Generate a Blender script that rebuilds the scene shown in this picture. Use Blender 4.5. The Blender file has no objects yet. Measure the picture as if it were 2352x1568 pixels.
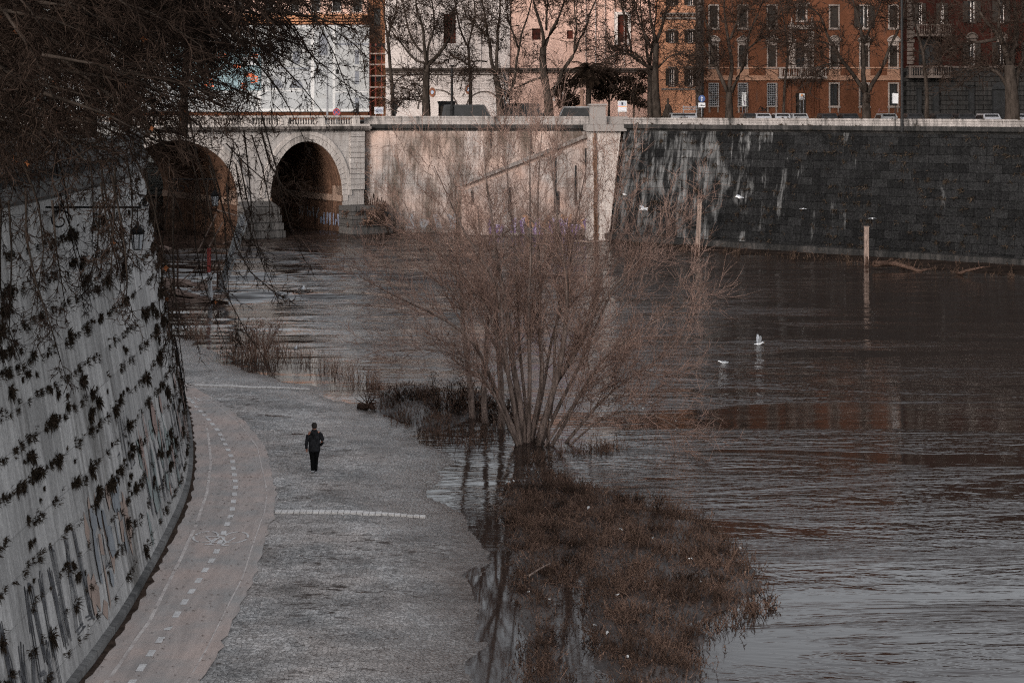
import bpy, math, random
from mathutils import Vector, Matrix
C = bpy.context.scene.collection
R = math.radians
F, CX, HY, CZ = 3700.0, 1176.0, 250.0, 13.3     # focal length and horizon of the photograph (2352 px wide), eye height

def P(x, y, d):                                  # a sight line followed out to distance d
    return Vector(((x-CX)*d/F, d, CZ-(y-HY)*d/F))
def G(x, y, z=0.0):                              # where a sight line meets the level z
    d = (CZ-z)*F/(y-HY)
    return Vector(((x-CX)*d/F, d, z))
def PX(x, d): return (x-CX)*d/F
def PZ(y, d): return CZ-(y-HY)*d/F
def lerp(a, b, t): return a+(b-a)*t
def interp(pts, t):
    if t <= pts[0][0]: return pts[0][1]
    for (a, va), (b, vb) in zip(pts, pts[1:]):
        if t <= b: return va+(vb-va)*(t-a)/(b-a)
    return pts[-1][1]

# ------------------------------------------------------------------ materials
SPEC = [0.0]
def ab(c, k=1.2): return tuple(min(0.85, x*k) for x in c)
def new_mat(name):
    m = bpy.data.materials.new(name); m.use_nodes = True
    nt = m.node_tree; b = nt.nodes['Principled BSDF']; b.inputs['Specular IOR Level'].default_value = SPEC[0]
    return m, nt, b
class NT:
    def __init__(s, nt): s.t = nt
    def n(s, typ, **kw):
        x = s.t.nodes.new(typ)
        for k, v in kw.items():
            if k.startswith('i_'):
                x.inputs[k[2:].replace('_', ' ')].default_value = v
            else: setattr(x, k, v)
        return x
    def l(s, a, b): s.t.links.new(a, b)
    def coords(s, kind='Object', scale=(1, 1, 1)):
        tc = s.n('ShaderNodeTexCoord'); mp = s.n('ShaderNodeMapping')
        mp.inputs['Scale'].default_value = scale
        s.l(tc.outputs[kind], mp.inputs['Vector']); return mp.outputs['Vector']
    def noise(s, vec, scale, detail=4, rough=0.55, dist=0.0):
        x = s.n('ShaderNodeTexNoise'); x.inputs['Scale'].default_value = scale
        x.inputs['Detail'].default_value = detail; x.inputs['Roughness'].default_value = rough
        x.inputs['Distortion'].default_value = dist
        s.l(vec, x.inputs['Vector']); return x.outputs['Fac']
    def ramp(s, fac, stops):
        x = s.n('ShaderNodeValToRGB'); e = x.color_ramp.elements
        while len(e) < len(stops): e.new(0.5)
        for k, (p, c) in enumerate(stops):
            e[k].position = p
            e[k].color = (c, c, c, 1) if isinstance(c, (int, float)) else (*c, 1)
        s.l(fac, x.inputs['Fac']); return x.outputs['Color']
    def mix(s, fac, a, b, mode='MIX'):
        x = s.n('ShaderNodeMix', data_type='RGBA', blend_type=mode)
        for src, i in ((fac, 0), (a, 6), (b, 7)):
            if isinstance(src, (int, float)): x.inputs[i].default_value = src
            elif isinstance(src, tuple): x.inputs[i].default_value = (*src, 1)
            else: s.l(src, x.inputs[i])
        return x.outputs[2]
    def math(s, op, a, b=0.5):
        x = s.n('ShaderNodeMath', operation=op)
        for k, v in enumerate((a, b)):
            if isinstance(v, (int, float)): x.inputs[k].default_value = v
            else: s.l(v, x.inputs[k])
        return x.outputs[0]
    def bump(s, h, strength, dist, prev=None):
        x = s.n('ShaderNodeBump'); x.inputs['Strength'].default_value = strength
        x.inputs['Distance'].default_value = dist
        s.l(h, x.inputs['Height'])
        if prev: s.l(prev, x.inputs['Normal'])
        return x.outputs['Normal']

def plain(name, c1, c2=None, scale=3.0, rough=0.8, bump=0.0, stretch=(1, 1, 1), metal=0.0, detail=5):
    m, nt, b = new_mat(name); t = NT(nt)
    c1, c2 = ab(c1), ab(c2 or tuple(x*0.7 for x in c1))
    v = t.coords('Object', stretch)
    f = t.noise(v, scale, detail)
    col = t.ramp(f, [(0.32, c2), (0.66, c1)])
    t.l(col, b.inputs['Base Color'])
    b.inputs['Roughness'].default_value = rough; b.inputs['Metallic'].default_value = metal
    if bump: t.l(t.bump(f, bump, 0.05), b.inputs['Normal'])
    return m

def stone(name, light, dark, block=(1.2, 0.6), kind='Object', stain=0.5, stain_soft=0.25, streak=0.5, joint=0.5,
          tint=None, stain_col=(0.02, 0.02, 0.02), contrast=0.25, seed=0.0, joint_w=0.012, sscale=0.35, axes='xz', ugrad=0.0):
    """blocks in (u, v) with weather streaks running down; UV in metres or object x/z"""
    m, nt, b = new_mat(name); t = NT(nt); light, dark = ab(light), ab(dark); tint = ab(tint) if tint else tint
    if kind == 'UV':
        tc = t.n('ShaderNodeTexCoord'); v0 = tc.outputs['UV']
    else:
        tc = t.n('ShaderNodeTexCoord'); sx = t.n('ShaderNodeSeparateXYZ'); cx = t.n('ShaderNodeCombineXYZ')
        t.l(tc.outputs['Object'], sx.inputs[0]); t.l(sx.outputs[0 if axes[0] == 'x' else 1], cx.inputs[0]); t.l(sx.outputs[2], cx.inputs[1])
        v0 = cx.outputs[0]
    off = t.n('ShaderNodeVectorMath', operation='ADD'); off.inputs[1].default_value = (seed*17.3, seed*0.0, seed*7.1); t.l(v0, off.inputs[0]); v = off.outputs[0]
    br = t.n('ShaderNodeTexBrick'); br.inputs['Scale'].default_value = 1.0
    br.inputs['Brick Width'].default_value = block[0]; br.inputs['Row Height'].default_value = block[1]
    br.inputs['Mortar Size'].default_value = joint_w; br.inputs['Mortar Smooth'].default_value = 0.3; br.inputs['Bias'].default_value = 0.0
    br.inputs['Color1'].default_value = (1, 1, 1, 1); br.inputs['Color2'].default_value = (1-contrast,)*3+(1,)
    br.inputs['Mortar'].default_value = (1-joint,)*3+(1,)
    wob = t.n('ShaderNodeVectorMath', operation='ADD'); t.l(v, wob.inputs[0])
    nz = t.n('ShaderNodeTexNoise'); nz.inputs['Scale'].default_value = 1.7; t.l(v, nz.inputs['Vector'])
    ns = t.n('ShaderNodeVectorMath', operation='SCALE'); t.l(nz.outputs['Color'], ns.inputs[0]); ns.inputs['Scale'].default_value = 0.06
    t.l(ns.outputs[0], wob.inputs[1]); t.l(wob.outputs[0], br.inputs['Vector'])
    # streaks: noise long in v
    mp = t.n('ShaderNodeMapping'); mp.inputs['Scale'].default_value = (3.2, 0.28, 1); t.l(v, mp.inputs['Vector'])
    st = t.noise(mp.outputs[0], 1.0, 6, 0.65, 0.2)
    mp2 = t.n('ShaderNodeMapping'); mp2.inputs['Scale'].default_value = (1.0, 0.33, 1); t.l(v, mp2.inputs['Vector'])
    big = t.noise(mp2.outputs[0], sscale, 7, 0.62, 0.3)
    fine = t.noise(v, 9.0, 5, 0.7)
    col = t.ramp(st, [(0.3, dark), (0.3+0.45*(1-streak)+0.1, light)]) if streak > 0 else t.mix(0.5, light, light)
    col = t.mix(1.0, col, br.outputs['Color'], 'MULTIPLY')
    col = t.mix(0.55, col, t.ramp(fine, [(0.25, 0.45), (0.7, 1.15)]), 'MULTIPLY')
    if tint:
        col = t.mix(t.ramp(t.noise(v, 0.22, 4), [(0.4, 0.0), (0.65, 0.8)]), col, tint)
    mval = t.math('ADD', t.math('MULTIPLY', big, 0.75), t.math('MULTIPLY', st, 0.25))
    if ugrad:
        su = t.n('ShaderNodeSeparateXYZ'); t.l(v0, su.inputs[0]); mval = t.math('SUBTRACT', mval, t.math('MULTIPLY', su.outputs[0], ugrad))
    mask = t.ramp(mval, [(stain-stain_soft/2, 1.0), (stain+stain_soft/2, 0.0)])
    mask = t.mix(1.0, mask, t.ramp(fine, [(0.4, 1.0), (0.8, 0.8)]), 'MULTIPLY')
    col = t.mix(mask, col, t.mix(1.0, t.mix(1.0, stain_col, br.outputs['Color'], 'MULTIPLY'), t.ramp(fine, [(0.3, 0.6), (0.7, 1.3)]), 'MULTIPLY'))
    t.l(col, b.inputs['Base Color'])
    b.inputs['Roughness'].default_value = 0.85
    n1 = t.bump(br.outputs['Fac'], -0.5, 0.03) if False else t.bump(t.math('SUBTRACT', fine, br.outputs['Fac']), 0.5, 0.03)
    t.l(n1, b.inputs['Normal'])
    return m

# ------------------------------------------------------------------ mesh building
class MB:
    def __init__(s): s.v = []; s.f = []; s.uv = None
    def vert(s, p): s.v.append((p[0], p[1], p[2])); return len(s.v)-1
    def quad(s, a, b, c, d):
        n = len(s.v); s.v += [tuple(a), tuple(b), tuple(c), tuple(d)]; s.f.append((n, n+1, n+2, n+3))
    def tri(s, a, b, c):
        n = len(s.v); s.v += [tuple(a), tuple(b), tuple(c)]; s.f.append((n, n+1, n+2))
    def box(s, x0, x1, y0, y1, z0, z1, M=None):
        n = len(s.v)
        vs = [(x0, y0, z0), (x1, y0, z0), (x1, y1, z0), (x0, y1, z0), (x0, y0, z1), (x1, y0, z1), (x1, y1, z1), (x0, y1, z1)]
        if M: vs = [tuple(M @ Vector(q)) for q in vs]
        s.v += vs
        s.f += [(n, n+3, n+2, n+1), (n+4, n+5, n+6, n+7), (n, n+1, n+5, n+4), (n+1, n+2, n+6, n+5), (n+2, n+3, n+7, n+6), (n+3, n, n+4, n+7)]
    def prism(s, poly, off):                     # polygon (list of 3d) pushed along off, closed
        n = len(s.v); k = len(poly); off = Vector(off)
        s.v += [tuple(p) for p in poly]+[tuple(Vector(p)+off) for p in poly]
        s.f.append(tuple(range(n, n+k))[::-1]); s.f.append(tuple(range(n+k, n+2*k)))
        for i in range(k):
            j = (i+1) % k; s.f.append((n+i, n+j, n+k+j, n+k+i))
    def tube(s, pts, rad, n=3, cap=True):
        base = len(s.v); k = len(pts); V = s.v
        for i in range(k):
            a = pts[max(0, i-1)]; b = pts[min(k-1, i+1)]
            tx, ty, tz = b[0]-a[0], b[1]-a[1], b[2]-a[2]
            L = math.sqrt(tx*tx+ty*ty+tz*tz) or 1e-6; tx /= L; ty /= L; tz /= L
            if abs(tz) < 0.9: ux, uy, uz = ty, -tx, 0.0
            else: ux, uy, uz = 0.0, tz, -ty
            L = math.sqrt(ux*ux+uy*uy+uz*uz) or 1e-6; ux /= L; uy /= L; uz /= L
            wx, wy, wz = ty*uz-tz*uy, tz*ux-tx*uz, tx*uy-ty*ux
            r = rad[i] if isinstance(rad, (list, tuple)) else rad; p = pts[i]
            for j in range(n):
                an = 6.2832*j/n; c = math.cos(an)*r; q = math.sin(an)*r
                V.append((p[0]+ux*c+wx*q, p[1]+uy*c+wy*q, p[2]+uz*c+wz*q))
        for i in range(k-1):
            o = base+i*n
            for j in range(n):
                j2 = (j+1) % n; s.f.append((o+j, o+j2, o+n+j2, o+n+j))
        if cap and n > 3:
            s.f.append(tuple(range(base, base+n))[::-1]); s.f.append(tuple(range(base+(k-1)*n, base+k*n)))
    def lathe(s, prof, cx, cy, n=10, z=0.0):     # prof: (r, z)
        base = len(s.v)
        for r, h in prof:
            for j in range(n):
                a = 6.2832*j/n; s.v.append((cx+r*math.cos(a), cy+r*math.sin(a), z+h))
        for i in range(len(prof)-1):
            for j in range(n):
                j2 = (j+1) % n; o = base+i*n; s.f.append((o+j, o+j2, o+n+j2, o+n+j))
        s.f.append(tuple(range(base, base+n))[::-1]); s.f.append(tuple(range(base+(len(prof)-1)*n, base+len(prof)*n)))
    def loft(s, rings, n=12):                    # rings: (centre, rx, ry, [matrix-free axis z])
        base = len(s.v)
        for c, rx, ry in rings:
            for j in range(n):
                a = 6.2832*j/n; s.v.append((c[0]+rx*math.cos(a), c[1]+ry*math.sin(a), c[2]))
        for i in range(len(rings)-1):
            for j in range(n):
                j2 = (j+1) % n; o = base+i*n; s.f.append((o+j, o+j2, o+n+j2, o+n+j))
        s.f.append(tuple(range(base, base+n))[::-1]); s.f.append(tuple(range(base+(len(rings)-1)*n, base+len(rings)*n)))
    def blob(s, c, r, n=6, m=4):
        base = len(s.v)
        rings = []
        for i in range(1, m):
            ph = math.pi*i/m
            for j in range(n):
                a = 6.2832*j/n; s.v.append((c[0]+r*math.sin(ph)*math.cos(a), c[1]+r*math.sin(ph)*math.sin(a), c[2]+r*math.cos(ph)))
        t = s.vert((c[0], c[1], c[2]+r)); bt = s.vert((c[0], c[1], c[2]-r))
        for j in range(n):
            j2 = (j+1) % n; s.f.append((t, base+j, base+j2)); o = base+(m-2)*n; s.f.append((bt, o+j2, o+j))
        for i in range(m-2):
            for j in range(n):
                j2 = (j+1) % n; o = base+i*n; s.f.append((o+j, o+n+j, o+n+j2, o+j2))
    def build(s, name, mat, parent=None, smooth=False, loc=None):
        me = bpy.data.meshes.new(name); me.from_pydata(s.v, [], s.f)
        if s.uv:
            lay = me.uv_layers.new(name='UVMap'); arr = []
            for poly in me.polygons:
                for vi in poly.vertices: arr += s.uv[vi]
            lay.data.foreach_set('uv', arr)
        me.materials.append(mat)
        if smooth: me.polygons.foreach_set('use_smooth', [True]*len(me.polygons))
        me.update(); o = bpy.data.objects.new(name, me); C.objects.link(o)
        if parent:
            o.parent = parent
            if parent.name in WORLD: o.matrix_parent_inverse = Matrix.Translation(-Vector(parent.location))
        if loc: o.location = loc
        return o

def tag(o, label=None, cat=None, group=None, kind=None):
    if label: o['label'] = label
    if cat: o['category'] = cat
    if group: o['group'] = group
    if kind: o['kind'] = kind
    return o
WORLD = set()                                    # things whose parts are written in scene coordinates
def thing(name, loc=(0, 0, 0), label=None, cat=None, group=None, rz=0.0, sc=1.0):
    o = bpy.data.objects.new(name, None); C.objects.link(o); o.location = loc; o.rotation_euler = (0, 0, rz); o.scale = (sc, sc, sc)
    o.empty_display_size = 0.3
    if rz == 0.0 and Vector(loc).length > 0: WORLD.add(o.name)
    return tag(o, label, cat, group)
def copy_tree(o, parent=None):
    c = o.copy(); C.objects.link(c)
    if parent: c.parent = parent
    for ch in list(KIDS.get(o.name, [])):
        copy_tree(ch, c)
    return c
KIDS = {}
def remember(o):
    KIDS[o.name] = [x for x in bpy.data.objects if x.parent == o]
    for c in KIDS[o.name]: remember(c)
def dup(o, loc, rz=None, label=None, sc=None):
    if o.name not in KIDS: remember(o)
    c = copy_tree(o); c.location = loc
    if rz is not None: c.rotation_euler = (0, 0, rz)
    if sc is not None: c.scale = (sc, sc, sc)
    if label: c['label'] = label
    return c
rnd = random.Random(7)
# ------------------------------------------------------------------ shared materials
M = {}
M['left_wall'] = stone('left_wall_stone', (0.52, 0.505, 0.495), (0.23, 0.222, 0.218), (1.5, 0.82), 'UV', stain=0.40, stain_soft=0.12, streak=0.30, joint=0.35,
                       stain_col=(0.16, 0.15, 0.14), contrast=0.3, joint_w=0.014)
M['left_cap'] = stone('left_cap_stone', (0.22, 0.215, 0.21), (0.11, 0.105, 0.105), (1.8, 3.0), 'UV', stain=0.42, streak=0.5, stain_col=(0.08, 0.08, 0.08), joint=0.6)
M['left_cap_shadow'] = stone('left_cap_shadow', (0.12, 0.12, 0.12), (0.05, 0.05, 0.05), (1.8, 3.0), 'UV', stain=0.52, streak=0.5)  # stone darkened to paint the shadow below the parapet
M['mid_wall'] = stone('mid_wall_stone', (0.275, 0.25, 0.24), (0.125, 0.108, 0.102), (1.9, 1.0), 'UV', stain=0.485, stain_soft=0.14, streak=0.5, joint=0.5,
                      stain_col=(0.07, 0.055, 0.045), contrast=0.2, seed=2.0, joint_w=0.02, tint=(0.30, 0.215, 0.18))
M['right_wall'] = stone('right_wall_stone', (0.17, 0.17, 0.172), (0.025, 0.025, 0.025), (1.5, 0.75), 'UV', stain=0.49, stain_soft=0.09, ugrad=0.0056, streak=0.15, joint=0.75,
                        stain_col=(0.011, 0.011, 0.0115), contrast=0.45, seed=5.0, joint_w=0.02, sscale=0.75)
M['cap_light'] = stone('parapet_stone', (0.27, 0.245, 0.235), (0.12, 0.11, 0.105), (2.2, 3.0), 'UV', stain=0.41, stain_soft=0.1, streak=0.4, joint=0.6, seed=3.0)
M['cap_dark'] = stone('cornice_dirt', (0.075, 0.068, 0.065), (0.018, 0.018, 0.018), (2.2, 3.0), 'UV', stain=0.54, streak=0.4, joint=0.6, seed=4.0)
M['bridge'] = stone('bridge_stone', (0.36, 0.335, 0.32), (0.24, 0.215, 0.205), (1.4, 0.62), 'Object', stain=0.345, stain_soft=0.14, streak=0.5, joint=0.3, contrast=0.12, seed=1.0, stain_col=(0.16, 0.13, 0.11))
M['bridge_trim'] = stone('bridge_trim_stone', (0.44, 0.40, 0.375), (0.28, 0.25, 0.235), (1.1, 5.0), 'Object', stain=0.38, streak=0.4, joint=0.4, contrast=0.1)
M['bridge_dirty'] = stone('bridge_dirty_stone', (0.25, 0.22, 0.205), (0.06, 0.052, 0.05), (1.3, 0.9), 'Object', stain=0.50, stain_soft=0.14, streak=0.3, joint=0.5, stain_col=(0.02, 0.018, 0.016))
M['vault'] = stone('vault_brick', (0.15, 0.085, 0.058), (0.05, 0.03, 0.022), (0.9, 0.35), 'Object', stain=0.42, stain_soft=0.15, streak=0.3, joint=0.3, axes='yz', stain_col=(0.02, 0.016, 0.014))
M['vault_band'] = stone('vault_band', (0.27, 0.19, 0.15), (0.13, 0.09, 0.07), (2.0, 3.0), 'Object', stain=0.36, streak=0.4, axes='yz')
M['plinth'] = stone('plinth_stone', (0.13, 0.122, 0.118), (0.05, 0.047, 0.045), (2.4, 0.8), 'Object', stain=0.42, streak=0.3, joint=0.8, joint_w=0.04)
M['ochre_wall'] = None
def plaster(name, c, c2, stain=0.33, seed=0.0, sc=(0.05, 0.04, 0.035), grime=0.6):
    m, nt, b = new_mat(name); t = NT(nt); c, c2 = ab(c), ab(c2)
    v = t.coords('Object', (1, 1, 1))
    big = t.noise(t.coords('Object', (0.35, 0.35, 0.12)), 1.0, 6, 0.6)
    fine = t.noise(v, 2.5, 6, 0.7)
    col = t.ramp(big, [(0.33, c2), (0.62, c)])
    col = t.mix(grime, col, t.ramp(fine, [(0.3, 0.72), (0.65, 1.08)]), 'MULTIPLY')
    st = t.noise(t.coords('Object', (1.4, 1.4, 0.15)), 1.0, 5, 0.6)
    col = t.mix(t.ramp(st, [(stain-0.08, 0.7), (stain+0.06, 0.0)]), col, sc)
    t.l(col, b.inputs['Base Color']); b.inputs['Roughness'].default_value = 0.9
    t.l(t.bump(fine, 0.3, 0.03), b.inputs['Normal'])
    return m
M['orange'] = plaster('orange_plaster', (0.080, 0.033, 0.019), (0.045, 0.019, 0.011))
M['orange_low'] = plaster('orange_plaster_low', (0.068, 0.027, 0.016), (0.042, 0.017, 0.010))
M['salmon'] = plaster('salmon_plaster', (0.46, 0.31, 0.26), (0.32, 0.205, 0.165), stain=0.3)
M['palepink'] = plaster('pale_pink_plaster', (0.40, 0.36, 0.345), (0.28, 0.24, 0.225), stain=0.34)
M['peach'] = plaster('peach_plaster', (0.36, 0.18, 0.11), (0.26, 0.125, 0.075), stain=0.28)
M['maroon'] = plaster('dimmed_maroon_plaster', (0.020, 0.0065, 0.005), (0.010, 0.004, 0.0035))  # maroon plaster with vignette darkness put into its colour
M['brownred'] = plaster('ochre_brown_plaster', (0.17, 0.078, 0.042), (0.08, 0.038, 0.023), stain=0.4)
M['rustic'] = stone('rusticated_grey', (0.030, 0.028, 0.027), (0.010, 0.010, 0.010), (2.0, 0.55), 'Object', stain=0.42, streak=0.4, joint=0.7, joint_w=0.05)
M['trim'] = plaster('window_travertine', (0.19, 0.16, 0.145), (0.09, 0.074, 0.066), stain=0.36)
M['trim_band'] = plaster('band_plaster', (0.19, 0.11, 0.075), (0.13, 0.072, 0.05), stain=0.36)
M['trim_dark'] = plaster('dark_travertine', (0.075, 0.06, 0.053), (0.028, 0.024, 0.022), stain=0.42)  # darker tone of the window travertine
M['white_trim'] = plain('white_reveal', (0.42, 0.39, 0.37), (0.3, 0.27, 0.26), 2.0)
SPEC[0] = 0.15
M['glass'] = plain('dark_window_glass', (0.012, 0.012, 0.013), (0.006, 0.006, 0.006), 2.0, rough=0.25)
SPEC[0] = 0.0
M['shutter'] = plain('dark_shutter', (0.022, 0.019, 0.017), (0.012, 0.01, 0.009), 6.0, rough=0.6, stretch=(0.3, 0.3, 6))
M['redglass'] = plain('rusty_grid_window', (0.06, 0.017, 0.012), (0.012, 0.008, 0.007), 1.1, rough=0.6)
M['iron'] = plain('black_iron', (0.02, 0.02, 0.021), (0.012, 0.012, 0.012), 5.0, rough=0.5, metal=0.3)
M['greymetal'] = plain('grey_metal', (0.17, 0.17, 0.18), (0.08, 0.08, 0.085), 4.0, rough=0.55)
M['bark_dark'] = plain('plane_bark', (0.034, 0.027, 0.023), (0.012, 0.0095, 0.008), 2.0, rough=0.9, bump=0.8, stretch=(2, 2, 0.7))
M['twig_dark'] = plain('dark_twigs', (0.026, 0.018, 0.0145), (0.012, 0.0085, 0.007), 1.5, rough=0.9)
M['bark_mid'] = plain('willow_bark', (0.20, 0.15, 0.13), (0.06, 0.044, 0.037), 2.5, rough=0.9, bump=0.8, stretch=(3, 3, 0.5))
M['twig_mid'] = plain('reddish_twigs', (0.25, 0.165, 0.135), (0.10, 0.064, 0.052), 0.9, rough=0.85)
M['ball'] = plain('seed_balls', (0.020, 0.012, 0.009), (0.010, 0.007, 0.006), 9, rough=0.95)
M['leaf'] = plain('dead_leaf', (0.13, 0.048, 0.021), (0.06, 0.025, 0.013), 7, rough=0.8)
M['weed'] = plain('dead_weeds', (0.135, 0.086, 0.066), (0.022, 0.015, 0.012), 0.9, rough=0.9)
M['reed'] = plain('dry_reeds', (0.28, 0.175, 0.13), (0.05, 0.032, 0.025), 2.6, rough=0.9)
M['moss'] = plain('wall_plant_leaves', (0.050, 0.037, 0.027), (0.014, 0.011, 0.009), 12, rough=0.9)
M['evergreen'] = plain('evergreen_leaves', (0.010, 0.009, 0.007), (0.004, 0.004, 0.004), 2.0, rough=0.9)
M['palm'] = plain('palm_leaves', (0.022, 0.015, 0.011), (0.008, 0.006, 0.005), 2.0, rough=0.9)
M['white'] = plain('white_paint', (0.36, 0.36, 0.37), (0.29, 0.29, 0.30), 3.0, rough=0.5)
M['line'] = plain('worn_line_paint', (0.70, 0.68, 0.67), (0.50, 0.48, 0.47), 5.0, rough=0.8, detail=8)
M['kerb'] = plain('pale_kerb_stone', (0.68, 0.65, 0.63), (0.50, 0.47, 0.45), 1.5, rough=0.8)
M['black'] = plain('black_paint', (0.012, 0.012, 0.013), (0.008, 0.008, 0.008), 3.0, rough=0.35)
M['rubber'] = plain('tyre_rubber', (0.02, 0.02, 0.02), (0.012, 0.012, 0.012), 5.0, rough=0.9)
M['wood'] = plain('weathered_wood', (0.07, 0.045, 0.035), (0.025, 0.016, 0.013), 2.0, rough=0.9, bump=0.6, stretch=(1, 6, 6))
M['post'] = plain('weathered_post', (0.22, 0.165, 0.14), (0.085, 0.064, 0.055), 3.0, rough=0.9, stretch=(6, 6, 0.6))
M['litter'] = plain('white_litter', (0.6, 0.6, 0.6), (0.35, 0.34, 0.33), 9.0, rough=0.6)

# ------------------------------------------------------------------ world, sun, camera
SUN_EL, SUN_AZ = 17.0, 212.0                     # low sun behind the camera's left shoulder; azimuth clockwise from +Y
w = bpy.data.worlds.new('World'); bpy.context.scene.world = w; w.use_nodes = True
t = NT(w.node_tree); bg = w.node_tree.nodes['Background']
sky = t.n('ShaderNodeTexSky', sky_type='NISHITA'); sky.sun_disc = False
sky.sun_elevation = R(SUN_EL); sky.sun_rotation = R(SUN_AZ); sky.air_density = 1.0; sky.dust_density = 3.0; sky.ozone_density = 1.0
hs = t.n('ShaderNodeHueSaturation'); hs.inputs['Saturation'].default_value = 0.22
t.l(sky.outputs[0], hs.inputs['Color']); t.l(hs.outputs[0], bg.inputs['Color']); bg.inputs['Strength'].default_value = 0.15
sl = bpy.data.lights.new('sun', 'SUN'); sl.energy = 0.6; sl.angle = R(12); sl.color = (1.0, 0.82, 0.69)
so = bpy.data.objects.new('sun', sl); C.objects.link(so)
sd = Vector((math.sin(R(SUN_AZ))*math.cos(R(SUN_EL)), math.cos(R(SUN_AZ))*math.cos(R(SUN_EL)), math.sin(R(SUN_EL))))
so.rotation_euler = sd.to_track_quat('Z', 'Y').to_euler(); so.location = (0, 0, 60)
cam = bpy.data.cameras.new('camera'); co = bpy.data.objects.new('camera', cam); C.objects.link(co)
cam.sensor_width = 36.0; cam.lens = 36.0*F/2352.0; cam.shift_y = -(784.0-HY)/2352.0; cam.clip_end = 3000; cam.clip_start = 0.5
co.location = (0, 0, CZ); co.rotation_euler = (R(90), 0, 0)
S = bpy.context.scene; S.camera = co
S.view_settings.view_transform = 'Standard'; S.view_settings.look = 'None'; S.view_settings.exposure = 1.08
S.view_settings.gamma = 1.0; S.view_settings.use_curve_mapping = False
S.cycles.max_bounces = 6; S.cycles.use_denoising = False; S.cycles.filter_width = 1.2; S.cycles.sample_clamp_indirect = 3.0

# ------------------------------------------------------------------ curved walls
def smooth_curve(pts, it=3):
    for _ in range(it):
        q = [pts[0]]
        for a, b in zip(pts, pts[1:]):
            q += [(a[0]*.75+b[0]*.25, a[1]*.75+b[1]*.25), (a[0]*.25+b[0]*.75, a[1]*.25+b[1]*.75)]
        q.append(pts[-1]); pts = q
    return pts
class Wall:
    def __init__(s, pts, z0, top, batter, sm=3):
        pts = smooth_curve(pts, sm) if sm else pts
        s.z0, s.top, s.b = z0, top, batter
        s.acc = [0.0]
        for a, b in zip(pts, pts[1:]): s.acc.append(s.acc[-1]+math.hypot(b[0]-a[0], b[1]-a[1]))
        s.pts = pts; s.L = s.acc[-1]
    def at(s, u):
        u = min(max(u, 0.0), s.L-1e-6); lo, hi = 0, len(s.acc)-1
        while hi-lo > 1:
            m = (lo+hi)//2
            if s.acc[m] <= u: lo = m
            else: hi = m
        a, b = s.pts[lo], s.pts[lo+1]; L = s.acc[lo+1]-s.acc[lo] or 1e-6; t = (u-s.acc[lo])/L
        tx, ty = (b[0]-a[0])/L, (b[1]-a[1])/L
        return a[0]+(b[0]-a[0])*t, a[1]+(b[1]-a[1])*t, ty, -tx       # position and outward normal
    def normal(s, u):
        a = s.at(u-0.6); b = s.at(u+0.6); n = Vector((a[2]+b[2], a[3]+b[3])); n.normalize(); return n
    def pos(s, u, h, off=0.0):
        x, y, _, _ = s.at(u); n = s.normal(u); o = off-s.b*h
        return Vector((x+n.x*o, y+n.y*o, s.z0+h))
    def u_of_d(s, d):
        for i, p in enumerate(s.pts):
            if p[1] >= d: return s.acc[i]
        return s.L
    def sheet(s, name, mat, parent, h0=0.0, h1=None, du=0.6, dh=0.6, off=0.0):
        h1 = s.top-s.z0 if h1 is None else h1
        mb = MB(); mb.uv = []; nu = max(2, int(s.L/du)); nh = max(1, int((h1-h0)/dh))
        for i in range(nu+1):
            for j in range(nh+1):
                u = s.L*i/nu; h = h0+(h1-h0)*j/nh
                mb.v.append(tuple(s.pos(u, h, off))); mb.uv.append((u, h))
        for i in range(nu):
            for j in range(nh):
                a = i*(nh+1)+j; mb.f.append((a, a+nh+1, a+nh+2, a+1))
        return mb.build(name, mat, parent)
    def sweep(s, name, mat, parent, prof, du=1.0, u0=0.0, u1=None):   # prof: (off from the battered face at the top, z)
        u1 = s.L if u1 is None else u1
        mb = MB(); mb.uv = []; nu = max(1, int((u1-u0)/du)); k = len(prof); base = -s.b*(s.top-s.z0)
        for i in range(nu+1):
            u = u0+(u1-u0)*i/nu; x, y, _, _ = s.at(u); n = s.normal(u); run = 0
            for j, (o, z) in enumerate(prof):
                mb.v.append((x+n.x*(o+base), y+n.y*(o+base), z)); mb.uv.append((u, z))
        for i in range(nu):
            for j in range(k-1):
                a = i*k+j; mb.f.append((a, a+k, a+k+1, a+1))
        mb.f.append(tuple(range(k))); mb.f.append(tuple(range(nu*k, nu*k+k))[::-1])
        return mb.build(name, mat, parent)

LW = Wall([(-9.95, 14), (-9.93, 36), (-9.95, 41), (-10.3, 46.4), (-10.65, 50.8), (-11.07, 54.9), (-11.86, 59.6), (-12.87, 64.4),
           (-14.4, 71), (-15.8, 76), (-18.9, 86), (-23, 100), (-29, 120), (-33, 136)], 0.1, 11.05, 0.17)
lw = thing('embankment_wall', (-12, 50, 0), 'tall curved grey stone embankment wall with plants in its joints beside the cycle path', 'wall')
LW.sheet('wall_face', M['left_wall'], lw)
LW.sweep('cornice', M['left_cap'], lw, [(-0.6, 11.0), (0.05, 11.0), (0.22, 11.12), (0.28, 11.3), (0.2, 11.5), (-0.2, 11.56), (-0.6, 11.56)])
LW.sweep('shadow_band', M['left_cap_shadow'], lw, [(-0.5, 11.5), (0.0, 11.5), (0.02, 11.8), (-0.5, 11.8)])  # shadow under the cap moulding, painted as a darker stone band
LW.sweep('parapet', M['left_cap'], lw, [(-0.45, 11.79), (0.06, 11.79), (0.06, 12.28), (0.12, 12.3), (0.12, 12.42), (-0.5, 12.42), (-0.5, 11.79)])
LW.sweep('footing', M['left_cap'], lw, [(1.95, -0.1), (1.95, 0.42), (1.8, 0.46), (1.7, -0.1)])

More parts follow.
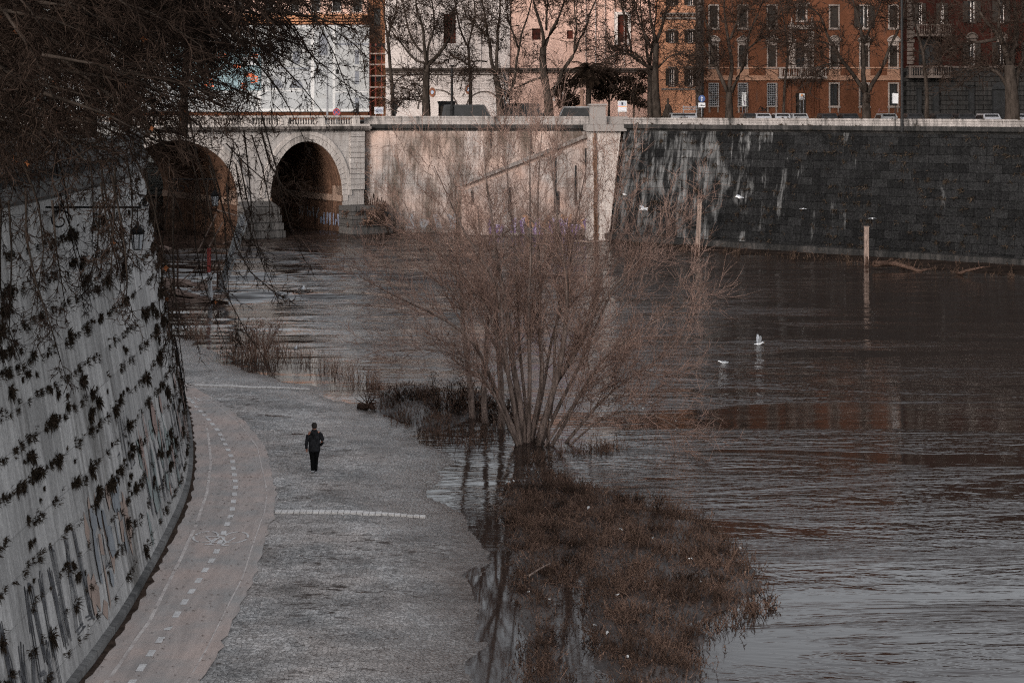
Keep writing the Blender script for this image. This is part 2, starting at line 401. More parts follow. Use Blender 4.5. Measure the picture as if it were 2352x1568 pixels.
MW = Wall([(PX(834, 175), 175.0), (PX(1060, 173.5), 173.5), (PX(1400, 170), 170.0)], -0.8, 11.0, 0.045, 0)
mw = thing('quay_wall', (0, 172, 0), 'pale pinkish stone river wall between the bridge and the dark stained wall', 'wall')
MW.sheet('wall_face', M['mid_wall'], mw, dh=1.0)
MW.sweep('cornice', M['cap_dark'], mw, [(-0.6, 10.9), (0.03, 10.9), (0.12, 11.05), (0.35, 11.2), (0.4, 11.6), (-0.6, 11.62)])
MW.sweep('parapet', M['cap_light'], mw, [(-0.5, 11.6), (0.1, 11.6), (0.1, 12.3), (0.2, 12.32), (0.2, 12.5), (-0.5, 12.5), (-0.5, 11.6)])
RW = Wall([(PX(1397, 163.4), 163.4), (PX(1432, 160.5), 160.5), (PX(2352, 134.5), 134.5), (PX(2352, 134.5)+20, 118.0)], 0.3, 11.2, 0.17, 0)
rw = thing('stained_river_wall', (30, 145, 0), 'nearly black weather-stained stone river wall below the orange palazzo', 'wall')
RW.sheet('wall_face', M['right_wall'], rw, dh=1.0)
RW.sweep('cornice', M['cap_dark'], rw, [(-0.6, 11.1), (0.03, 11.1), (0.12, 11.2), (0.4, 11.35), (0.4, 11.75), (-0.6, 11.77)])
RW.sweep('parapet', M['cap_light'], rw, [(-0.5, 11.75), (0.1, 11.75), (0.1, 12.2), (0.2, 12.22), (0.2, 12.4), (-0.5, 12.4), (-0.5, 11.75)])
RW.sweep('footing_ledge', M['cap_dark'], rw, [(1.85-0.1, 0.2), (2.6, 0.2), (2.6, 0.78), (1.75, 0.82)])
# pier where the two walls meet, its pale side, the stair running down to the river, the drain stain
pr = thing('wall_pier', (12, 165, 0), 'pale stone pier with a brown drain stain where the light and dark walls meet', 'pier')
d0 = 163.0
mb = MB()
def pier_poly(y): return None
xa, xb, xc = PX(1356, d0), PX(1418, d0), PX(1442, d0)
mb.v = [(PX(1348, d0), d0+8, -1), (PX(1352, d0), d0-0.5, -1), (PX(1394, d0), d0-0.8, -1), (PX(1425, d0), d0+8, -1),
        (PX(1355, d0), d0+8, 11.0), (PX(1358, d0), d0+1.0, 11.0), (PX(1428, d0), d0+1.2, 11.0), (PX(1450, d0), d0+8, 11.0)]
mb.f = [(0, 1, 5, 4), (1, 2, 6, 5), (2, 3, 7, 6), (4, 5, 6, 7), (0, 3, 2, 1)]
M['pier'] = stone('pier_stone', (0.36, 0.32, 0.30), (0.22, 0.19, 0.175), (1.9, 1.0), 'Object', stain=0.37, stain_soft=0.12, streak=0.5, joint=0.35, stain_col=(0.08, 0.06, 0.05), contrast=0.15)
mb.build('shaft', M['pier'], pr)
mb = MB(); mb.box(PX(1352, d0)-0.2, PX(1440, d0), d0+0.4, d0+8, 11.02, 11.7); mb.box(PX(1356, d0), PX(1392, d0), d0+0.6, d0+2.6, 11.72, 13.6); mb.box(PX(1353, d0), PX(1395, d0), d0+0.4, d0+2.8, 13.62, 13.8)
mb.box(PX(1396, d0), PX(1445, d0), d0+1.4, d0+1.9, 11.72, 12.5)
mb.build('capstone', M['cap_light'], pr)
mb = MB()
for k in range(26):
    z = 10.8-k*0.42; x = PX(1368+rnd.uniform(-1.5, 1.5), d0); ww = rnd.uniform(0.12, 0.30); zb_ = z-rnd.uniform(0.6, 2.0)
    mb.prism([(x-ww, d0+0.9-(10.8-z)*0.132-0.05, z), (x+ww, d0+0.9-(10.8-z)*0.132-0.05, z), (x+ww*0.3, d0+0.9-(10.8-zb_)*0.132-0.05, zb_), (x-ww*0.4, d0+0.9-(10.8-zb_)*0.132-0.05, zb_)], (0, 0.3, 0))
mb.build('drain_stain', plain('brown_deposit', (0.13, 0.075, 0.05), (0.05, 0.03, 0.022), 3, stretch=(3, 3, 0.4)), pr)
M['mid_dirt'] = stone('stair_dirty_stone', (0.22, 0.195, 0.185), (0.10, 0.088, 0.083), (1.9, 1.0), 'Object', stain=0.45, stain_soft=0.14, streak=0.4, stain_col=(0.05, 0.045, 0.04))
st = thing('river_stairs', (6, 168, 0), 'sloping stone stair parapet running down the pale river wall', 'stairs')
ds = 169.3
mb = MB(); poly = [(1362, 302), (1362, 311), (1138, 398), (1060, 427), (1060, 421), (1138, 390)]
mb.prism([P(x, y, ds) for x, y in poly], (0, 0.5, 0)); mb.build('stair_parapet', M['mid_dirt'], st)
mb = MB()
N = 40
for k in range(N):
    x0, x1 = lerp(1362, 1060, k/N), lerp(1362, 1060, (k+1)/N); y = lerp(303, 424, k/N)
    mb.box(PX(x1, ds), PX(x0, ds), ds+0.52, ds+2.6, -0.8, PZ(y+6, ds))
mb.build('steps', M['mid_wall'], st)
mb = MB(); poly = [(1360, 318), (1360, 540), (1062, 540), (1062, 440), (1138, 410)]
mb.prism([P(x, y, ds+0.08) for x, y in poly], (0, 0.4, 0)); 
mb.build('side_wall', stone('stair_side_stone', (0.275, 0.25, 0.24), (0.125, 0.108, 0.102), (1.9, 1.0), 'Object', stain=0.42, stain_soft=0.14, streak=0.5, joint=0.4, stain_col=(0.08, 0.06, 0.05), contrast=0.2, tint=(0.28, 0.185, 0.15)), st)
mb = MB()
for x, y0, y1, wd in [(1170, 430, 488, 3.5), (1275, 358, 488, 3), (1281, 440, 492, 4), (1085, 438, 470, 2.5), (1128, 300, 340, 2), (1322, 380, 470, 2), (1345, 340, 420, 1.6)]:
    mb.box(PX(x-wd, ds), PX(x+wd, ds), ds-0.04+0.05, ds+0.3, PZ(y1, ds), PZ(y0, ds))
mb.build('dark_slit', M['glass'], st)  # narrow dark upright strips on the side wall

# ------------------------------------------------------------------ river bank, path, water
SHORE = [(20, -0.6), (37.3, -0.66), (42.8, -0.76), (45.6, -0.69), (49.2, -0.88), (52.9, -1.66), (55.5, -2.6), (57.2, -2.5), (61.5, -2.26), (65.6, -3.8), (69, -5.0),
         (72.4, -6.2), (73.4, -7.46), (77.5, -9.97), (82, -13.65), (88, -16.5), (93.7, -19.1), (97, -23), (130, -30)]
from mathutils import noise as mn
def bank_z(x, y):
    e = interp(SHORE, y)-x                        # metres inland
    e += mn.noise(Vector((x*0.5, y*0.35, 3.1)))*0.9+mn.noise(Vector((x*1.6, y*1.2, 1.1)))*0.25+mn.noise(Vector((x*4.1, y*3.2, 1.1)))*0.2
    z = 0.0+(0.045*e if e < 4 else 0.18+0.008*min(e-4, 6))
    if e < 0: z = max(-1.2, 0.16*e)
    z += 0.035*mn.noise(Vector((x*0.9, y*0.5, 0.3)))+0.008*mn.noise(Vector((x*4, y*3, 8)))
    return z
mb = MB(); nx, ny = 130, 330
xs = [-32+(i/nx)*34 for i in range(nx+1)]; ys = [22+(j/ny)*88 for j in range(ny+1)]
for j in range(ny+1):
    for i in range(nx+1): mb.v.append((xs[i], ys[j], bank_z(xs[i], ys[j])))
for j in range(ny):
    for i in range(nx):
        a = j*(nx+1)+i; mb.f.append((a, a+1, a+nx+2, a+nx+1))
m, nt, b = new_mat('cobbled_bank'); b.inputs['Specular IOR Level'].default_value = 0.25; t = NT(nt)
v = t.coords('Object', (1, 1, 1))
vo = t.n('ShaderNodeTexVoronoi', feature='F1'); vo.inputs['Scale'].default_value = 8.5; vo.inputs['Randomness'].default_value = 0.85; t.l(v, vo.inputs['Vector'])
vo2 = t.n('ShaderNodeTexVoronoi', feature='DISTANCE_TO_EDGE'); vo2.inputs['Scale'].default_value = 8.5; vo2.inputs['Randomness'].default_value = 0.85; t.l(v, vo2.inputs['Vector'])
patch = t.noise(v, 0.35, 6, 0.65); mid = t.noise(v, 1.8, 6, 0.7); fine = t.noise(v, 14, 4, 0.7)
sepc = t.n('ShaderNodeSeparateColor'); t.l(vo.outputs['Color'], sepc.inputs[0])
base = t.ramp(sepc.outputs[0], [(0.0, (0.30, 0.29, 0.285)), (1.0, (0.75, 0.72, 0.70))])
base = t.mix(t.ramp(patch, [(0.38, 0.0), (0.62, 0.6)]), base, (0.60, 0.51, 0.46))
base = t.mix(0.8, base, t.ramp(t.noise(t.coords('Object', (0.5, 0.9, 1)), 0.6, 7, 0.7), [(0.36, 0.36), (0.60, 1.08)]), 'MULTIPLY')
base = t.mix(1.0, base, t.ramp(vo2.outputs['Distance'], [(0.01, 0.55), (0.10, 1.0)]), 'MULTIPLY')
base = t.mix(0.8, base, t.ramp(fine, [(0.3, 0.55), (0.65, 1.15)]), 'MULTIPLY')
deb = t.math('MULTIPLY', t.ramp(t.noise(t.coords('Object', (0.6, 1.3, 1)), 2.6, 8, 0.75), [(0.53, 0.0), (0.60, 1.0)]), t.ramp(t.noise(v, 0.28, 3), [(0.42, 0.0), (0.6, 1.0)]))
base = t.mix(deb, base, (0.045, 0.028, 0.02))
gx = t.n('ShaderNodeNewGeometry'); sp = t.n('ShaderNodeSeparateXYZ'); t.l(gx.outputs['Position'], sp.inputs[0])
wet = t.ramp(t.math('ADD', t.math('MULTIPLY', sp.outputs[2], 3.4), t.math('MULTIPLY', mid, 0.5)), [(0.32, 1.0), (0.86, 0.0)])
base = t.mix(t.math('MULTIPLY', wet, 0.75), base, (0.06, 0.042, 0.034))
t.l(base, b.inputs['Base Color'])
t.l(t.ramp(wet, [(0.0, 0.7), (1.0, 0.22)]), b.inputs['Roughness'])
nb = t.bump(t.math('ADD', t.ramp(vo2.outputs['Distance'], [(0.0, 0.0), (0.14, 1.0)]), t.math('MULTIPLY', fine, 0.3)), 0.55, 0.03)
nb = t.bump(mid, 0.25, 0.1, nb)
t.l(nb, b.inputs['Normal'])
tag(mb.build('ground_riverbank', m, smooth=True), 'grey cobbled river bank strewn with brown debris', kind='structure')

# mud flat covered with dead weeds
ISL = [[(1205, 1078), (1245, 1072), (1330, 1112), (1410, 1138), (1480, 1168), (1600, 1192), (1675, 1245), (1715, 1300), (1752, 1372), (1690, 1392), (1625, 1405), (1605, 1450), (1600, 1500), (1600, 1600), (1600, 1750),
        (1385, 1750), (1378, 1568), (1352, 1440), (1330, 1350), (1300, 1290), (1262, 1230), (1235, 1160)],
       [(1165, 1110), (1235, 1105), (1265, 1215), (1290, 1280), (1290, 1340), (1275, 1430), (1290, 1568), (1290, 1750), (1190, 1750), (1205, 1568), (1215, 1440), (1190, 1330), (1170, 1230), (1150, 1150)],
       [(870, 905), (920, 885), (990, 885), (1025, 905), (1060, 900), (1130, 905), (1140, 945), (1070, 968), (1020, 985), (960, 985), (900, 960), (860, 940)]]
ISLW = [[G(x, y)[:2] for x, y in poly] for poly in ISL]
def inside(p, poly):
    c = False; n = len(poly); j = n-1
    for i in range(n):
        xi, yi = poly[i]; xj, yj = poly[j]
        if (yi > p[1]) != (yj > p[1]) and p[0] < (xj-xi)*(p[1]-yi)/(yj-yi)+xi: c = not c
        j = i
    return c
def edge_dist(p, poly):
    best = 1e9; n = len(poly)
    for i in range(n):
        ax, ay = poly[i]; bx, by = poly[(i+1) % n]; dx, dy = bx-ax, by-ay
        tt = max(0, min(1, ((p[0]-ax)*dx+(p[1]-ay)*dy)/(dx*dx+dy*dy+1e-9)))
        best = min(best, math.hypot(p[0]-ax-tt*dx, p[1]-ay-tt*dy))
    return best
def isl_z(x, y):
    best = -9
    for poly in ISLW:
        e = edge_dist((x, y), poly); e = e if inside((x, y), poly) else -e
        best = max(best, e)
    e = best+mn.noise(Vector((x*1.1, y*0.9, 7)))*0.55
    z = max(-0.6, min(0.17, 0.22*e))
    return z-0.012+0.06*mn.noise(Vector((x*1.4, y*1.1, 2)))+0.03*mn.noise(Vector((x*5, y*4, 1)))
mb = MB(); nx, ny = 100, 190
xs = [-8+(i/nx)*18 for i in range(nx+1)]; ys = [29+(j/ny)*50 for j in range(ny+1)]
for j in range(ny+1):
    for i in range(nx+1): mb.v.append((xs[i], ys[j], isl_z(xs[i], ys[j])))
for j in range(ny):
    for i in range(nx):
        a = j*(nx+1)+i
        if max(mb.v[q][2] for q in (a, a+1, a+nx+2, a+nx+1)) > -0.4: mb.f.append((a, a+1, a+nx+2, a+nx+1))
SPEC[0] = 0.12
mud = plain('wet_mud', (0.05, 0.035, 0.029), (0.017, 0.012, 0.010), 2.2, rough=0.38, bump=0.6)
SPEC[0] = 0.0
tag(mb.build('ground_mudflat', mud, smooth=True), 'brown mud flat under the dead weeds at the water edge', kind='structure')

# cycle path
EDGE_R = [(20, -7.09), (36.6, -7.09), (38.8, -7.08), (41, -7.12), (45, -7.2), (49.2, -7.52), (52.2, -7.7), (55, -8.04), (62.3, -9.53), (67.5, -11.2), (72.2, -13.2), (75.8, -15.0), (77, -15.9)]
EDGE_L = [(20, -9.45), (41, -9.45), (46.4, -9.8), (50.8, -10.15), (54.9, -10.6), (59.6, -11.35), (64.4, -12.35), (71, -13.9), (76, -15.4), (77, -15.9)]
MIDL = [(20, -8.66), (41, -8.66), (47.1, -8.7), (52, -9.05), (56, -9.6), (60.2, -10.46), (65.3, -11.9), (71.1, -14.0), (76, -15.8)]
def path_strip(fa, fb, z, name, mat, d0, d1, step=0.4, ragged=0.0, parent=None):
    mb = MB(); n = int((d1-d0)/step)
    for i in range(n+1):
        d = d0+(d1-d0)*i/n; a, bb = fa(d), fb(d)
        if ragged: bb += ragged*(mn.noise(Vector((d*1.7, 0, 5)))+0.7*mn.noise(Vector((d*5, 3, 5))))
        for k in range(7):
            x = lerp(a, bb, k/6); mb.v.append((x, d, bank_z(x, d)+z))
    for i in range(n):
        for k in range(6):
            a = i*7+k; mb.f.append((a, a+1, a+8, a+7))
    return mb.build(name, mat, parent)
m, nt, b = new_mat('worn_asphalt'); t = NT(nt)
v = t.coords('Object'); f1 = t.noise(v, 0.5, 6, 0.65); f2 = t.noise(t.coords('Object', (4, 0.5, 1)), 1.4, 5, 0.6); f3 = t.noise(v, 30, 3, 0.6); f4 = t.noise(v, 3.5, 7, 0.75)
col = t.ramp(f1, [(0.35, (0.42, 0.395, 0.38)), (0.65, (0.57, 0.465, 0.42))])
col = t.mix(0.5, col, t.ramp(f2, [(0.35, 0.8), (0.6, 1.15)]), 'MULTIPLY'); col = t.mix(0.5, col, t.ramp(f3, [(0.3, 0.75), (0.7, 1.15)]), 'MULTIPLY')
col = t.mix(t.ramp(f4, [(0.66, 0.0), (0.74, 0.7)]), col, (0.17, 0.10, 0.075))
t.l(col, b.inputs['Base Color']); b.inputs['Roughness'].default_value = 0.7; t.l(t.bump(f3, 0.3, 0.01), b.inputs['Normal'])
fR = lambda d: interp(EDGE_R, d); fL = lambda d: interp(EDGE_L, d); fM = lambda d: interp(MIDL, d)
def fwall(d):
    u = LW.u_of_d(d); return LW.at(u)[0]+0.1
tag(path_strip(fwall, fR, 0.035, 'path_cycle', m, 24, 77, ragged=0.13), 'curving grey asphalt cycle path at the foot of the wall', kind='structure')
kd = plain('path_edge_debris', (0.07, 0.05, 0.04), (0.03, 0.022, 0.018), 4)
tag(path_strip(fwall, lambda d: fwall(d)+0.15, 0.047, 'path_gutter', kd, 24, 76, ragged=0.16), 'dark gutter of leaves at the foot of the wall', kind='structure')
M['faint'] = plain('worn_faint_paint', (0.62, 0.57, 0.54), (0.40, 0.35, 0.33), 3.0, rough=0.8, detail=8)
tag(path_strip(lambda d: fL(d)+0.16, lambda d: fL(d)+0.26, 0.0395, 'path_edge_line', M['faint'], 30, 66), 'faint white edge line of the cycle path', kind='structure')
tag(path_strip(lambda d: fR(d)-0.34, lambda d: fR(d)-0.30, 0.0395, 'path_side_line', M['faint'], 30, 74), 'thin white line near the ragged edge of the cycle path', kind='structure')
mb = MB(); d = 30.4
while d < 73:
    for i in range(1):
        a, e = d, d+0.46
        for s0, s1 in ((a, e),):
            x0, x1 = fM(s0), fM(s1); hw = 0.085
            mb.quad((x0-hw, s0, bank_z(x0, s0)+0.041), (x0+hw, s0, bank_z(x0, s0)+0.041), (x1+hw, s1, bank_z(x1, s1)+0.041), (x1-hw, s1, bank_z(x1, s1)+0.041))
    d += 1.0
tag(mb.build('path_centre_dashes', M['line']), 'dashed white centre line of the cycle path', kind='structure')
def flat_stroke(mb, pts, wd, z=0.042, zc=None):
    for (x0, y0), (x1, y1) in zip(pts, pts[1:]):
        L = math.hypot(x1-x0, y1-y0) or 1e-6; nx_, ny_ = -(y1-y0)/L*wd/2, (x1-x0)/L*wd/2
        za = (bank_z(x0, y0) if zc is None else zc)+z; zb = (bank_z(x1, y1) if zc is None else zc)+z
        mb.quad((x0-nx_, y0-ny_, za), (x0+nx_, y0+ny_, za), (x1+nx_, y1+ny_, zb), (x1-nx_, y1-ny_, zb))
def bike_mark(cx, cy, s=1.0):
    mb = MB()
    for wx in (-0.46, 0.46):
        for k in range(24):
            if k % 6 == 5: continue
            a0, a1 = 6.2832*k/24, 6.2832*(k+1)/24
            flat_stroke(mb, [(cx+s*(wx+0.36*math.cos(a0)), cy+s*0.62*math.sin(a0)), (cx+s*(wx+0.36*math.cos(a1)), cy+s*0.62*math.sin(a1))], 0.07*s, 0.0445)
    pl = [[(-0.46, 0), (-0.12, -0.62), (0.28, -0.62), (0.46, 0)], [(-0.46, 0), (0.0, 0.05), (0.28, -0.62)], [(0.0, 0.05), (-0.2, -0.85)], [(-0.34, -0.85), (-0.06, -0.85)], [(0.25, -0.62), (0.2, -0.9), (0.42, -0.95)]]
    for q in pl: flat_stroke(mb, [(cx+s*x, cy+s*y) for x, y in q], 0.065*s, 0.0475)
    return mb
p = G(507, 1236, 0.2); tag(bike_mark(p.x, p.y).build('path_bicycle_marking', M['line']), 'white bicycle symbol painted on the near part of the cycle path', kind='structure')
p = G(452, 918, 0.2); tag(bike_mark(p.x, p.y, 0.8).build('path_bicycle_marking', M['line']), 'faint far bicycle symbol painted on the cycle path', kind='structure')
# stone bands laid across the bank
for x0, x1, y, lab in ((447, 712, 886, 'far pale stone band laid across the cobbled bank beyond the walking person'), (632, 978, 1176, 'near pale stone band laid across the cobbled bank in front of the walking person')):
    a, e = G(x0, y, 0.2), G(x1, y, 0.2); mb = MB(); n = 24
    for k in range(n):
        xa_, xb_ = lerp(a.x, e.x, k/n)+0.012, lerp(a.x, e.x, (k+1)/n)-0.012
        za = bank_z((xa_+xb_)/2, a.y)
        fade = 1.0 if k < n*0.7 else 0.6
        mb.box(xa_, xb_, a.y-0.16*fade+rnd.uniform(-.015, .015), a.y+0.16*fade, za-0.1, za+0.06+rnd.uniform(-.006, .006))
    tag(mb.build('stone_band', M['kerb']), lab, 'kerb')

# water
m, nt, b = new_mat('river_water'); t = NT(nt); b.inputs['Specular IOR Level'].default_value = 0.34
b.inputs['Base Color'].default_value = (0.024, 0.016, 0.013, 1); b.inputs['IOR'].default_value = 1.33; b.inputs['Roughness'].default_value = 0.04
v1 = t.coords('Object', (0.75, 2.6, 1)); v2 = t.coords('Object', (0.16, 0.5, 1)); v3 = t.coords('Object', (0.035, 0.13, 1)); v4 = t.coords('Object', (2.5, 6.5, 1))
n1 = t.noise(v1, 1.0, 3, 0.5, 0.4); n2 = t.noise(v2, 1.0, 4, 0.55, 0.8); n3 = t.noise(v3, 1.0, 5, 0.6, 1.2); n4 = t.noise(v4, 1.0, 2, 0.5)
v5 = t.coords('Object', (0.05, 0.28, 1)); n5 = t.noise(v5, 1.0, 6, 0.65, 1.0)
msk = t.ramp(t.math('ADD', t.math('MULTIPLY', n3, 0.5), t.math('MULTIPLY', n5, 0.5)), [(0.40, 0.06), (0.49, 0.3), (0.56, 1.15)])
h = t.math('ADD', t.math('MULTIPLY', n1, 0.55), t.math('MULTIPLY', n4, 0.14)); h = t.math('MULTIPLY', h, msk)
h = t.math('ADD', h, t.math('MULTIPLY', n2, 0.45))
gx = t.n('ShaderNodeNewGeometry'); sp = t.n('ShaderNodeSeparateXYZ'); t.l(gx.outputs['Position'], sp.inputs[0])
# the current runs rougher under the bridge and along the left of the channel
side = t.math('ADD', t.math('ADD', t.math('MULTIPLY', sp.outputs[0], -0.022), t.math('MULTIPLY', sp.outputs[1], 0.0055)), t.math('MULTIPLY', t.math('SUBTRACT', n3, 0.5), 1.2))
h = t.math('MULTIPLY', h, t.ramp(side, [(0.15, 0.36), (0.55, 1.0), (0.95, 2.1)])); h = t.math('MULTIPLY', h, 2.4)
v6 = t.coords('Object', (0.055, 0.24, 1)); n6 = t.noise(v6, 1.0, 3, 0.5, 0.6); v7 = t.coords('Object', (0.10, 0.6, 1)); n7 = t.noise(v7, 1.0, 2, 0.5, 0.4)
swell = t.math('ADD', t.math('MULTIPLY', n6, 3.0), t.math('MULTIPLY', n7, 3.0))
far = t.ramp(t.math('MULTIPLY', sp.outputs[1], 0.005), [(0.36, 0.0), (0.52, 1.0)])
patchy = t.ramp(t.math('ADD', side, t.math('MULTIPLY', t.math('SUBTRACT', n5, 0.5), 1.6)), [(0.22, 0.03), (0.5, 0.22), (0.75, 1.0)])
h = t.math('ADD', h, t.math('MULTIPLY', swell, t.math('MULTIPLY', far, patchy)))
# calm water close to the bank on the left
gx = t.n('ShaderNodeNewGeometry'); sp = t.n('ShaderNodeSeparateXYZ'); t.l(gx.outputs['Position'], sp.inputs[0])
calm = t.ramp(t.math('ADD', t.math('MULTIPLY', sp.outputs[0], 0.05), t.math('MULTIPLY', sp.outputs[1], 0.012)), [(0.5, 0.08), (0.85, 1.0)])
bp = t.n('ShaderNodeBump'); bp.inputs['Distance'].default_value = 0.052; t.l(h, bp.inputs['Height']); t.l(calm, bp.inputs['Strength'])
t.l(bp.outputs[0], b.inputs['Normal'])
mb = MB()
xs = [-160, -110, -80]+[-60+0.9*i for i in range(132)]+[80, 110, 160]
ys = [10, 20]; y = 28.0
while y < 176: ys.append(y); y += 0.22 if y < 90 else 0.3
ys += [180, 200, 250, 400]
def amp(x, y):                                     # choppier under the bridge and along the left of the channel
    a = interp([(60, 0.0), (88, 0.10), (104, 0.45), (120, 0.9), (140, 1.0)], y)*interp([(-30, 1.0), (-4, 0.95), (8, 0.35), (25, 0.16)], x)
    return a*max(0.15, min(1.5, 0.95+1.5*mn.noise(Vector((x*0.05, y*0.10, 3)))))
for y in ys:
    for x in xs:
        z = 0.0
        if 60 < y < 178 and -60 < x < 60:
            z = 0.40*amp(x, y)*(mn.noise(Vector((x*0.10, y*0.42, 0)))+0.5*mn.noise(Vector((x*0.22, y*0.95, 7)))+0.22*mn.noise(Vector((x*0.5, y*1.5, 3))))
        mb.v.append((x, y, z))
k = len(xs)
for j in range(len(ys)-1):
    for i in range(k-1): a = j*k+i; mb.f.append((a, a+1, a+k+1, a+k))
tag(mb.build('water', m, smooth=True), 'brown swollen river with grey sky streaks', kind='structure')

# street level on both banks, reaching the horizon
grd = plain('street_asphalt', (0.07, 0.068, 0.066), (0.05, 0.048, 0.046), 0.5)
mb = MB(); zs = 11.4
mb.v = [(p[0], p[1], zs) for p in [(-60, 192), (PX(834, 175)-0.3, 176), (PX(1400, 170), 171), (PX(1432, 160.5)+1, 162.6), (PX(2352, 134.5)+0.5, 136.6), (60, 121), (900, 100), (1500, 1500), (-1500, 1500), (-900, 260)]]
mb.f = [tuple(range(10))]
tag(mb.build('ground_far_street', grd), 'street level beyond the far river walls', kind='structure')
mb = MB(); pts = [LW.pos(LW.L*k/40, 10.9, -0.4) for k in range(41)]
mb.v = [(p.x, p.y, 11.4) for p in pts]+[(-400, 150, 11.4), (-400, -60, 11.4), (-12.2, -60, 11.4)]
mb.f = [tuple(range(len(mb.v)))]
tag(mb.build('ground_near_street', grd), 'street level behind the left embankment wall', kind='structure')
# weedy strip at the foot of the dark wall
mb = MB(); n = 60; far_edge = [(1440, 562), (1600, 580), (1800, 596), (1990, 610), (2120, 624), (2352, 642), (2600, 664)]
for k in range(n+1):
    x = lerp(1400, 2600, k/n); e = G(x, interp(far_edge, x)+3*mn.noise(Vector((k*0.4, 0, 0))), 0.0); dw = interp([(1432, 160.5), (2352, 134.5), (2600, 128)], x)-0.2
    wv = Vector((PX(x, dw), dw, 0.35)); 
    for q in range(5):
        tt = q/4; pq = wv.lerp(Vector((e.x, e.y, -0.12)), tt); pq.z += 0.1*mn.noise(Vector((k*0.5, q, 4))); mb.v.append(tuple(pq))
for k in range(n):
    for q in range(4):
        a = k*5+q; mb.f.append((a, a+1, a+6, a+5))
tag(mb.build('ground_far_bank', plain('dark_far_bank', (0.022, 0.016, 0.0135), (0.009, 0.007, 0.006), 0.8, rough=0.8, bump=0.8), smooth=True), 'muddy strip of bank below the dark wall', kind='structure')
# ------------------------------------------------------------------ the bridge
A = R(33); ca, sa = math.cos(A), math.sin(A); bd0 = 174.6; bX0 = PX(836, bd0)
def bt(x): k = (x-CX)/F; return (k*bd0-bX0)/(ca-k*sa)          # along the bridge, leftwards negative
def bdist(x): return bd0+bt(x)*sa
br_ = thing('stone_bridge', (bX0, bd0, 0), 'pale stone bridge with round arches and a balustrade behind the bare branches', 'bridge', rz=A)
ta1, tb1 = bt(621), bt(786); tb2 = bt(545); ta2 = bt(255)
IMP, TOP = 4.0, 10.9
ARCH = [((ta1+tb1)/2, (tb1-ta1)/2, 5.85), ((ta2+tb2)/2, (tb2-ta2)/2, 6.1), (ta2-3.5-(tb2-ta2)/2, (tb2-ta2)/2, 6.1)]
W_ = 21.0
def arch_z(x):
    for c, hw, r in ARCH:
        if abs(x-c) < hw: return IMP+r*math.sqrt(max(0, 1-((x-c)/hw)**2))
    return None
mb = MB(); x = -75.0; xs = set([-75.0, 0.0])
while x < 0: xs.add(round(x, 3)); x += 0.5
for c, hw, r in ARCH:
    for k in range(49): xs.add(round(c-hw*math.cos(math.pi*k/48), 4))
xs = sorted(xs)
for a, e in zip(xs, xs[1:]):
    mid = (a+e)/2
    if arch_z(mid) is None: mb.quad((a, 0, -1), (e, 0, -1), (e, 0, TOP), (a, 0, TOP))
    else:
        za = arch_z(a) or IMP; ze = arch_z(e) or IMP
        mb.quad((a, 0, za), (e, 0, ze), (e, 0, TOP), (a, 0, TOP))
mb.build('face', M['bridge'], br_)
for c, hw, r in ARCH:
    mb = MB(); pts = [(c-hw*math.cos(math.pi*k/40), IMP+r*math.sin(math.pi*k/40)) for k in range(41)]
    pts = [(c-hw, -1)]+pts+[(c+hw, -1)]
    for (x0, z0), (x1, z1) in zip(pts, pts[1:]): mb.quad((x0, 0.01, z0), (x1, 0.01, z1), (x1, W_, z1), (x0, W_, z0))
    mb.build('vault', M['vault'], br_)
for c, hw, r in ARCH:
    mb = MB()
    for sgn in (-1, 1):
        x0, x1 = sorted((c+sgn*(hw+0.02), c+sgn*(hw-0.14))); mb.box(x0, x1, -0.10, W_, 3.35, 4.02)
    mb.box(c+hw-0.06, c+hw+0.03, 0.02, 1.3, 4.03, 7.2); mb.box(c+hw-0.06, c+hw+0.03, 0.02, 2.2, 4.03, 5.6)
    mb.build('impost_band', M['vault_band'], br_)
for c, hw, r in ARCH:                              # voussoirs and the moulded outer ring
    mb = MB()
    for (f0, f1, yy) in ((1.0, 1.11, -0.07), (1.115, 1.19, -0.13)):
        n = 33
        for k in range(n):
            a0 = math.pi*(k+0.05)/n; a1 = math.pi*(k+0.95)/n
            if f0 > 1.1: a0, a1 = math.pi*k/n, math.pi*(k+1)/n
            ex = r*(f0-1); ex1 = r*(f1-1)
            def q(a, e): return (c-(hw+e)*math.cos(a), IMP+(r+e)*math.sin(a))
            p0, p1, p2, p3 = q(a0, ex), q(a1, ex), q(a1, ex1), q(a0, ex1)
            mb.prism([(p[0], yy, p[1]) for p in (p0, p1, p2, p3)], (0, -yy-0.003, 0))
    for sgn in (-1, 1):
        x0, x1 = sorted((c+sgn*(hw+0.0), c+sgn*(hw+0.65))); mb.box(x0, x1, -0.07, -0.003, 3.4, IMP)
    mb.build('arch_ring', M['bridge_trim'], br_)
mb = MB()
mb.box(-76, 0.6, -0.35, -0.004, 10.95, 11.12); mb.box(-76, 0.7, -0.55, 0.4, 11.13, 11.42)
mb.build('cornice', M['bridge_dirty'], br_)
mb = MB(); mb.box(-76, 0.6, -0.3, 0.3, 11.43, 11.66); mb.box(-76, 0.6, -0.28, 0.28, 12.36, 12.58)
mb.box(-12.5, -12.0, 13, 13.4, 0, 1)
x = -0.6
while x > -76:
    mb.box(x-0.9, x, -0.22, 0.22, 11.66, 12.36); x -= 4.2
mb.build('balustrade_rail', M['bridge_trim'], br_)
x = -0.6
while x > -60:
    mb = MB()
    for k in range(11):
        cx_ = x-0.9-0.15-k*0.3
        mb.lathe([(0.05, 0), (0.10, 0.12), (0.11, 0.22), (0.05, 0.45), (0.07, 0.7)], cx_, 0.0, 5, 11.66)
    x -= 4.2
    mb.build('balustrade_panel', M['bridge_trim'], br_)
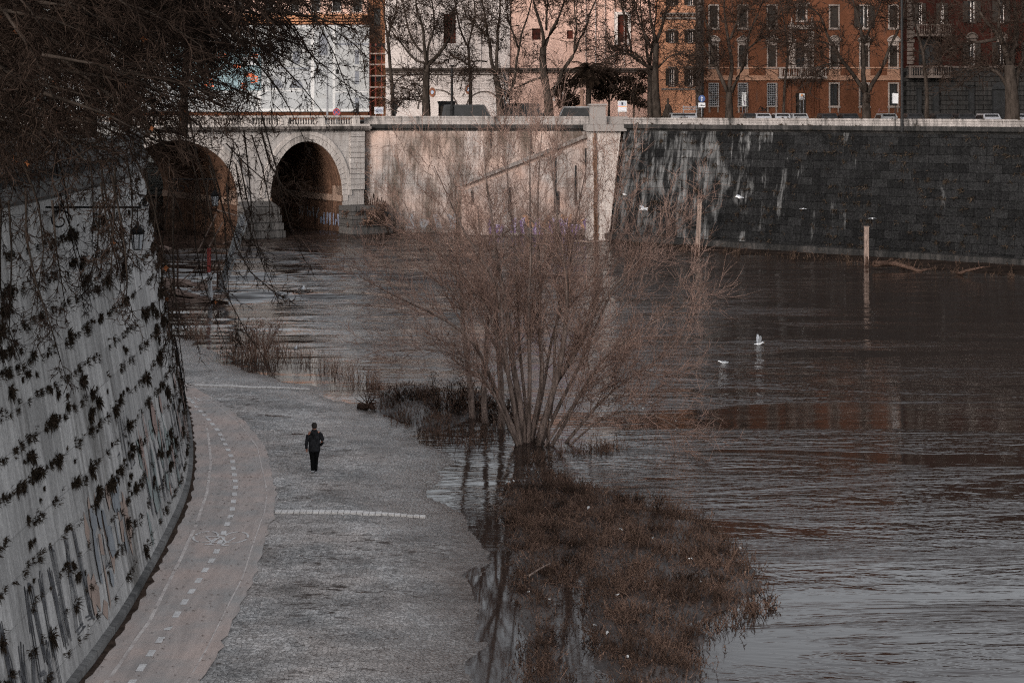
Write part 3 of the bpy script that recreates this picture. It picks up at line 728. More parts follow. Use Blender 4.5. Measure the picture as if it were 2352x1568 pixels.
mb = MB()                                          # banded pilaster at the right end
for k in range(11): mb.box(bt(802)+0.05, -0.02, -0.22, -0.003, 4.6+k*0.57, 4.6+k*0.57+0.52)
mb.build('pilaster', M['bridge'], br_)
mb = MB(); mb.box(-75, 1, 0.32, W_, 10.9, 11.4); mb.box(-75, 1, W_-0.4, W_+0.2, 11.42, 12.5); mb.box(-75, -1, W_-0.02, W_, 9.95, 10.9)
mb.build('deck', M['bridge_dirty'], br_)
mb = MB()                                          # stepped bases in the water
cxp = (bt(545)+bt(621))/2; hwp = (bt(621)-bt(545))/2
for k, (e, z0, z1) in enumerate(((1.4, -1, 0.7), (1.2, 0.7, 1.5), (1.0, 1.5, 2.3), (0.8, 2.3, 3.0))):
    mb.box(cxp-hwp+0.3-e*0.3, cxp+hwp-0.3+e*0.6, -1.2-e, -0.002*k-0.01, z0, z1-0.02)
mb.prism([(cxp-hwp-0.1, -2.0, 3.0), (cxp+hwp+0.3, -2.0, 3.0), (cxp+hwp, -0.01, 3.7), (cxp-hwp, -0.01, 3.7)], (0, 0.0, -0.02))
mb.build('pier_base', M['plinth'], br_); mb = MB()
for k, (e, z0, z1) in enumerate(((1.5, -1, 1.0), (1.3, 1.0, 2.0), (1.1, 2.0, 3.0))):
    mb.box(bt(778), 1.0+e*0.5, -1.8-e, -0.01-0.002*k, z0, z1-0.04)
mb.build('pier_base', M['plinth'], br_)

# ------------------------------------------------------------------ facades
def facade(name, x0, x1, y0, y1, d, holes, mat, parent, depth=12.0, rev=0.4, closed=True):
    """front wall with true openings, reveals, sides, back and top; pixel columns at a constant depth"""
    X = lambda x: PX(x, d); Z = lambda y: PZ(y, d)
    xs = sorted({X(x0), X(x1)} | {X(h[0]) for h in holes} | {X(h[1]) for h in holes})
    zs = sorted({Z(y0), Z(y1)} | {Z(h[2]) for h in holes} | {Z(h[3]) for h in holes})
    H = [(X(h[0]), X(h[1]), Z(h[3]), Z(h[2])) for h in holes]
    mb = MB()
    for a, e in zip(xs, xs[1:]):
        run = None
        for c, f in zip(zs, zs[1:]):
            mx, mz = (a+e)/2, (c+f)/2
            if any(h[0] < mx < h[1] and h[2] < mz < h[3] for h in H):
                if run: mb.quad((a, d, run), (e, d, run), (e, d, c), (a, d, c)); run = None
                continue
            if run is None: run = c
        if run is not None: mb.quad((a, d, run), (e, d, run), (e, d, zs[-1]), (a, d, zs[-1]))
    for h in H:
        mb.quad((h[0], d, h[2]), (h[0], d, h[3]), (h[0], d+rev, h[3]), (h[0], d+rev, h[2]))
        mb.quad((h[1], d, h[2]), (h[1], d+rev, h[2]), (h[1], d+rev, h[3]), (h[1], d, h[3]))
        mb.quad((h[0], d, h[3]), (h[1], d, h[3]), (h[1], d+rev, h[3]), (h[0], d+rev, h[3]))
        mb.quad((h[0], d, h[2]), (h[0], d+rev, h[2]), (h[1], d+rev, h[2]), (h[1], d, h[2]))
    a, e, c, f = X(x0), X(x1), Z(y1), Z(y0)
    if closed:
        mb.quad((a, d, c), (a, d+depth, c), (a, d+depth, f), (a, d, f)); mb.quad((e, d, c), (e, d, f), (e, d+depth, f), (e, d+depth, c))
        mb.quad((a, d+depth, c), (e, d+depth, c), (e, d+depth, f), (a, d+depth, f)); mb.quad((a, d, f), (e, d, f), (e, d+depth, f), (a, d+depth, f))
    return mb.build(name, mat, parent)
def band(mb, x0, x1, y0, y1, d, proud=0.12, back=-0.003):
    mb.box(PX(x0, d), PX(x1, d), d-proud, d+back, PZ(y1, d), PZ(y0, d))
def win(parent, x0, x1, y0, y1, d, trim, style='plain', sh=None, frame=3.0, pane='glass', lab=None, rev=0.3):
    """window: stone surround > pane, shutters"""
    mb = MB(); fw = frame
    band(mb, x0-fw, x0-0.05, y0-fw, y1+fw*0.6, d, 0.09); band(mb, x1+0.05, x1+fw, y0-fw, y1+fw*0.6, d, 0.09)
    band(mb, x0-0.05, x1+0.05, y0-fw, y0-0.05, d, 0.088); band(mb, x0-0.05, x1+0.05, y1+0.05, y1+fw*0.6, d, 0.088)
    band(mb, x0-fw*1.5, x1+fw*1.5, y1+fw*0.6, y1+fw*1.4, d, 0.2)
    c = (x0+x1)/2; hw = (x1-x0)/2+fw*1.9
    if style in ('segment', 'triangle'):
        yb = y0-fw-6; band(mb, x0-fw, x1+fw, yb, y0-fw-0.05, d, 0.12); band(mb, c-hw, c+hw, yb-3, yb, d, 0.38)
        n = 10; top = []
        for k in range(n+1):
            u = -1+2*k/n; hgt = 9*(1-u*u) if style == 'segment' else 10*(1-abs(u)); top.append((c+hw*u, yb-3.05-hgt))
        for (xa_, ya), (xb_, yb_) in zip(top, top[1:]):
            mb.prism([P(xa_, ya, d), P(xb_, yb_, d), P(xb_, yb_-2.6, d), P(xa_, ya-2.6, d)], (0, -0.38, 0))
        mb.prism([P(x, y, d) for x, y in top], (0, -0.16, 0))
    if style == 'hood': band(mb, x0-fw*2.2, x1+fw*2.2, y0-fw-3, y0-fw-0.05, d, 0.3)
    if style == 'corbel':
        for s_ in (x0-fw*0.8, x1-fw*0.4): mb.prism([P(s_, y1+4, d), P(s_, y1+16, d), P(s_+0.01, y1+4, d-0.28)], (0.18, 0, 0))
    wd = mb.build('window', trim, parent)
    if lab: wd['label'] = lab
    mb = MB(); mb.box(PX(x0, d), PX(x1, d), d+rev, d+rev+0.03, PZ(y1, d), PZ(y0, d)); mb.build('pane', M[pane], wd)
    if sh == 'closed':
        mb = MB()
        for xa_, xb_ in ((x0+0.2, c-0.15), (c+0.15, x1-0.2)): mb.box(PX(xa_, d), PX(xb_, d), d+0.10, d+0.15, PZ(y1-0.3, d), PZ(y0+0.3, d))
        mb.build('shutter', M['shutter'], wd)
    elif sh == 'open':
        for xa_, xb_ in ((x0-(x1-x0)*0.75-0.5, x0-0.6), (x1+0.6, x1+(x1-x0)*0.75+0.5)):
            mb = MB(); mb.box(PX(xa_, d), PX(xb_, d), d-0.16, d-0.10, PZ(y1, d), PZ(y0, d)); mb.build('shutter', M['shutter'], wd)
        mb = MB(); 
        for xm in (x0+0.6, c, x1-0.6): mb.box(PX(xm, d)-0.045, PX(xm, d)+0.045, d+0.20, d+0.26, PZ(y1, d), PZ(y0, d))
        mb.build('casement', M['white_trim'], wd)
    elif sh == 'bars':
        mb = MB()
        for k in range(6): xx = lerp(x0-2, x1+2, k/5); mb.box(PX(xx, d)-0.02, PX(xx, d)+0.02, d-0.22, d-0.18, PZ(y1+1, d), PZ(y0-1, d))
        for k in range(11): yy = lerp(y0-1, y1+1, k/10); mb.box(PX(x0-2.3, d), PX(x1+2.3, d), d-0.225, d-0.175, PZ(yy, d)-0.02, PZ(yy, d)+0.02)
        mb.build('iron_grille', M['greymetal'], wd)
    else:
        mb = MB()
        for xm in (x0+0.5, c, x1-0.5): mb.box(PX(xm, d)-0.03, PX(xm, d)+0.03, d+rev-0.05, d+rev-0.01, PZ(y1, d), PZ(y0, d))
        mb.build('casement', M['shutter'], wd)
    return wd
def balcony(parent, x0, x1, y0, y1, d, out, trim, name='balcony'):
    mb = MB(); z0, z1 = PZ(y1, d), PZ(y0, d); X0, X1 = PX(x0, d), PX(x1, d); h = z1-z0
    mb.box(X0, X1, d-out, d-0.01, z0, z0+h*0.2); mb.box(X0+0.02, X1-0.02, d-out+0.02, d-out+0.2, z1-h*0.12, z1)
    n = int((X1-X0)/0.28)
    for k in range(n+1):
        xx = lerp(X0+0.15, X1-0.15, k/n)
        if k % 9 == 0: mb.box(xx-0.14, xx+0.14, d-out+0.01, d-out+0.23, z0+h*0.2, z1-h*0.12)
        else: mb.lathe([(0.04, 0), (0.085, h*0.12), (0.09, h*0.25), (0.035, h*0.5), (0.06, h*0.68)], xx, d-out+0.12, 5, z0+h*0.2)
    for xx in (X0+0.02, X1-0.2): mb.box(xx, xx+0.18, d-out+0.24, d-0.02, z1-h*0.12, z1)
    return mb.build(name, trim, parent)

# orange palazzo
D = 190.0
pal = thing('palazzo', (PX(1840, D), D, 11.4), 'tall orange brown palazzo with stone balcony and pedimented windows behind the plane trees', 'building')
cols = [1639, 1706, 1773, 1916, 1985, 2052]
H = []; hw = 9.2
for c in cols: H += [(c-hw, c+hw, 14, 64), (c-hw+0.5, c+hw-0.5, 105, 154), (c-hw, c+hw, 193, 243), (c-hw, c+hw, -84, -34), (c-hw, c+hw, -190, -142)]
H += [(1829, 1851, 100, 154), (1828, 1852, 214, 266), (1832, 1850, 14, 46), (1832, 1850, -84, -34)]
facade('wall', 1616, 2075, -265, 275, D, H, M['orange'], pal)  # unseen upper floors raised to lengthen the reflection in the river
for i, c in enumerate(cols):
    win(pal, c-hw, c+hw, 14, 64, D, M['trim'], 'plain', 'open' if i == 4 else 'closed', 3.2)
    win(pal, c-hw+0.5, c+hw-0.5, 105, 154, D, M['trim'], 'triangle' if i == 1 else 'segment', 'closed', 3.0)
    win(pal, c-hw, c+hw, 193, 243, D, M['trim'], 'corbel', 'bars' if i < 3 else None, 2.4 if i < 3 else 3.4)
    win(pal, c-hw, c+hw, -84, -34, D, M['trim'], 'plain', 'closed', 3.2); win(pal, c-hw, c+hw, -190, -142, D, M['trim'], 'plain', 'closed', 3.2)
win(pal, 1829, 1851, 100, 154, D, M['trim_dark'], 'plain', None, 2.0); win(pal, 1832, 1850, 14, 46, D, M['trim'], 'hood', None, 4.0); win(pal, 1832, 1850, -84, -34, D, M['trim'], 'plain', 'closed', 3.0)
mb = MB(); band(mb, 1616, 2075, 154.5, 157.5, D, 0.13); band(mb, 1616, 2075, 174, 177.5, D, 0.14); band(mb, 1616, 2075, 178, 185, D, 0.2)
for c in cols: band(mb, c-14, c+14, 158, 173.5, D, 0.07)
mb.build('string_course', M['trim_band'], pal)
mb = MB(); band(mb, 1616, 2079, -266, -256, D, 0.9); band(mb, 1616, 2077, -256, -250, D, 0.5); mb.build('cornice', M['trim'], pal)
mb = MB()
for yq in range(-251, 262, 9):
    for xq in (1601, ):
        band(mb, xq+(1.5 if (yq//9) % 2 else 0), xq+15, yq, yq+7.4, D, 0.16)
mb.box(PX(1602, D), PX(1616, D), D, D+12, 11, PZ(-265, D)); mb.build('quoins', M['trim_dark'], pal)
balcony(pal, 1786, 1896, 155, 181, D, 1.1, M['trim'])
mb = MB()                                          # columns beside the central window, entablature, obelisk finials
for xx in (1822, 1850):
    mb.lathe([(0.32, 0), (0.32, 0.2), (0.2, 0.3), (0.2, 2.9), (0.3, 3.1), (0.3, 3.25)], PX(xx, D), D-0.45, 8, PZ(154.5, D)+0.0+0.01)
band(mb, 1808, 1866, 59, 63.5, D, 0.8); band(mb, 1812, 1862, 64, 68, D, 0.65)
for xx in (1815, 1859, 1865):
    for k in range(12): band(mb, xx-4, xx+4, 72+k*7, 72+k*7+5.4, D, 0.2)
for xx in (1817, 1863): mb.lathe([(0.2, 0), (0.28, 0.2), (0.1, 0.35), (0.06, 1.1)], PX(xx, D), D-0.5, 6, PZ(58.8, D))
mb.build('aedicule', M['trim'], pal)
mb = MB(); mb.box(PX(1828, D), PX(1852, D), D+0.35, D+0.4, 11.3, PZ(214, D)); mb.build('door', M['shutter'], pal)
mb = MB()
for xx in (1803, 1814, 1866, 1878): band(mb, xx-3, xx+3, 190, 262, D, 0.16)
for xx in (1800, 1832, 1876): mb.prism([P(xx, 182, D), P(xx, 206, D), P(xx+0.1, 182, D-0.9)], (0.35, 0, 0))
mb.build('door_surround', M['orange_low'], pal)
mb = MB()                                          # sprayed tags along the foot of the wall
def squig(mb, X0, Z0, y, wdt, hgt, n, th, seed):
    rr = random.Random(seed); pts = [(X0, Z0)]
    for k in range(n): pts.append((X0+wdt*(k+1)/n+rr.uniform(-.1, .1)*wdt, Z0+hgt*(rr.random() if k % 2 else rr.uniform(0.5, 1))*(1 if k % 2 else 0.2)))
    for (a, c), (e, f) in zip(pts, pts[1:]):
        L = math.hypot(e-a, f-c) or 1e-6; nx_, nz_ = -(f-c)/L*th/2, (e-a)/L*th/2
        mb.quad((a-nx_, y, c-nz_), (e-nx_, y, f-nz_), (e+nx_, y, f+nz_), (a+nx_, y, c+nz_)); y -= 0.0015
for x0, y0, ww, hh, sd in ((1740, 258, 1.3, 0.75, 1), (1690, 259, 0.9, 0.7, 2), (1741, 252, 1.2, 0.4, 5)): squig(mb, PX(x0, D), PZ(y0, D), D-0.012, ww, hh, 9, 0.09, sd)
mb.build('sprayed_tag', M['black'], pal)
mb = MB(); squig(mb, PX(2016, D), PZ(258, D), D-0.012, 1.1, 0.5, 9, 0.09, 9); mb.build('sprayed_tag', plain('faded_violet_paint', (0.10, 0.05, 0.05)), pal)
for xx in (1612, 2079): mb = MB(); mb.tube([(PX(xx, D), D-0.25, 11.4), (PX(xx, D), D-0.25, PZ(-250, D))], 0.09, 6); mb.build('downpipe', M['iron'], pal)
mb = MB(); a, e = PX(1600, D), PX(2076, D); z = PZ(-265, D)
mb.v = [(a, D-1, z), (e, D-1, z), (e, D+13, z), (a, D+13, z), (a+4, D+6, z+3), (e-4, D+6, z+3)]; mb.f = [(0, 1, 5, 4), (1, 2, 5), (2, 3, 4, 5), (3, 0, 4), (0, 3, 2, 1)]
M['roof'] = plain('roof_tiles', (0.12, 0.06, 0.045), (0.06, 0.03, 0.025), 2, stretch=(4, 1, 1)); mb.build('roof', M['roof'], pal)

# dark red palazzo
D = 188.0
red = thing('palazzo', (PX(2220, D), D, 11.4), 'maroon palazzo with vignette-dimmed plaster, grey rusticated ground floor and stacked balustraded balconies', 'building')
H = []; cr = [2231, 2299, 2366]
for c in cr: H += [(c-8, c+8, 3, 52), (c-8, c+8, 98, 150), (c-8, c+8, -86, -36)]
H += [(2108, 2118, 8, 55), (2158, 2168, 8, 55), (2110, 2165, 88, 150), (2108, 2118, -86, -36), (2158, 2168, -86, -36)]
facade('wall', 2082, 2440, -260, 156, D, H, M['maroon'], red)  # out-of-view top raised so its reflection reaches further down the water
mb = MB(); band(mb, 2110, 2165, 88, 150, D+1.6, 0.0, 0.1); mb.build('loggia_back', M['glass'], red)
H2 = [(2105, 2120, 202, 262), (2142, 2160, 196, 256), (2224, 2241, 196, 256), (2279, 2315, 205, 275)]
facade('ground_floor', 2082, 2440, 156, 275, D-0.12, H2, M['rustic'], red, depth=11)
for k, h in enumerate(H2):
    mb = MB(); mb.box(PX(h[0], D), PX(h[1], D), D+0.25, D+0.3, PZ(h[3], D), PZ(h[2], D)); mb.build(('door', 'window', 'window', 'gate')[k], M['glass'], red)
mb = MB(); n = 14; c, rr = 2297, 18
pts = [(c-rr*math.cos(math.pi*k/n), 205-rr*0.9*math.sin(math.pi*k/n)) for k in range(n+1)]
mb.prism([P(x, y, D-0.12) for x, y in pts], (0, -0.02, 0)); mb.build('archway', M['glass'], red)
for i, c in enumerate(cr):
    win(red, c-8, c+8, 98, 150, D, M['trim_dark'], 'segment', 'open', 3.0); win(red, c-8, c+8, 3, 52, D, M['trim_dark'], 'plain', 'open', 1.5); win(red, c-8, c+8, -86, -36, D, M['trim_dark'], 'plain', 'closed', 1.5)
for c in (2113, 2163):
    win(red, c-5, c+5, 8, 55, D, M['trim_dark'], 'plain', 'open', 1.2); win(red, c-5, c+5, -86, -36, D, M['trim_dark'], 'plain', None, 1.2)
balcony(red, 2097, 2179, 57, 85, D, 1.5, M['trim_dark']); balcony(red, 2080, 2179, 152, 180, D, 1.6, M['trim_dark'])
mb = MB(); band(mb, 2179, 2440, 152, 156.5, D, 0.35); band(mb, 2082, 2440, -261, -252, D, 0.8); mb.build('cornice', M['trim_dark'], red)
mb = MB()
for yq in range(-250, 150, 10): band(mb, 2083, 2097+(3 if (yq//10) % 2 else 0), yq, yq+8, D, 0.18)
mb.build('quoins', M['trim_dark'], red)

# peach house between
D = 192.0
pea = thing('town_house', (PX(1565, D), D, 11.4), 'narrow peach house with dark shutters between the church and orange palazzo', 'building')
H = []
for c in (1543, 1586): H += [(c-5.5, c+5.5, 72, 97), (c-5.5, c+5.5, 158, 197), (c-5.5, c+5.5, -20, 12)]
facade('wall', 1519, 1603, -190, 275, D, H, M['peach'], pea)  # storeys above the view extended for the water reflection
for c in (1543, 1586):
    win(pea, c-5.5, c+5.5, 72, 97, D, M['trim'], 'hood', 'open', 1.8); win(pea, c-5.5, c+5.5, 158, 197, D, M['trim'], 'hood', 'open', 1.8); win(pea, c-5.5, c+5.5, -20, 12, D, M['trim'], 'plain', 'open', 1.8)
mb = MB(); band(mb, 1516, 1603, 30, 33.5, D, 0.5); band(mb, 1517, 1603, 40, 45, D, 0.25); band(mb, 1519, 1603, 203, 207, D, 0.12); band(mb, 1519, 1603, -192, -184, D, 0.6)
for k in range(11): band(mb, 1520+k*7.6, 1524+k*7.6, 34, 38, D, 0.4)
mb.build('cornice', M['trim'], pea)

# church / long convent wall: pale pink part and salmon part
D = 200.0
chu = thing('church', (PX(1200, D), D, 11.4), 'large pale pink and salmon church flank with tall rusty window seen through plane trees', 'building')
H = [(1019, 1047, 32, 100), (1008, 1046, 233, 275)]
facade('wall', 886, 1168, -70, 275, D, H, M['palepink'], chu, depth=30)
H = [(1419, 1440, 34, 98), (1130, 1150, 66, 92), (1222, 1242, 66, 92), (1302, 1316, 70, 90), (1274, 1290, 205, 222)]
H = [h for h in H if h[0] > 1168]
facade('salmon_wall', 1168.2, 1522, -70, 275, D+0.15, H, M['salmon'], chu, depth=30)
mb = MB(); mb.box(PX(1019, D), PX(1047, D), D+0.3, D+0.35, PZ(100, D), PZ(32, D)); wd = mb.build('window', M['redglass'], chu)
wd['label'] = 'tall window with rusty red grid'
mb = MB()
for k in range(5): xx = PX(lerp(1019, 1047, k/4), D); mb.box(xx-0.04, xx+0.04, D+0.2, D+0.28, PZ(100, D), PZ(32, D))
for k in range(9): z = PZ(lerp(32, 100, k/8), D); mb.box(PX(1019, D), PX(1047, D), D+0.2, D+0.28, z-0.04, z+0.04)
mb.build('muntins', M['shutter'], wd)
mb = MB(); mb.box(PX(1419, D), PX(1440, D), D+0.4, D+0.45, PZ(98, D), PZ(34, D)); wd = mb.build('window', M['redglass'], chu)
mb = MB(); band(mb, 1411, 1418.8, 28, 104, D, 0.12, 0.14); band(mb, 1440.2, 1449, 28, 104, D, 0.12, 0.14); band(mb, 1418.8, 1440.2, 28, 33.8, D, 0.11, 0.14); mb.build('surround', M['white_trim'], wd)
mb = MB(); mb.box(PX(1222, D), PX(1242, D), D+0.4, D+0.45, PZ(92, D), PZ(66, D)); mb.build('niche_window', M['redglass'], chu); mb = MB(); mb.box(PX(1302, D), PX(1316, D), D+0.4, D+0.45, PZ(90, D), PZ(70, D)); mb.build('niche_window', M['redglass'], chu)
mb = MB(); mb.box(PX(1274, D), PX(1290, D), D+0.5, D+0.55, PZ(222, D), PZ(205, D)); mb.build('window', M['shutter'], chu); mb = MB(); mb.box(PX(1008, D), PX(1046, D), D+0.3, D+0.36, 11.3, PZ(233, D)); mb.build('door', M['shutter'], chu)
mb = MB(); n = 12
for k in range(n):
    a0, a1 = math.pi*k/n, math.pi*(k+1)/n
    q = lambda a, r: P(1282-r*math.cos(a), 205-r*math.sin(a), D)
    mb.prism([q(a0, 8), q(a1, 8), q(a1, 12), q(a0, 12)], (0, -0.1, 0))
band(mb, 1270, 1273.8, 205, 232, D, 0.1); band(mb, 1290.2, 1294, 205, 232, D, 0.1); mb.build('window_arch', M['white_trim'], chu)
mb = MB(); band(mb, 886, 1522, 157, 161, D, 0.7, 0.1); band(mb, 886, 1522, 161.2, 167, D, 0.35, 0.1); band(mb, 886, 1168, 170, 173, D, 0.12)
band(mb, 886, 1522, -72, -62, D, 0.9, 0.1); mb.build('cornice', M['trim_dark'], chu)
mb = MB()
for xx in (890, 950, 1062, 1100, 1166): band(mb, xx-5, xx+5, -60, 156, D, 0.15)
for k in range(8): band(mb, 893, 1166, 178+k*6, 180+k*6, D, 0.05)
for k in range(5):
    band(mb, 1345+k*22, 1346+k*22, -60, 156, D, 0.15, 0.13)
mb.build('pilaster', M['palepink'], chu)
n = 14
for c, r in ((1005, 44), (1112, 40)):
    mb = MB()
    for k in range(n):
        a0, a1 = math.pi*k/n, math.pi*(k+1)/n
        q = lambda a, rr: P(c-rr*math.cos(a), 258-rr*0.95*math.sin(a)-8, D)
        mb.prism([q(a0, r), q(a1, r), q(a1, r+3), q(a0, r+3)], (0, -0.09, 0))
    mb.build('blind_arch', M['trim_dark'], chu)
for cx_, cy_ in ((993, 212), (1076, 206)):
    mb = MB(); pts = [P(cx_+7*math.cos(6.28*k/14), cy_+11*math.sin(6.28*k/14), D) for k in range(14)]; mb.prism(pts, (0, -0.11, 0)); cr_ = mb.build('painted_crest', plain('crest_ochre', (0.17, 0.07, 0.04), (0.10, 0.05, 0.035), 4), chu)
    mb = MB(); pts = [P(cx_+3.4*math.cos(6.28*k/10), cy_+4.5*math.sin(6.28*k/10), D) for k in range(10)]; mb.prism([q-Vector((0, 0.112, 0)) for q in pts], (0, -0.03, 0)); mb.build('shield', plain('crest_blue', (0.28, 0.33, 0.42)), cr_)

# ochre building with scaffold decks
D = 206.0
och = thing('scaffolded_house', (PX(875, D), D, 11.4), 'ochre brown building with open scaffold decks beside the white wrapped facade', 'building')
H = [(858, 874, 18, 62), (889, 896, 20, 66), (852, 884, 100, 108), (852, 880, 128, 138), (850, 880, 172, 188)]
facade('wall', 846, 904, -50, 275, D, H, M['brownred'], och)
for h in H: mb = MB(); mb.box(PX(h[0], D), PX(h[1], D), D+0.3, D+0.33, PZ(h[3], D), PZ(h[2], D)); mb.build('window', M['glass'], och)
scf = thing('scaffolding', (PX(865, 203), 203, 11.4), 'metal scaffolding with plank decks in front of the ochre building', 'scaffolding')
mb = MB(); Ds = 203.5
plk = plain('scaffold_planks', (0.19, 0.155, 0.14), (0.10, 0.08, 0.07), 2)
for yy in (125, 150, 176, 202, 226): mb = MB(); mb.box(PX(849, Ds), PX(890, Ds), Ds, Ds+1.4, PZ(yy, Ds), PZ(yy-3, Ds)); mb.build('plank_deck', plk, scf)
mb = MB()
for xx in (850, 862, 876, 889):
    for yo in (0.02, 1.35): mb.tube([(PX(xx, Ds), Ds+yo, 11.4), (PX(xx, Ds), Ds+yo, PZ(100, Ds))], 0.035, 4)
for yy in (140, 190, 214):
    mb.tube([P(850, yy+22, Ds-0.02), P(889, yy, Ds-0.02)], 0.03, 4)
mb.build('tube_frame', plain('rusty_tube', (0.20, 0.06, 0.045)), scf)

# white building wrapped in a printed sheet
D = 204.0
whi = thing('wrapped_building', (PX(600, D), D, 11.4), 'building wrapped in a grey white printed facade sheet under an orange cornice', 'building')
M['sheet'] = plaster('printed_sheet', (0.25, 0.255, 0.26), (0.215, 0.22, 0.228), stain=0.2)
M['sheet_light'] = plain('printed_sheet_light', (0.35, 0.345, 0.345), (0.31, 0.31, 0.31), 1)
M['sheet_grey'] = plain('printed_sheet_grey', (0.13, 0.135, 0.15), (0.10, 0.105, 0.12), 3)
M['sheet_mid'] = plain('printed_sheet_mid', (0.235, 0.235, 0.235), (0.20, 0.205, 0.21), 2)
facade('wall', 120, 845, 36, 275, D+0.3, [], M['orange'], whi, depth=14)
mb = MB(); mb.box(PX(130, D), PX(848, D), D-0.05, D+0.25, PZ(257, D), PZ(58, D)); sh = mb.build('facade_sheet', M['sheet'], whi)
mb = MB()
for x0, x1 in ((590, 600), (714, 722), (764, 770)): band(mb, x0, x1, 66, 250, D-0.05, 0.02)
band(mb, 590, 848, 250, 256, D-0.05, 0.03); band(mb, 770, 848, 210, 213, D-0.05, 0.02); band(mb, 600, 714, 208, 210, D-0.05, 0.02); band(mb, 590, 848, 60, 65, D-0.05, 0.02)
for cx_ in (635, 680): band(mb, cx_-16, cx_+16, 203, 206, D-0.05, 0.025)
mb.build('printed_pilaster', M['sheet_light'], sh)
mb = MB()
for cx_ in (635, 681):
    mb.prism([P(cx_-15*math.cos(math.pi*k/12), 202.8-20*math.sin(math.pi*k/12), D-0.055) for k in range(13)], (0, -0.012, 0))
mb.prism([P(742.5-10*math.cos(math.pi*k/12), 84-7*math.sin(math.pi*k/12), D-0.055) for k in range(13)]+[P(752.5, 127, D-0.055), P(732.5, 127, D-0.055)], (0, -0.012, 0))
for x0, x1, y0, y1 in ((626, 637, 118, 147), (673, 689, 118, 147), (815, 825, 115, 148), (815, 825, 164, 194), (815, 825, 225, 247), (640, 714, 156, 159), (770, 848, 100, 104), (725, 762, 163, 164)): band(mb, x0, x1, y0, y1, D-0.055, 0.012)
mb.build('printed_window', M['sheet_grey'], sh)
for q in ((771, 847, 105, 208, .006), (604, 712, 66, 154, .005), (726, 760, 216, 226, .01)): mb = MB(); band(mb, *q[:4], D-0.055, q[4]); mb.build('printed_panel', M['sheet_mid'], sh)
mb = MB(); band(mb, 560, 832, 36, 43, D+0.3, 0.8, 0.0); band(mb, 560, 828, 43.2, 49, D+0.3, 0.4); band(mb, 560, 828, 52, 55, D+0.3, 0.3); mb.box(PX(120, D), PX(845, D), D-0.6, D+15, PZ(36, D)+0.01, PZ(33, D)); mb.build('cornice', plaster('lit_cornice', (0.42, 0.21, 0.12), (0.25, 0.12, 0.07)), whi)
mb = MB(); mb.box(PX(392, D), PX(600, D), D-0.12, D-0.056, PZ(208, D), PZ(110, D)); ad = mb.build('advert_poster', plain('poster_blue', (0.17, 0.23, 0.25), (0.11, 0.155, 0.175), 0.5), whi)
mb = MB()
for x0, x1, y0, y1 in ((578, 592, 124, 134), (560, 583, 168, 176), (576, 592, 172, 190), (535, 552, 146, 156), (500, 520, 120, 140), (555, 566, 190, 205), (470, 490, 180, 200)): 
    for k in range(3): squig(mb, PX(x0, D), PZ(lerp(y1, y0, k/3), D), D-0.13-0.02*k, (x1-x0)*D/F, (y1-y0)*D/F/3, 9, 0.16, int(x0)+k)
mb.build('poster_figures', plain('poster_orange', (0.5, 0.13, 0.06), (0.36, 0.09, 0.05), 3), ad)
mb = MB(); mb.box(PX(556, D), PX(592, D), D-0.14, D-0.121, PZ(150, D), PZ(132, D)); mb.build('poster_panel', M['white'], ad)
fc = bpy.data.curves.new('poster_text', 'FONT'); fc.body = 'ZELLE'; fc.size = 0.75; fc.extrude = 0.01; fc.align_x = 'CENTER'
fo = bpy.data.objects.new('poster_text', fc); C.objects.link(fo); fo.parent = ad; fo.location = (PX(582, D), D-0.16, PZ(146, D)); fo.rotation_euler = (R(90), 0, 0); fc.materials.append(M['black'])
bpy.context.view_layer.update(); tm = bpy.data.meshes.new_from_object(fo); to = bpy.data.objects.new('poster_lettering', tm); C.objects.link(to); to.parent = ad; to.location = fo.location; to.rotation_euler = fo.rotation_euler; bpy.data.objects.remove(fo)

# pink building rising behind the wrapped one
D = 232.0
bk = thing('rear_building', (PX(760, D), D, 11.4), 'pink lit building with dark windows rising above the white wrapped facade', 'building')
H = [(c, c+18, y, y+34) for c in (470, 540, 610, 668, 716, 764, 812) for y in (-8, -78)]
facade('wall', 420, 900, -95, 275, D, H, M['salmon'], bk)
for h in H: 
    win(bk, h[0], h[1], h[2], h[3], D, M['white_trim'], 'plain', None, 1.5)
mb = MB(); band(mb, 420, 900, -30, -26, D, 0.4); band(mb, 420, 900, -97, -90, D, 0.9); mb.build('cornice', M['white_trim'], bk)
# ------------------------------------------------------------------ bare trees
def rv(rr): 
    while True:
        v = Vector((rr.uniform(-1, 1), rr.uniform(-1, 1), rr.uniform(-1, 1)))
        if 0.05 < v.length < 1: return v.normalized()
TIPS = []
def grow(mb, p, d, L, r, lvl, cfg, rr):
    """cfg[lvl] = (segments, wander, tropism z, children, spread, length ratio, radius ratio)"""
    ns, wan, trop, nch, spr, lr, rad = cfg[lvl]
    pts = [p]; q = p; dd = d.copy(); step = L/ns
    for k in range(ns):
        dd = (dd+rv(rr)*wan+Vector((0, 0, trop))).normalized(); q = q+dd*step; pts.append(q)
    mb.tube([tuple(x) for x in pts], [r*(1-0.75*k/ns) for k in range(ns+1)], 3)
    if lvl+1 < len(cfg):
        for c in range(nch):
            t_ = rr.uniform(0.15, 1.0)*ns; i = min(int(t_), ns-1); b_ = pts[i].lerp(pts[i+1], t_-i)
            a = (pts[i+1]-pts[i]).normalized(); nd = (a+rv(rr)*spr).normalized()
            grow(mb, b_, nd, L*lr*rr.uniform(0.6, 1.2), max(r*rad, RMIN[0]), lvl+1, cfg, rr)
    else: TIPS.append(pts[-1])
RMIN = [0.006]
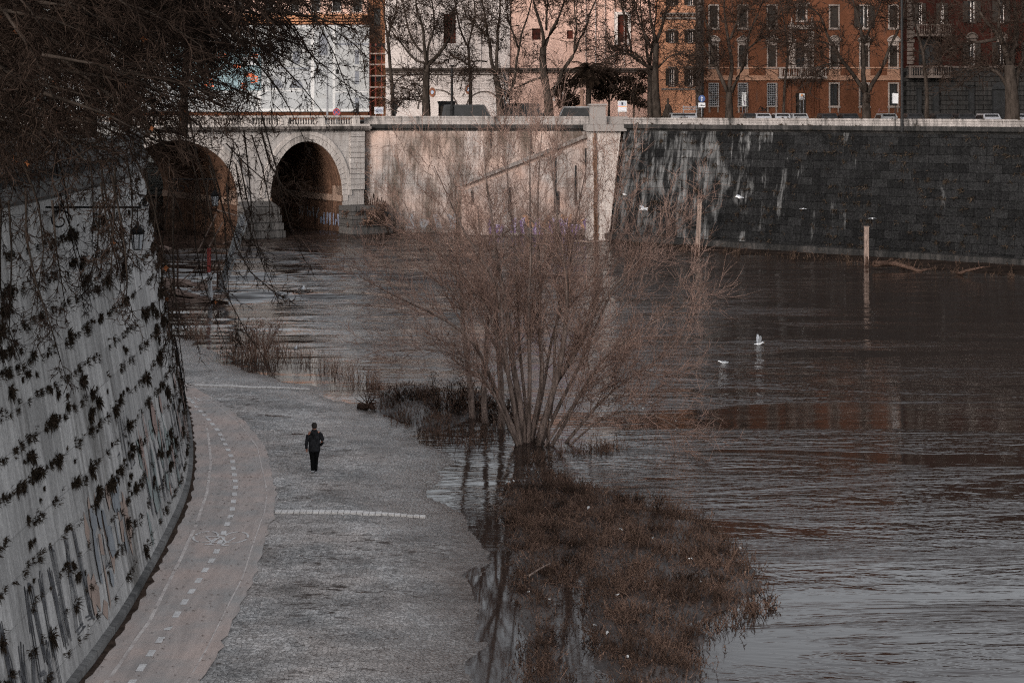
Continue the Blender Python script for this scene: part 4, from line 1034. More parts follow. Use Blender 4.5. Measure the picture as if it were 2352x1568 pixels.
def limb(mt, mc, pts, r0, r1, cfg, rr, n_ch, t0=0.2, sides=6, L0=2.0, spread=0.9, wob=0.12):
    # subdivide with a wobble, then sprout children
    P_ = []
    for a, b_ in zip(pts, pts[1:]):
        n = max(1, int((b_-a).length/0.7))
        for k in range(n): P_.append(a.lerp(b_, k/n)+(rv(rr)*wob*min(1, r0*3) if P_ else Vector()))
    P_.append(pts[-1]); n = len(P_)
    for _ in range(2):
        P_ = [P_[0]]+[(P_[i-1]+P_[i]*2+P_[i+1])/4 for i in range(1, len(P_)-1)]+[P_[-1]]
    R_ = [r0+(r1-r0)*i/(n-1) for i in range(n)]
    mt.tube([tuple(x) for x in P_], R_, sides)
    for c in range(n_ch):
        u = rr.uniform(t0, 1.0)*(n-1); i = min(int(u), n-2); b_ = P_[i].lerp(P_[i+1], u-i)
        a = (P_[i+1]-P_[i]).normalized(); nd = (a+rv(rr)*spread).normalized()
        grow(mc, b_, nd, L0*rr.uniform(0.5, 1.25), max(RMIN[0], R_[i]*0.35 if R_[i] < 0.08 else 0.03), 0, cfg, rr)

# the many-stemmed willow standing in the river
rr = random.Random(11)
def c5(pts, dd0, dd1, base_d=64.0):
    n = len(pts); out = []
    for k, (x, y) in enumerate(pts): out.append(P(784+x/3.0, 522.4+y/3.0, base_d+dd0+(dd1-dd0)*k/(n-1)))
    return out
wil = thing('bare_tree', tuple(G(1212, 1030)), 'large bare many-stemmed reddish tree standing in the flooded river edge', 'tree')
mt, mc = MB(), MB(); RMIN[0] = 0.0082
cfgW = [(5, 0.16, 0.10, 8, 0.85, 0.55, 0.62), (4, 0.2, 0.08, 5, 0.85, 0.6, 0.7), (3, 0.22, 0.06, 0, 0.8, 0.6, 0.8)]
stems = [([(1240, 1530), (1180, 1330), (1080, 1170), (1040, 1060), (1000, 960), (930, 790), (830, 700), (740, 620), (480, 520), (250, 400), (120, 330)], 0, -2.5, .12),
 ([(1250, 1545), (1180, 1250), (1130, 950), (1115, 600), (1070, 310), (830, 50), (700, -250), (640, -420)], 0, -1.5, .11),
 ([(1265, 1500), (1250, 1200), (1180, 950), (1140, 650), (1090, 350), (1050, 100), (1000, -300), (980, -560)], .3, 1.5, .15),
 ([(1290, 1450), (1300, 1100), (1295, 600), (1310, 200), (1310, -200), (1300, -700)], .2, 0.5, .10),
 ([(1290, 1450), (1380, 1100), (1370, 800), (1355, 300), (1350, -300), (1390, -760)], .4, 2.0, .11),
 ([(1340, 1530), (1370, 1350), (1450, 1150), (1500, 900), (1550, 550), (1560, 350), (1500, 100), (1460, -200), (1440, -500)], -.2, -1.5, .14),
 ([(1345, 1530), (1450, 1150), (1600, 900), (1720, 700), (1740, 560), (1830, 200), (1880, -100), (1940, -420)], 0, 2.2, .11),
 ([(1400, 1460), (1600, 1250), (1680, 1050), (1960, 760), (2150, 640), (2350, 560), (2480, 480)], -.2, -2.0, .09),
 ([(1480, 1460), (1750, 1210), (2000, 1000), (2100, 970), (2250, 850), (2400, 790)], .2, 1.6, .08),
 ([(1420, 1450), (1480, 1000), (1480, 800), (1450, 580), (1530, 430), (1650, 100), (1640, -250)], .3, 2.4, .08),
 ([(1250, 1480), (1120, 1290), (1000, 1000), (860, 860), (600, 800), (380, 850)], -.3, -3.0, .07),
 ([(1270, 1400), (1130, 900), (1000, 560), (880, 330), (660, 180), (480, -30), (420, -200)], .2, 2.5, .09),
 ([(1340, 1500), (1500, 1200), (1700, 820), (1860, 400), (2050, 230), (2270, 50), (2380, -60)], .2, 3.0, .09),
 ([(1300, 1400), (1230, 900), (1230, 500), (1180, 100), (1150, -300), (1160, -600)], .8, 3.0, .08),
 ([(1350, 1500), (1650, 1130), (1900, 960), (2060, 900), (2250, 1050)], -.4, -2.6, .06),
 ([(1500, 1470), (1700, 1350), (1950, 1230), (2200, 1280), (2350, 1400)], -.3, -1.4, .05),
 ([(1320, 1480), (1560, 900), (1760, 560), (1940, 330), (2160, 130), (2300, -120)], .6, 1.0, .08),
 ([(1310, 1400), (1420, 900), (1560, 400), (1620, -100), (1700, -480)], 1.0, 3.2, .08),
 ([(1260, 1400), (1160, 1000), (900, 520), (700, 400), (520, 250), (330, 150)], .8, 3.0, .07)]
for pts, a, e, r in stems:
    p_ = c5(pts, a, e); p_[0].z = -0.5
    limb(mt, mc, p_, r, 0.016, cfgW, rr, 21, 0.27, 7, 2.1, 0.75, 0.45)
mt.build('trunk', M['bark_mid'], wil, True); mc.build('crown', M['twig_mid'], wil)
mb = MB()
for k in range(420):                                # flood debris caught on the low branches
    x = rr.uniform(1240, 1600)-170*rr.random()*rr.random(); y = rr.uniform(900, 1020); q = P(x, y, 64+rr.uniform(-2.5, 2.5)); s = rr.uniform(0.03, 0.09)
    if q.z < 0.1: continue
    a, e = rv(rr)*s, Vector((rr.uniform(-.3, .3)*s, rr.uniform(-.3, .3)*s, -s*rr.uniform(1, 2.4))); mb.quad(q, q+a*0.5, q+a*0.5+e, q+e)
tag(mb.build('flood_debris', M['weed'], wil), kind='stuff')
for base, pts, r, lab in (((1086, 962), [(905, 1325), (905, 1100), (890, 960), (855, 820), (830, 720), (840, 500), (820, 250), (760, 0)], .16, 'slim leaning bare trunk standing in water, leftmost beside the big willow'),
                     ((1114, 972), [(990, 1352), (985, 1150), (985, 980), (1003, 700), (1005, 400), (960, 100), (940, -150)], .15, 'slim upright bare trunk standing in water just right of the leaning one'),
                     ((1150, 985), [(1095, 1395), (1105, 1100), (1090, 900), (1065, 600), (1050, 250), (1120, 0)], .17, 'third bare trunk in the water hidden partly behind the willow stems')):
    g = G(*base); tr = thing('bare_tree', tuple(g), lab, 'tree', 'slim trunks beside the willow'); mt, mc = MB(), MB()
    p_ = c5(pts, 0, 2.5, g.y); p_[0].z = -0.5
    limb(mt, mc, p_, r, 0.03, cfgW, rr, 17, 0.42, 7, 1.9, 0.8, 0.2); mt.build('trunk', M['bark_mid'], tr, True); mc.build('crown', M['twig_mid'], tr)

# plane trees along the far street, traced from their limbs
cfgP = [(5, 0.2, 0.03, 7, 1.0, 0.5, 0.55), (4, 0.25, -0.02, 4, 1.0, 0.55, 0.7), (3, 0.3, -0.05, 0, 0.9, 0.6, 0.8)]
def far_tree(lab, d, trunk, r, limbs, seed, n_ch=10, L0=3.0, dead=None):
    rr = random.Random(seed); RMIN[0] = 0.030
    g = P(trunk[0][0], trunk[0][1], d); tr = thing('plane_tree', (g.x, d, 11.4), lab, 'tree', 'bare plane trees along the far street'); mt, mc = MB(), MB()
    tp = [P(x, y, d) for x, y in trunk]; tp[0].z = 11.3
    limb(mt, mc, tp, r*1.15, r*0.75, cfgP, rr, 3, 0.5, 8, 1.6, 1.0, 0.1)
    for k, (lp, lr) in enumerate(limbs):
        dd = rr.uniform(-3, 3); n = len(lp)
        pp = [P(x, y, d+dd*i/(n-1)) for i, (x, y) in enumerate(lp)]
        limb(mt, mc, pp, r*lr, 0.05, cfgP, rr, n_ch, 0.12, 6, L0, 0.95, 0.5)
    mt.build('trunk', M['bark_dark'], tr, True); mc.build('crown', M['twig_dark'], tr)
    return tr
FT = [
 ('bare plane tree in front of the pale church, leftmost on the far quay', 179, [(978, 266), (978, 200), (981, 150)], .45,
  [([(981, 150), (1005, 138), (1020, 110), (1040, 60), (1050, 10), (1055, -60)], .55), ([(981, 150), (975, 110), (968, 60), (955, 0), (950, -60)], .5), ([(981, 150), (985, 100), (1000, 50), (990, -20)], .4),
   ([(976, 146), (952, 142), (945, 128), (925, 105), (905, 80), (890, 50)], .33), ([(970, 122), (940, 90), (935, 50), (925, 0), (915, -50)], .33), ([(975, 240), (960, 205), (945, 190)], .2), ([(975, 238), (950, 225), (915, 232)], .15)]),
 ('bare plane tree with three upright limbs before the pale church, second on the quay', 178, [(1150, 266), (1148, 220), (1138, 175)], .42,
  [([(1138, 175), (1128, 130), (1118, 80), (1110, 20), (1095, -50)], .6), ([(1140, 170), (1142, 110), (1148, 40), (1150, -60)], .6), ([(1152, 240), (1180, 200), (1185, 150), (1190, 100), (1215, 40), (1225, -40)], .5),
   ([(1118, 142), (1095, 138), (1070, 150)], .25), ([(1135, 100), (1095, 60), (1060, 30)], .3), ([(1190, 110), (1170, 60), (1160, 0)], .3)]),
 ('bare plane tree forking low with a long right limb, before the salmon church wall', 178, [(1262, 266), (1258, 220), (1245, 150), (1248, 110)], .48,
  [([(1248, 110), (1240, 60), (1225, 20), (1215, -60)], .5), ([(1250, 110), (1270, 60), (1290, 20), (1300, -50)], .55), ([(1262, 225), (1290, 170), (1320, 120), (1345, 70), (1360, 20), (1375, -40)], .6),
   ([(1244, 178), (1200, 192), (1180, 205)], .35), ([(1255, 70), (1255, -20)], .35), ([(1320, 120), (1325, 60), (1320, 0)], .35)]),
 ('bare plane tree with arching left limbs in front of the peach house', 176, [(1513, 266), (1505, 220), (1503, 160), (1507, 100)], .42,
  [([(1503, 160), (1470, 140), (1440, 118), (1410, 120), (1378, 140)], .5), ([(1484, 148), (1462, 122), (1430, 112), (1398, 120)], .35), ([(1450, 122), (1440, 60), (1425, 0), (1410, -60)], .35), ([(1507, 100), (1500, 50), (1490, 0), (1480, -60)], .5),
   ([(1507, 100), (1520, 50), (1540, 0), (1550, -50)], .55), ([(1495, 110), (1470, 60), (1455, 0)], .35), ([(1508, 160), (1545, 120), (1570, 118), (1590, 140)], .25)]),
 ('dark slim trunked plane tree close behind the peach house plane tree', 183, [(1493, 266), (1494, 200), (1492, 150)], .34, [([(1492, 150), (1478, 80), (1470, 0)], .6), ([(1492, 150), (1504, 80), (1512, -20)], .6)]),
 ('bare plane tree before the left end of the orange palazzo', 164, [(1675, 266), (1674, 212)], .42,
  [([(1672, 214), (1655, 180), (1640, 140), (1630, 80), (1618, 30), (1600, -30)], .55), ([(1675, 212), (1680, 150), (1672, 100), (1668, 50), (1665, -50)], .62), ([(1680, 214), (1705, 160), (1710, 120), (1720, 70), (1735, 30), (1760, -20)], .5),
   ([(1711, 118), (1745, 85), (1780, 72)], .25), ([(1640, 140), (1610, 100), (1590, 50)], .3), ([(1678, 90), (1700, 40), (1705, -20)], .35), ([(1645, 150), (1615, 150), (1590, 175)], .22)]),
 ('bare plane tree with wide forked limbs before the orange palazzo balcony', 148, [(1990, 268), (1990, 212)], .42,
  [([(1988, 216), (1965, 175), (1935, 140), (1915, 110), (1895, 60), (1870, 20), (1835, 8)], .5), ([(1989, 210), (1985, 140), (1978, 90), (1965, 40), (1955, -30)], .6), ([(1993, 212), (2020, 180), (2040, 130), (2050, 90), (2075, 40), (2085, -30)], .5),
   ([(1940, 146), (1900, 145), (1850, 165)], .28), ([(1984, 100), (2000, 60), (2025, 0)], .35), ([(1915, 108), (1880, 90), (1845, 100)], .25)]),
 ('dark massive plane tree at the right end before the maroon palazzo', 138, [(2322, 272), (2326, 220), (2318, 150)], .62,
  [([(2318, 150), (2290, 90), (2260, 40), (2230, -20)], .5), ([(2318, 150), (2330, 80), (2340, -20)], .6), ([(2322, 214), (2290, 165), (2250, 150), (2200, 168)], .35), ([(2330, 205), (2352, 150), (2380, 80)], .5),
   ([(2290, 90), (2230, 95), (2170, 120)], .3), ([(2318, 150), (2300, 60), (2290, -40)], .4)]),
 ('thin bare tree before the dark balconies between orange and maroon palazzi', 150, [(2128, 270), (2130, 200), (2120, 120)], .2, [([(2120, 120), (2100, 50), (2095, -30)], .7), ([(2120, 120), (2150, 60), (2165, -20)], .6), ([(2124, 160), (2160, 130), (2190, 140)], .4)]),
 ('thin bare tree standing behind, before the palazzo central door', 170, [(1800, 266), (1802, 200), (1810, 130)], .16, [([(1810, 130), (1800, 60), (1790, -10)], .7), ([(1810, 130), (1830, 60), (1850, 0)], .6)]),
 ('bare tree behind the white wrapped building corner', 186, [(905, 266), (900, 180), (890, 90)], .22, [([(890, 90), (880, 20), (870, -50)], .7), ([(890, 90), (910, 20), (905, -50)], .7), ([(895, 130), (870, 90), (850, 60)], .4)]),
 ('bare tree with many thin shoots between the two church plane trees', 186, [(1080, 266), (1080, 190), (1076, 110)], .2, [([(1076, 110), (1050, 40), (1040, -30)], .7), ([(1076, 110), (1090, 40), (1085, -30)], .7), ([(1078, 150), (1045, 130), (1020, 140)], .4)]),
]
for i, (lab, d, tr_, r, li) in enumerate(FT): far_tree(lab, d, tr_, r, li, 30+i, 19 if i < 8 else 15, 3.4)

# leafy evergreens: many small blades in uneven clumps
def leaf_cloud(mb, c, rad, n, size, rr, droop=0.0):
    for _ in range(n):
        v = rv(rr); u = rr.random()**0.45; q = Vector((c[0]+v.x*rad[0]*u, c[1]+v.y*rad[1]*u, c[2]+v.z*rad[2]*u))
        a = rv(rr)*size*rr.uniform(0.6, 1.4); b_ = rv(rr)*size*0.35; a.z -= droop*size
        mb.tri(q, q+a+b_, q+a-b_)
def shrub(name, lab, cat, x, y0, y1, wd, d, mat, seed, size=0.18, n=900, zb=11.4, group=None, clumps=9):
    rr = random.Random(seed); z0 = max(zb, PZ(y1, d)); z1 = PZ(y0, d); X = PX(x, d); w_ = wd*d/F/2; o = thing(name, (X, d, zb), lab, cat, group)
    mb = MB(); H_ = z1-z0
    for k in range(clumps):
        t_ = (k+0.5)/clumps; cz = z0+H_*(0.15+0.8*t_); sw = w_*(1-0.5*t_)*rr.uniform(0.4, 1.0)
        leaf_cloud(mb, (X+rr.uniform(-1, 1)*sw, d+rr.uniform(-1, 1)*w_*0.6, cz), (w_*rr.uniform(.3, .55), w_*0.5, H_*rr.uniform(0.12, 0.2)), n//clumps, size, rr)
    mb.build('crown', mat, o); mb = MB(); mb.tube([(X, d, zb-0.1), (X+0.1, d, z0+H_*0.6)], [0.18, 0.06], 6)
    for k in range(6): a = rv(rr); mb.tube([(X, d, z0+H_*0.3*rr.random()), (X+a.x*w_*0.8, d+a.y*w_*0.5, z0+H_*rr.uniform(0.5, 0.9))], [0.07, 0.02], 4)
    mb.build('trunk', M['bark_dark'], o); return o
shrub('added_evergreen', 'dark conifer added to darken the top left corner behind the plane twigs', 'tree', 40, -60, 240, 170, 120, M['evergreen'], 3, 0.5, 5200, 11.4, clumps=26)  # conifer put in to darken this corner
shrub('added_evergreen', 'dark evergreen crown added to darken the top of the wrapped building', 'tree', 250, -90, 90, 260, 165, M['evergreen'], 4, 0.5, 4600, 11.4, clumps=22)  # second evergreen put in for darkness above the left street
shrub('evergreen_bush', 'dark evergreen bush left of the street fountain', 'bush', 1300, 175, 262, 80, 186, M['palm'], 5, 0.3, 2600, 11.4)
shrub('evergreen_bush', 'broad dark evergreen in front of the salmon church wall', 'bush', 1398, 158, 240, 130, 188, M['palm'], 6, 0.3, 4200, 12.4, clumps=20)
shrub('evergreen_bush', 'dark bush beside the poster board', 'bush', 1455, 165, 258, 80, 187, M['palm'], 8, 0.3, 2600, 11.6)
rr = random.Random(21); pm = thing('palm_tree', (PX(1350, 184), 184, 11.4), 'palm tree with drooping dark fronds in front of the salmon wall', 'palm'); mb = MB(); X = PX(1350, 184)
for k in range(60):
    a = rr.uniform(0, 6.28); el = rr.uniform(-0.6, 0.9); L = rr.uniform(2.0, 3.6); q = Vector((X, 184, PZ(158, 184))); dd = Vector((math.cos(a)*math.cos(el), math.sin(a)*math.cos(el), math.sin(el))); prev = q
    for s_ in range(7):
        dd = (dd+Vector((0, 0, -0.16))).normalized(); nx_ = prev+dd*L/7; mb.tube([tuple(prev), tuple(nx_)], [0.03, 0.02], 3)
        for w_ in range(6):
            c0 = prev.lerp(nx_, w_/6); sd_ = Vector((-dd.y, dd.x, -0.5)).normalized()
            for sg in (-1, 1): tip = c0+Vector((sd_.x*sg, sd_.y*sg, -0.45))*0.55+dd*0.2; mb.tri(c0, c0+dd*0.07, tip)
        prev = nx_
mb.build('crown', M['palm'], pm); mb = MB(); mb.tube([(X, 184, 11.3), (X+0.1, 184, PZ(205, 184)), (X, 184, PZ(160, 184))], [0.35, 0.3, 0.3], 8); mb.build('trunk', M['bark_dark'], pm)

# ------------------------------------------------------------------ plane trees overhanging from the left street
cfgL = [(6, 0.22, -0.10, 6, 0.95, 0.5, 0.6), (4, 0.3, -0.07, 3, 1.0, 0.55, 0.7), (3, 0.35, -0.02, 0, 0.9, 0.6, 0.8)]
DENS = [(-150, 480), (0, 460), (150, 420), (300, 400), (420, 380), (520, 340), (600, 290), (680, 235), (760, 170), (850, 70), (900, 20)]
def balls(mb, tips, n, rr, r=0.02):
    for q in rr.sample(tips, min(n, len(tips))):
        L = rr.uniform(0.02, 0.09); mb.blob((q.x, q.y, q.z-L-r), r*rr.uniform(0.8, 1.1), 5, 3)
def leaves(mb, tips, n, rr):
    for q in rr.sample(tips, min(n, len(tips))):
        s = rr.uniform(0.05, 0.09); a = Vector((rr.uniform(-1, 1), rr.uniform(-.4, .4), rr.uniform(-.3, .3))).normalized()*s; dn = Vector((rr.uniform(-.3, .3), 0, -1)).normalized()*s
        mb.tri(q, q+dn*0.9+a, q+dn*0.5); mb.tri(q, q+dn*0.5, q+dn*0.9-a); mb.tri(q+dn*0.2, q+dn*1.5, q+dn*0.6+a*0.6); mb.tri(q+dn*0.2, q+dn*0.6-a*0.6, q+dn*1.5)
LT = [('nearest overhanging plane tree with dense twigs and seed balls at top left', (-16.5, 30.0), (25.5, 33.5), 230, 41),
      ('second overhanging plane tree from the left wall, between the nearest and the lantern', (-17.0, 39.0), (34, 42), 215, 42),
      ('third overhanging plane tree whose twigs reach across the bridge balustrade', (-18.0, 47.0), (42, 50), 170, 43)]
STR = {0: [[(60, 440), (70, 560), (85, 650), (110, 760), (140, 830)], [(20, 460), (30, 600), (20, 780)], [(120, 460), (130, 600), (150, 700)]],
       1: [[(430, 250), (470, 440), (490, 600), (505, 660), (560, 770), (620, 840)], [(520, 420), (540, 560), (565, 640), (620, 680), (680, 700)], [(250, 480), (300, 560), (290, 640)], [(230, 470), (240, 600), (200, 660)],
           [(400, 400), (395, 520), (410, 650), (405, 760), (425, 880)], [(560, 60), (660, 140), (720, 200), (745, 262)], [(360, 430), (350, 540), (362, 600)], [(600, 300), (620, 380), (660, 440), (690, 460)]],
       2: [[(600, 260), (640, 400), (650, 520), (700, 600)], [(620, 40), (720, 130), (790, 180), (850, 232)], [(700, 10), (760, 120), (800, 200), (815, 258)], [(560, 120), (640, 200), (700, 300), (715, 360)],
           [(480, 380), (520, 500), (560, 600), (640, 590)], [(520, 330), (600, 420), (660, 470), (690, 440)], [(450, 420), (440, 560), (470, 700), (520, 800)], [(640, 20), (760, 60), (850, 130), (900, 190)]]}
for i, (lab, (tx, ty), (d0_, d1_), nb_, seed) in enumerate(LT):
    rr = random.Random(seed); RMIN[0] = 0.0085; del TIPS[:]
    tr = thing('plane_tree', (tx, ty, 11.4), lab, 'tree', 'plane trees overhanging the left wall'); mt, mc = MB(), MB()
    top = Vector((tx+0.5, ty, 16.5)); mt.tube([(tx, ty, 11.2), (tx+0.2, ty, 14), tuple(top)], [0.42, 0.36, 0.3], 9)
    mains = []
    for k in range(9):
        x = rr.uniform(0, 760); y = rr.uniform(-260, 200)-x*0.08; e = P(x, y, rr.uniform(d0_, d1_)); m_ = top.lerp(e, 0.5)+Vector((0, 0, rr.uniform(0.3, 1.6)))
        limb(mt, mc, [top, top.lerp(m_, 0.5)+Vector((0, 0, 0.4)), m_, m_.lerp(e, 0.6)+Vector((0, 0, 0.2)), e], 0.15, 0.025, cfgL, rr, 9, 0.3, 6, 1.3, 1.0, 0.35); mains.append(m_)
    for k in range(nb_):
        while True:
            x = rr.uniform(-120, 860); y = rr.uniform(-230, 470)
            if y < interp(DENS, x)-30 and rr.random() < (1.0 if y < 330-0.35*x else 0.55) and rr.random() < (1.0 if x < 520 else 0.5): break
        e = P(x, y, rr.uniform(d0_, d1_)); s0 = e+Vector((-rr.uniform(0.9, 2.6), rr.uniform(-1, 1), rr.uniform(0.3, 1.6))); mm = s0.lerp(e, 0.5)+Vector((0.1, 0, 0.35))
        limb(mt, mc, [s0, mm, e], 0.032, 0.010, cfgL, rr, 8, 0.1, 4, 0.95, 1.0, 0.5)
    for k in range(7 if i < 2 else 9):
        x = rr.uniform(*((-20, 330), (100, 480), (380, 640))[i]); y = rr.uniform(330, 450)-max(0, x-400)*0.4; st_ = [(x, y)]
        for _ in range(rr.randint(2, 5)): x += rr.uniform(-25, 40); y += rr.uniform(50, 110); st_.append((x, y))
        STR[i].append(st_)
    for st_ in STR[i]:
        dd = rr.uniform(d0_, d1_); pp = [P(x, y, dd) for x, y in st_]
        limb(mt, mc, pp, 0.024, 0.008, cfgL, rr, 10, 0.1, 4, 0.65, 0.9, 3.0)
    mt.build('trunk', M['bark_dark'], tr, True); mc.build('crown', M['twig_dark'], tr)
    mb = MB(); balls(mb, TIPS, 620, rr); tag(mb.build('seed_balls', M['ball'], tr), kind='stuff')
    mb = MB(); leaves(mb, TIPS, 34, rr); tag(mb.build('dead_leaves', M['leaf'], tr), kind='stuff')
# a plane tree further along whose trunk shows between the twigs
def mid_tree(lab, x, d, seed, lean):
    rr = random.Random(seed); RMIN[0] = 0.008; X = PX(x, d); tr = thing('plane_tree', (X, d, 11.4), lab, 'tree', 'plane trees overhanging the left wall'); mt, mc = MB(), MB()
    top = Vector((X+lean*0.3, d, 16.8)); mt.tube([(X, d, 11.3), (X+lean*0.1, d, 14.2), tuple(top)], [0.36, 0.3, 0.26], 8)
    for k in range(12):
        e = top+Vector((rr.uniform(-4, 5)+lean, rr.uniform(-4, 4), rr.uniform(-0.5, 6))); m_ = top.lerp(e, 0.5)+Vector((0, 0, 0.8))
        limb(mt, mc, [top, m_, e], 0.14, 0.03, cfgP, rr, 10, 0.2, 6, 2.0, 1.0, 0.6)
    mt.build('trunk', M['bark_dark'], tr, True); mc.build('crown', M['twig_dark'], tr)
mid_tree('plane tree with dark trunk standing on the left street before the poster', 287, 82, 61, 1.0)
mid_tree('plane tree with dark trunk further left on the left street', 205, 74, 62, 0.5)
mid_tree('plane tree on the left street nearest to the bridge head', 420, 118, 63, 1.0)

# ------------------------------------------------------------------ weeds, reeds, wall plants
def blade_cluster(mb, rr, n, L, wd, spread=0.8, up=0.3, outward=None):
    for _ in range(n):
        d = rv(rr); 
        if outward is not None: d = (d*spread+outward).normalized()
        else: d = Vector((d.x*spread, d.y*spread, abs(d.z)+up)).normalized()
        l = L*rr.uniform(0.5, 1.2); sx = rv(rr).cross(d).normalized()*wd*rr.uniform(0.6, 1.3); q = rv(rr)*L*0.25; q.z *= 0.6
        m_ = q+d*l*0.55; e = q+d*l+Vector((0, 0, -l*rr.uniform(0.05, 0.4)))
        mb.quad(q-sx*0.5, q+sx*0.5, m_+sx, m_-sx); mb.tri(m_-sx, m_+sx, e)
# plants in the joints of the left wall: individual tufts sharing ten meshes
rr = random.Random(5); tufts = []
for k in range(10):
    mb = MB(); blade_cluster(mb, rr, 80+8*k, 0.25, 0.016, 1.1, 0, Vector((0.75, -0.15, -0.12+0.12*(k % 3))))
    if k % 3 == 0:
        for _ in range(6): q = Vector((0.2, 0, 0))+rv(rr)*0.14; mb.blob(tuple(q), 0.012, 4, 3)
    o = mb.build('wall_plant', M['moss']); tufts.append(o)
course = 0.82; cnt = 0; used = set()
def put_tuft(u, h, s, var, lab, grp):
    global cnt
    q = LW.pos(u, h, 0.0); n = LW.normal(u); src = tufts[var]
    o = src if var not in used else src.copy()
    if var in used: C.objects.link(o)
    used.add(var); o.location = q; o.rotation_euler = (rr.uniform(-.3, .3), rr.uniform(-.15, .15), math.atan2(n.y, n.x)); o.scale = (s*0.8, s, s*rr.uniform(0.9, 1.7))
    tag(o, lab, 'wall plant', grp); cnt += 1
u_a, u_b = LW.u_of_d(31), LW.u_of_d(80)
while cnt < 292:
    u = rr.uniform(u_a, u_b); j = rr.randint(1, 12); h = (j-(0.5 if rr.random() < 0.3 else 0))*course+rr.gauss(0, 0.03)
    vis = LW.at(u); d = vis[1]
    qq = LW.pos(u, h, 0.0); ix, iy = CX+qq.x*F/qq.y, HY+(CZ-qq.z)*F/qq.y
    if ix < -10 or iy > 1590 or d > 66: continue
    if ix < 200 and iy < 800 and rr.random() < 0.3: continue
    if ix < 250 and iy > 1150 and rr.random() < 0.5: continue
    dens = mn.noise(Vector((u*0.28, h*0.5, 2.0)))
    if dens < -0.2 and rr.random() < 0.6: continue
    n_ = LW.normal(u); cs = abs(n_.x*qq.x+n_.y*qq.y)/math.hypot(qq.x, qq.y)
    if rr.random() > max(0.22, cs/0.45*(40/d)**2): continue
    run = 1 if rr.random() < 0.5 else rr.randint(2, 4)
    for q_ in range(run):
        if cnt >= 292: break
        put_tuft(u+q_*rr.uniform(0.18, 0.4), h+rr.gauss(0, .07), (0.38+0.72*rr.random()**1.8)*(0.85 if d < 45 else 1.0), rr.randrange(10),
                 'dark shaggy plant rooted in a joint of the left embankment wall', 'plants growing in the joints of the embankment wall')
mb = MB(); k = 0
while k < 520:                                     # beyond the largest three hundred
    u = rr.uniform(u_a, u_b); h = rr.randint(1, 12)*course+rr.gauss(0, .05); q = LW.pos(u, h, 0.0); n = LW.normal(u); d = q.y
    ix, iy = CX+q.x*F/d, HY+(CZ-q.z)*F/d
    if ix < -10 or iy > 1590 or d > 66: continue
    cs = abs(n.x*q.x+n.y*q.y)/math.hypot(q.x, q.y)
    if rr.random() > max(0.25, cs/0.45*(40/d)**2) or (ix < 250 and iy > 1150 and rr.random() < 0.6): continue
    L = rr.uniform(0.08, 0.2); k += 1
    for _ in range(34):
        dd = (Vector((n.x, n.y, -0.35))*0.6+rv(rr)).normalized()*L*rr.uniform(.5, 1.2); s = rv(rr)*0.014; c0 = q+Vector((-n.y*rr.uniform(-1, 1), n.x*rr.uniform(-1, 1), rr.uniform(-1.3, .6)))*L*0.6; mb.tri(c0-s, c0+s, c0+dd)
for k in range(3600):                                # the smallest ones, uncountable
    u = rr.uniform(u_a, u_b); h = rr.randint(1, 13)*course+rr.gauss(0, .07); q = LW.pos(u, h, 0.0); n = LW.normal(u)
    if mn.noise(Vector((u*0.9, h*1.2, 5.0))) < 0.05: continue
    for _ in range(9):
        d = (Vector((n.x, n.y, 0))+rv(rr)*0.9).normalized()*rr.uniform(0.04, 0.16); s = rv(rr)*0.016; c0 = q+rv(rr)*0.05; mb.tri(c0-s, c0+s, c0+d)
tag(mb.build('wall_moss', M['moss']), 'tiny dark weeds and moss specks along the joints of the left wall', 'moss', kind='stuff')
mb = MB()                                           # dark tufts and ferns on the stained wall
for k in range(900):
    u = rr.uniform(0, RW.L-8); j = rr.randint(1, 14); h = j*0.75+rr.uniform(-.08, .08)
    if mn.noise(Vector((u*0.2, h*0.35, 9))) < -0.02 and rr.random() < 0.8: continue
    q = RW.pos(u, h, 0.0); n = RW.normal(u); L = rr.uniform(0.15, 0.5)
    for _ in range(12):
        d = (Vector((n.x, n.y, -0.25))+rv(rr)*0.9).normalized()*L; s = rv(rr)*0.05; c0 = q+rv(rr)*0.16; mb.tri(c0-s, c0+s, c0+d)
tag(mb.build('wall_weeds', M['moss']), 'dark weed tufts rooted along the courses of the stained wall', 'weeds', kind='stuff')
mb = MB()
for k in range(420):
    u = rr.uniform(0, RW.L-8); z = rr.choice((11.35, 11.78, 12.42)); q = RW.pos(u, 10.9, rr.uniform(0.1, 0.4)); q.z = z
    if mn.noise(Vector((u*0.35, 1, 9))) < 0.0: continue
    for _ in range(10): d = (Vector((0, 0, 0.5))+rv(rr)).normalized()*rr.uniform(.1, .4); s = rv(rr)*0.03; mb.tri(q-s, q+s, q+d)
tag(mb.build('parapet_weeds', M['moss']), 'weeds sprouting on the ledges of the stained wall parapet', 'weeds', kind='stuff')

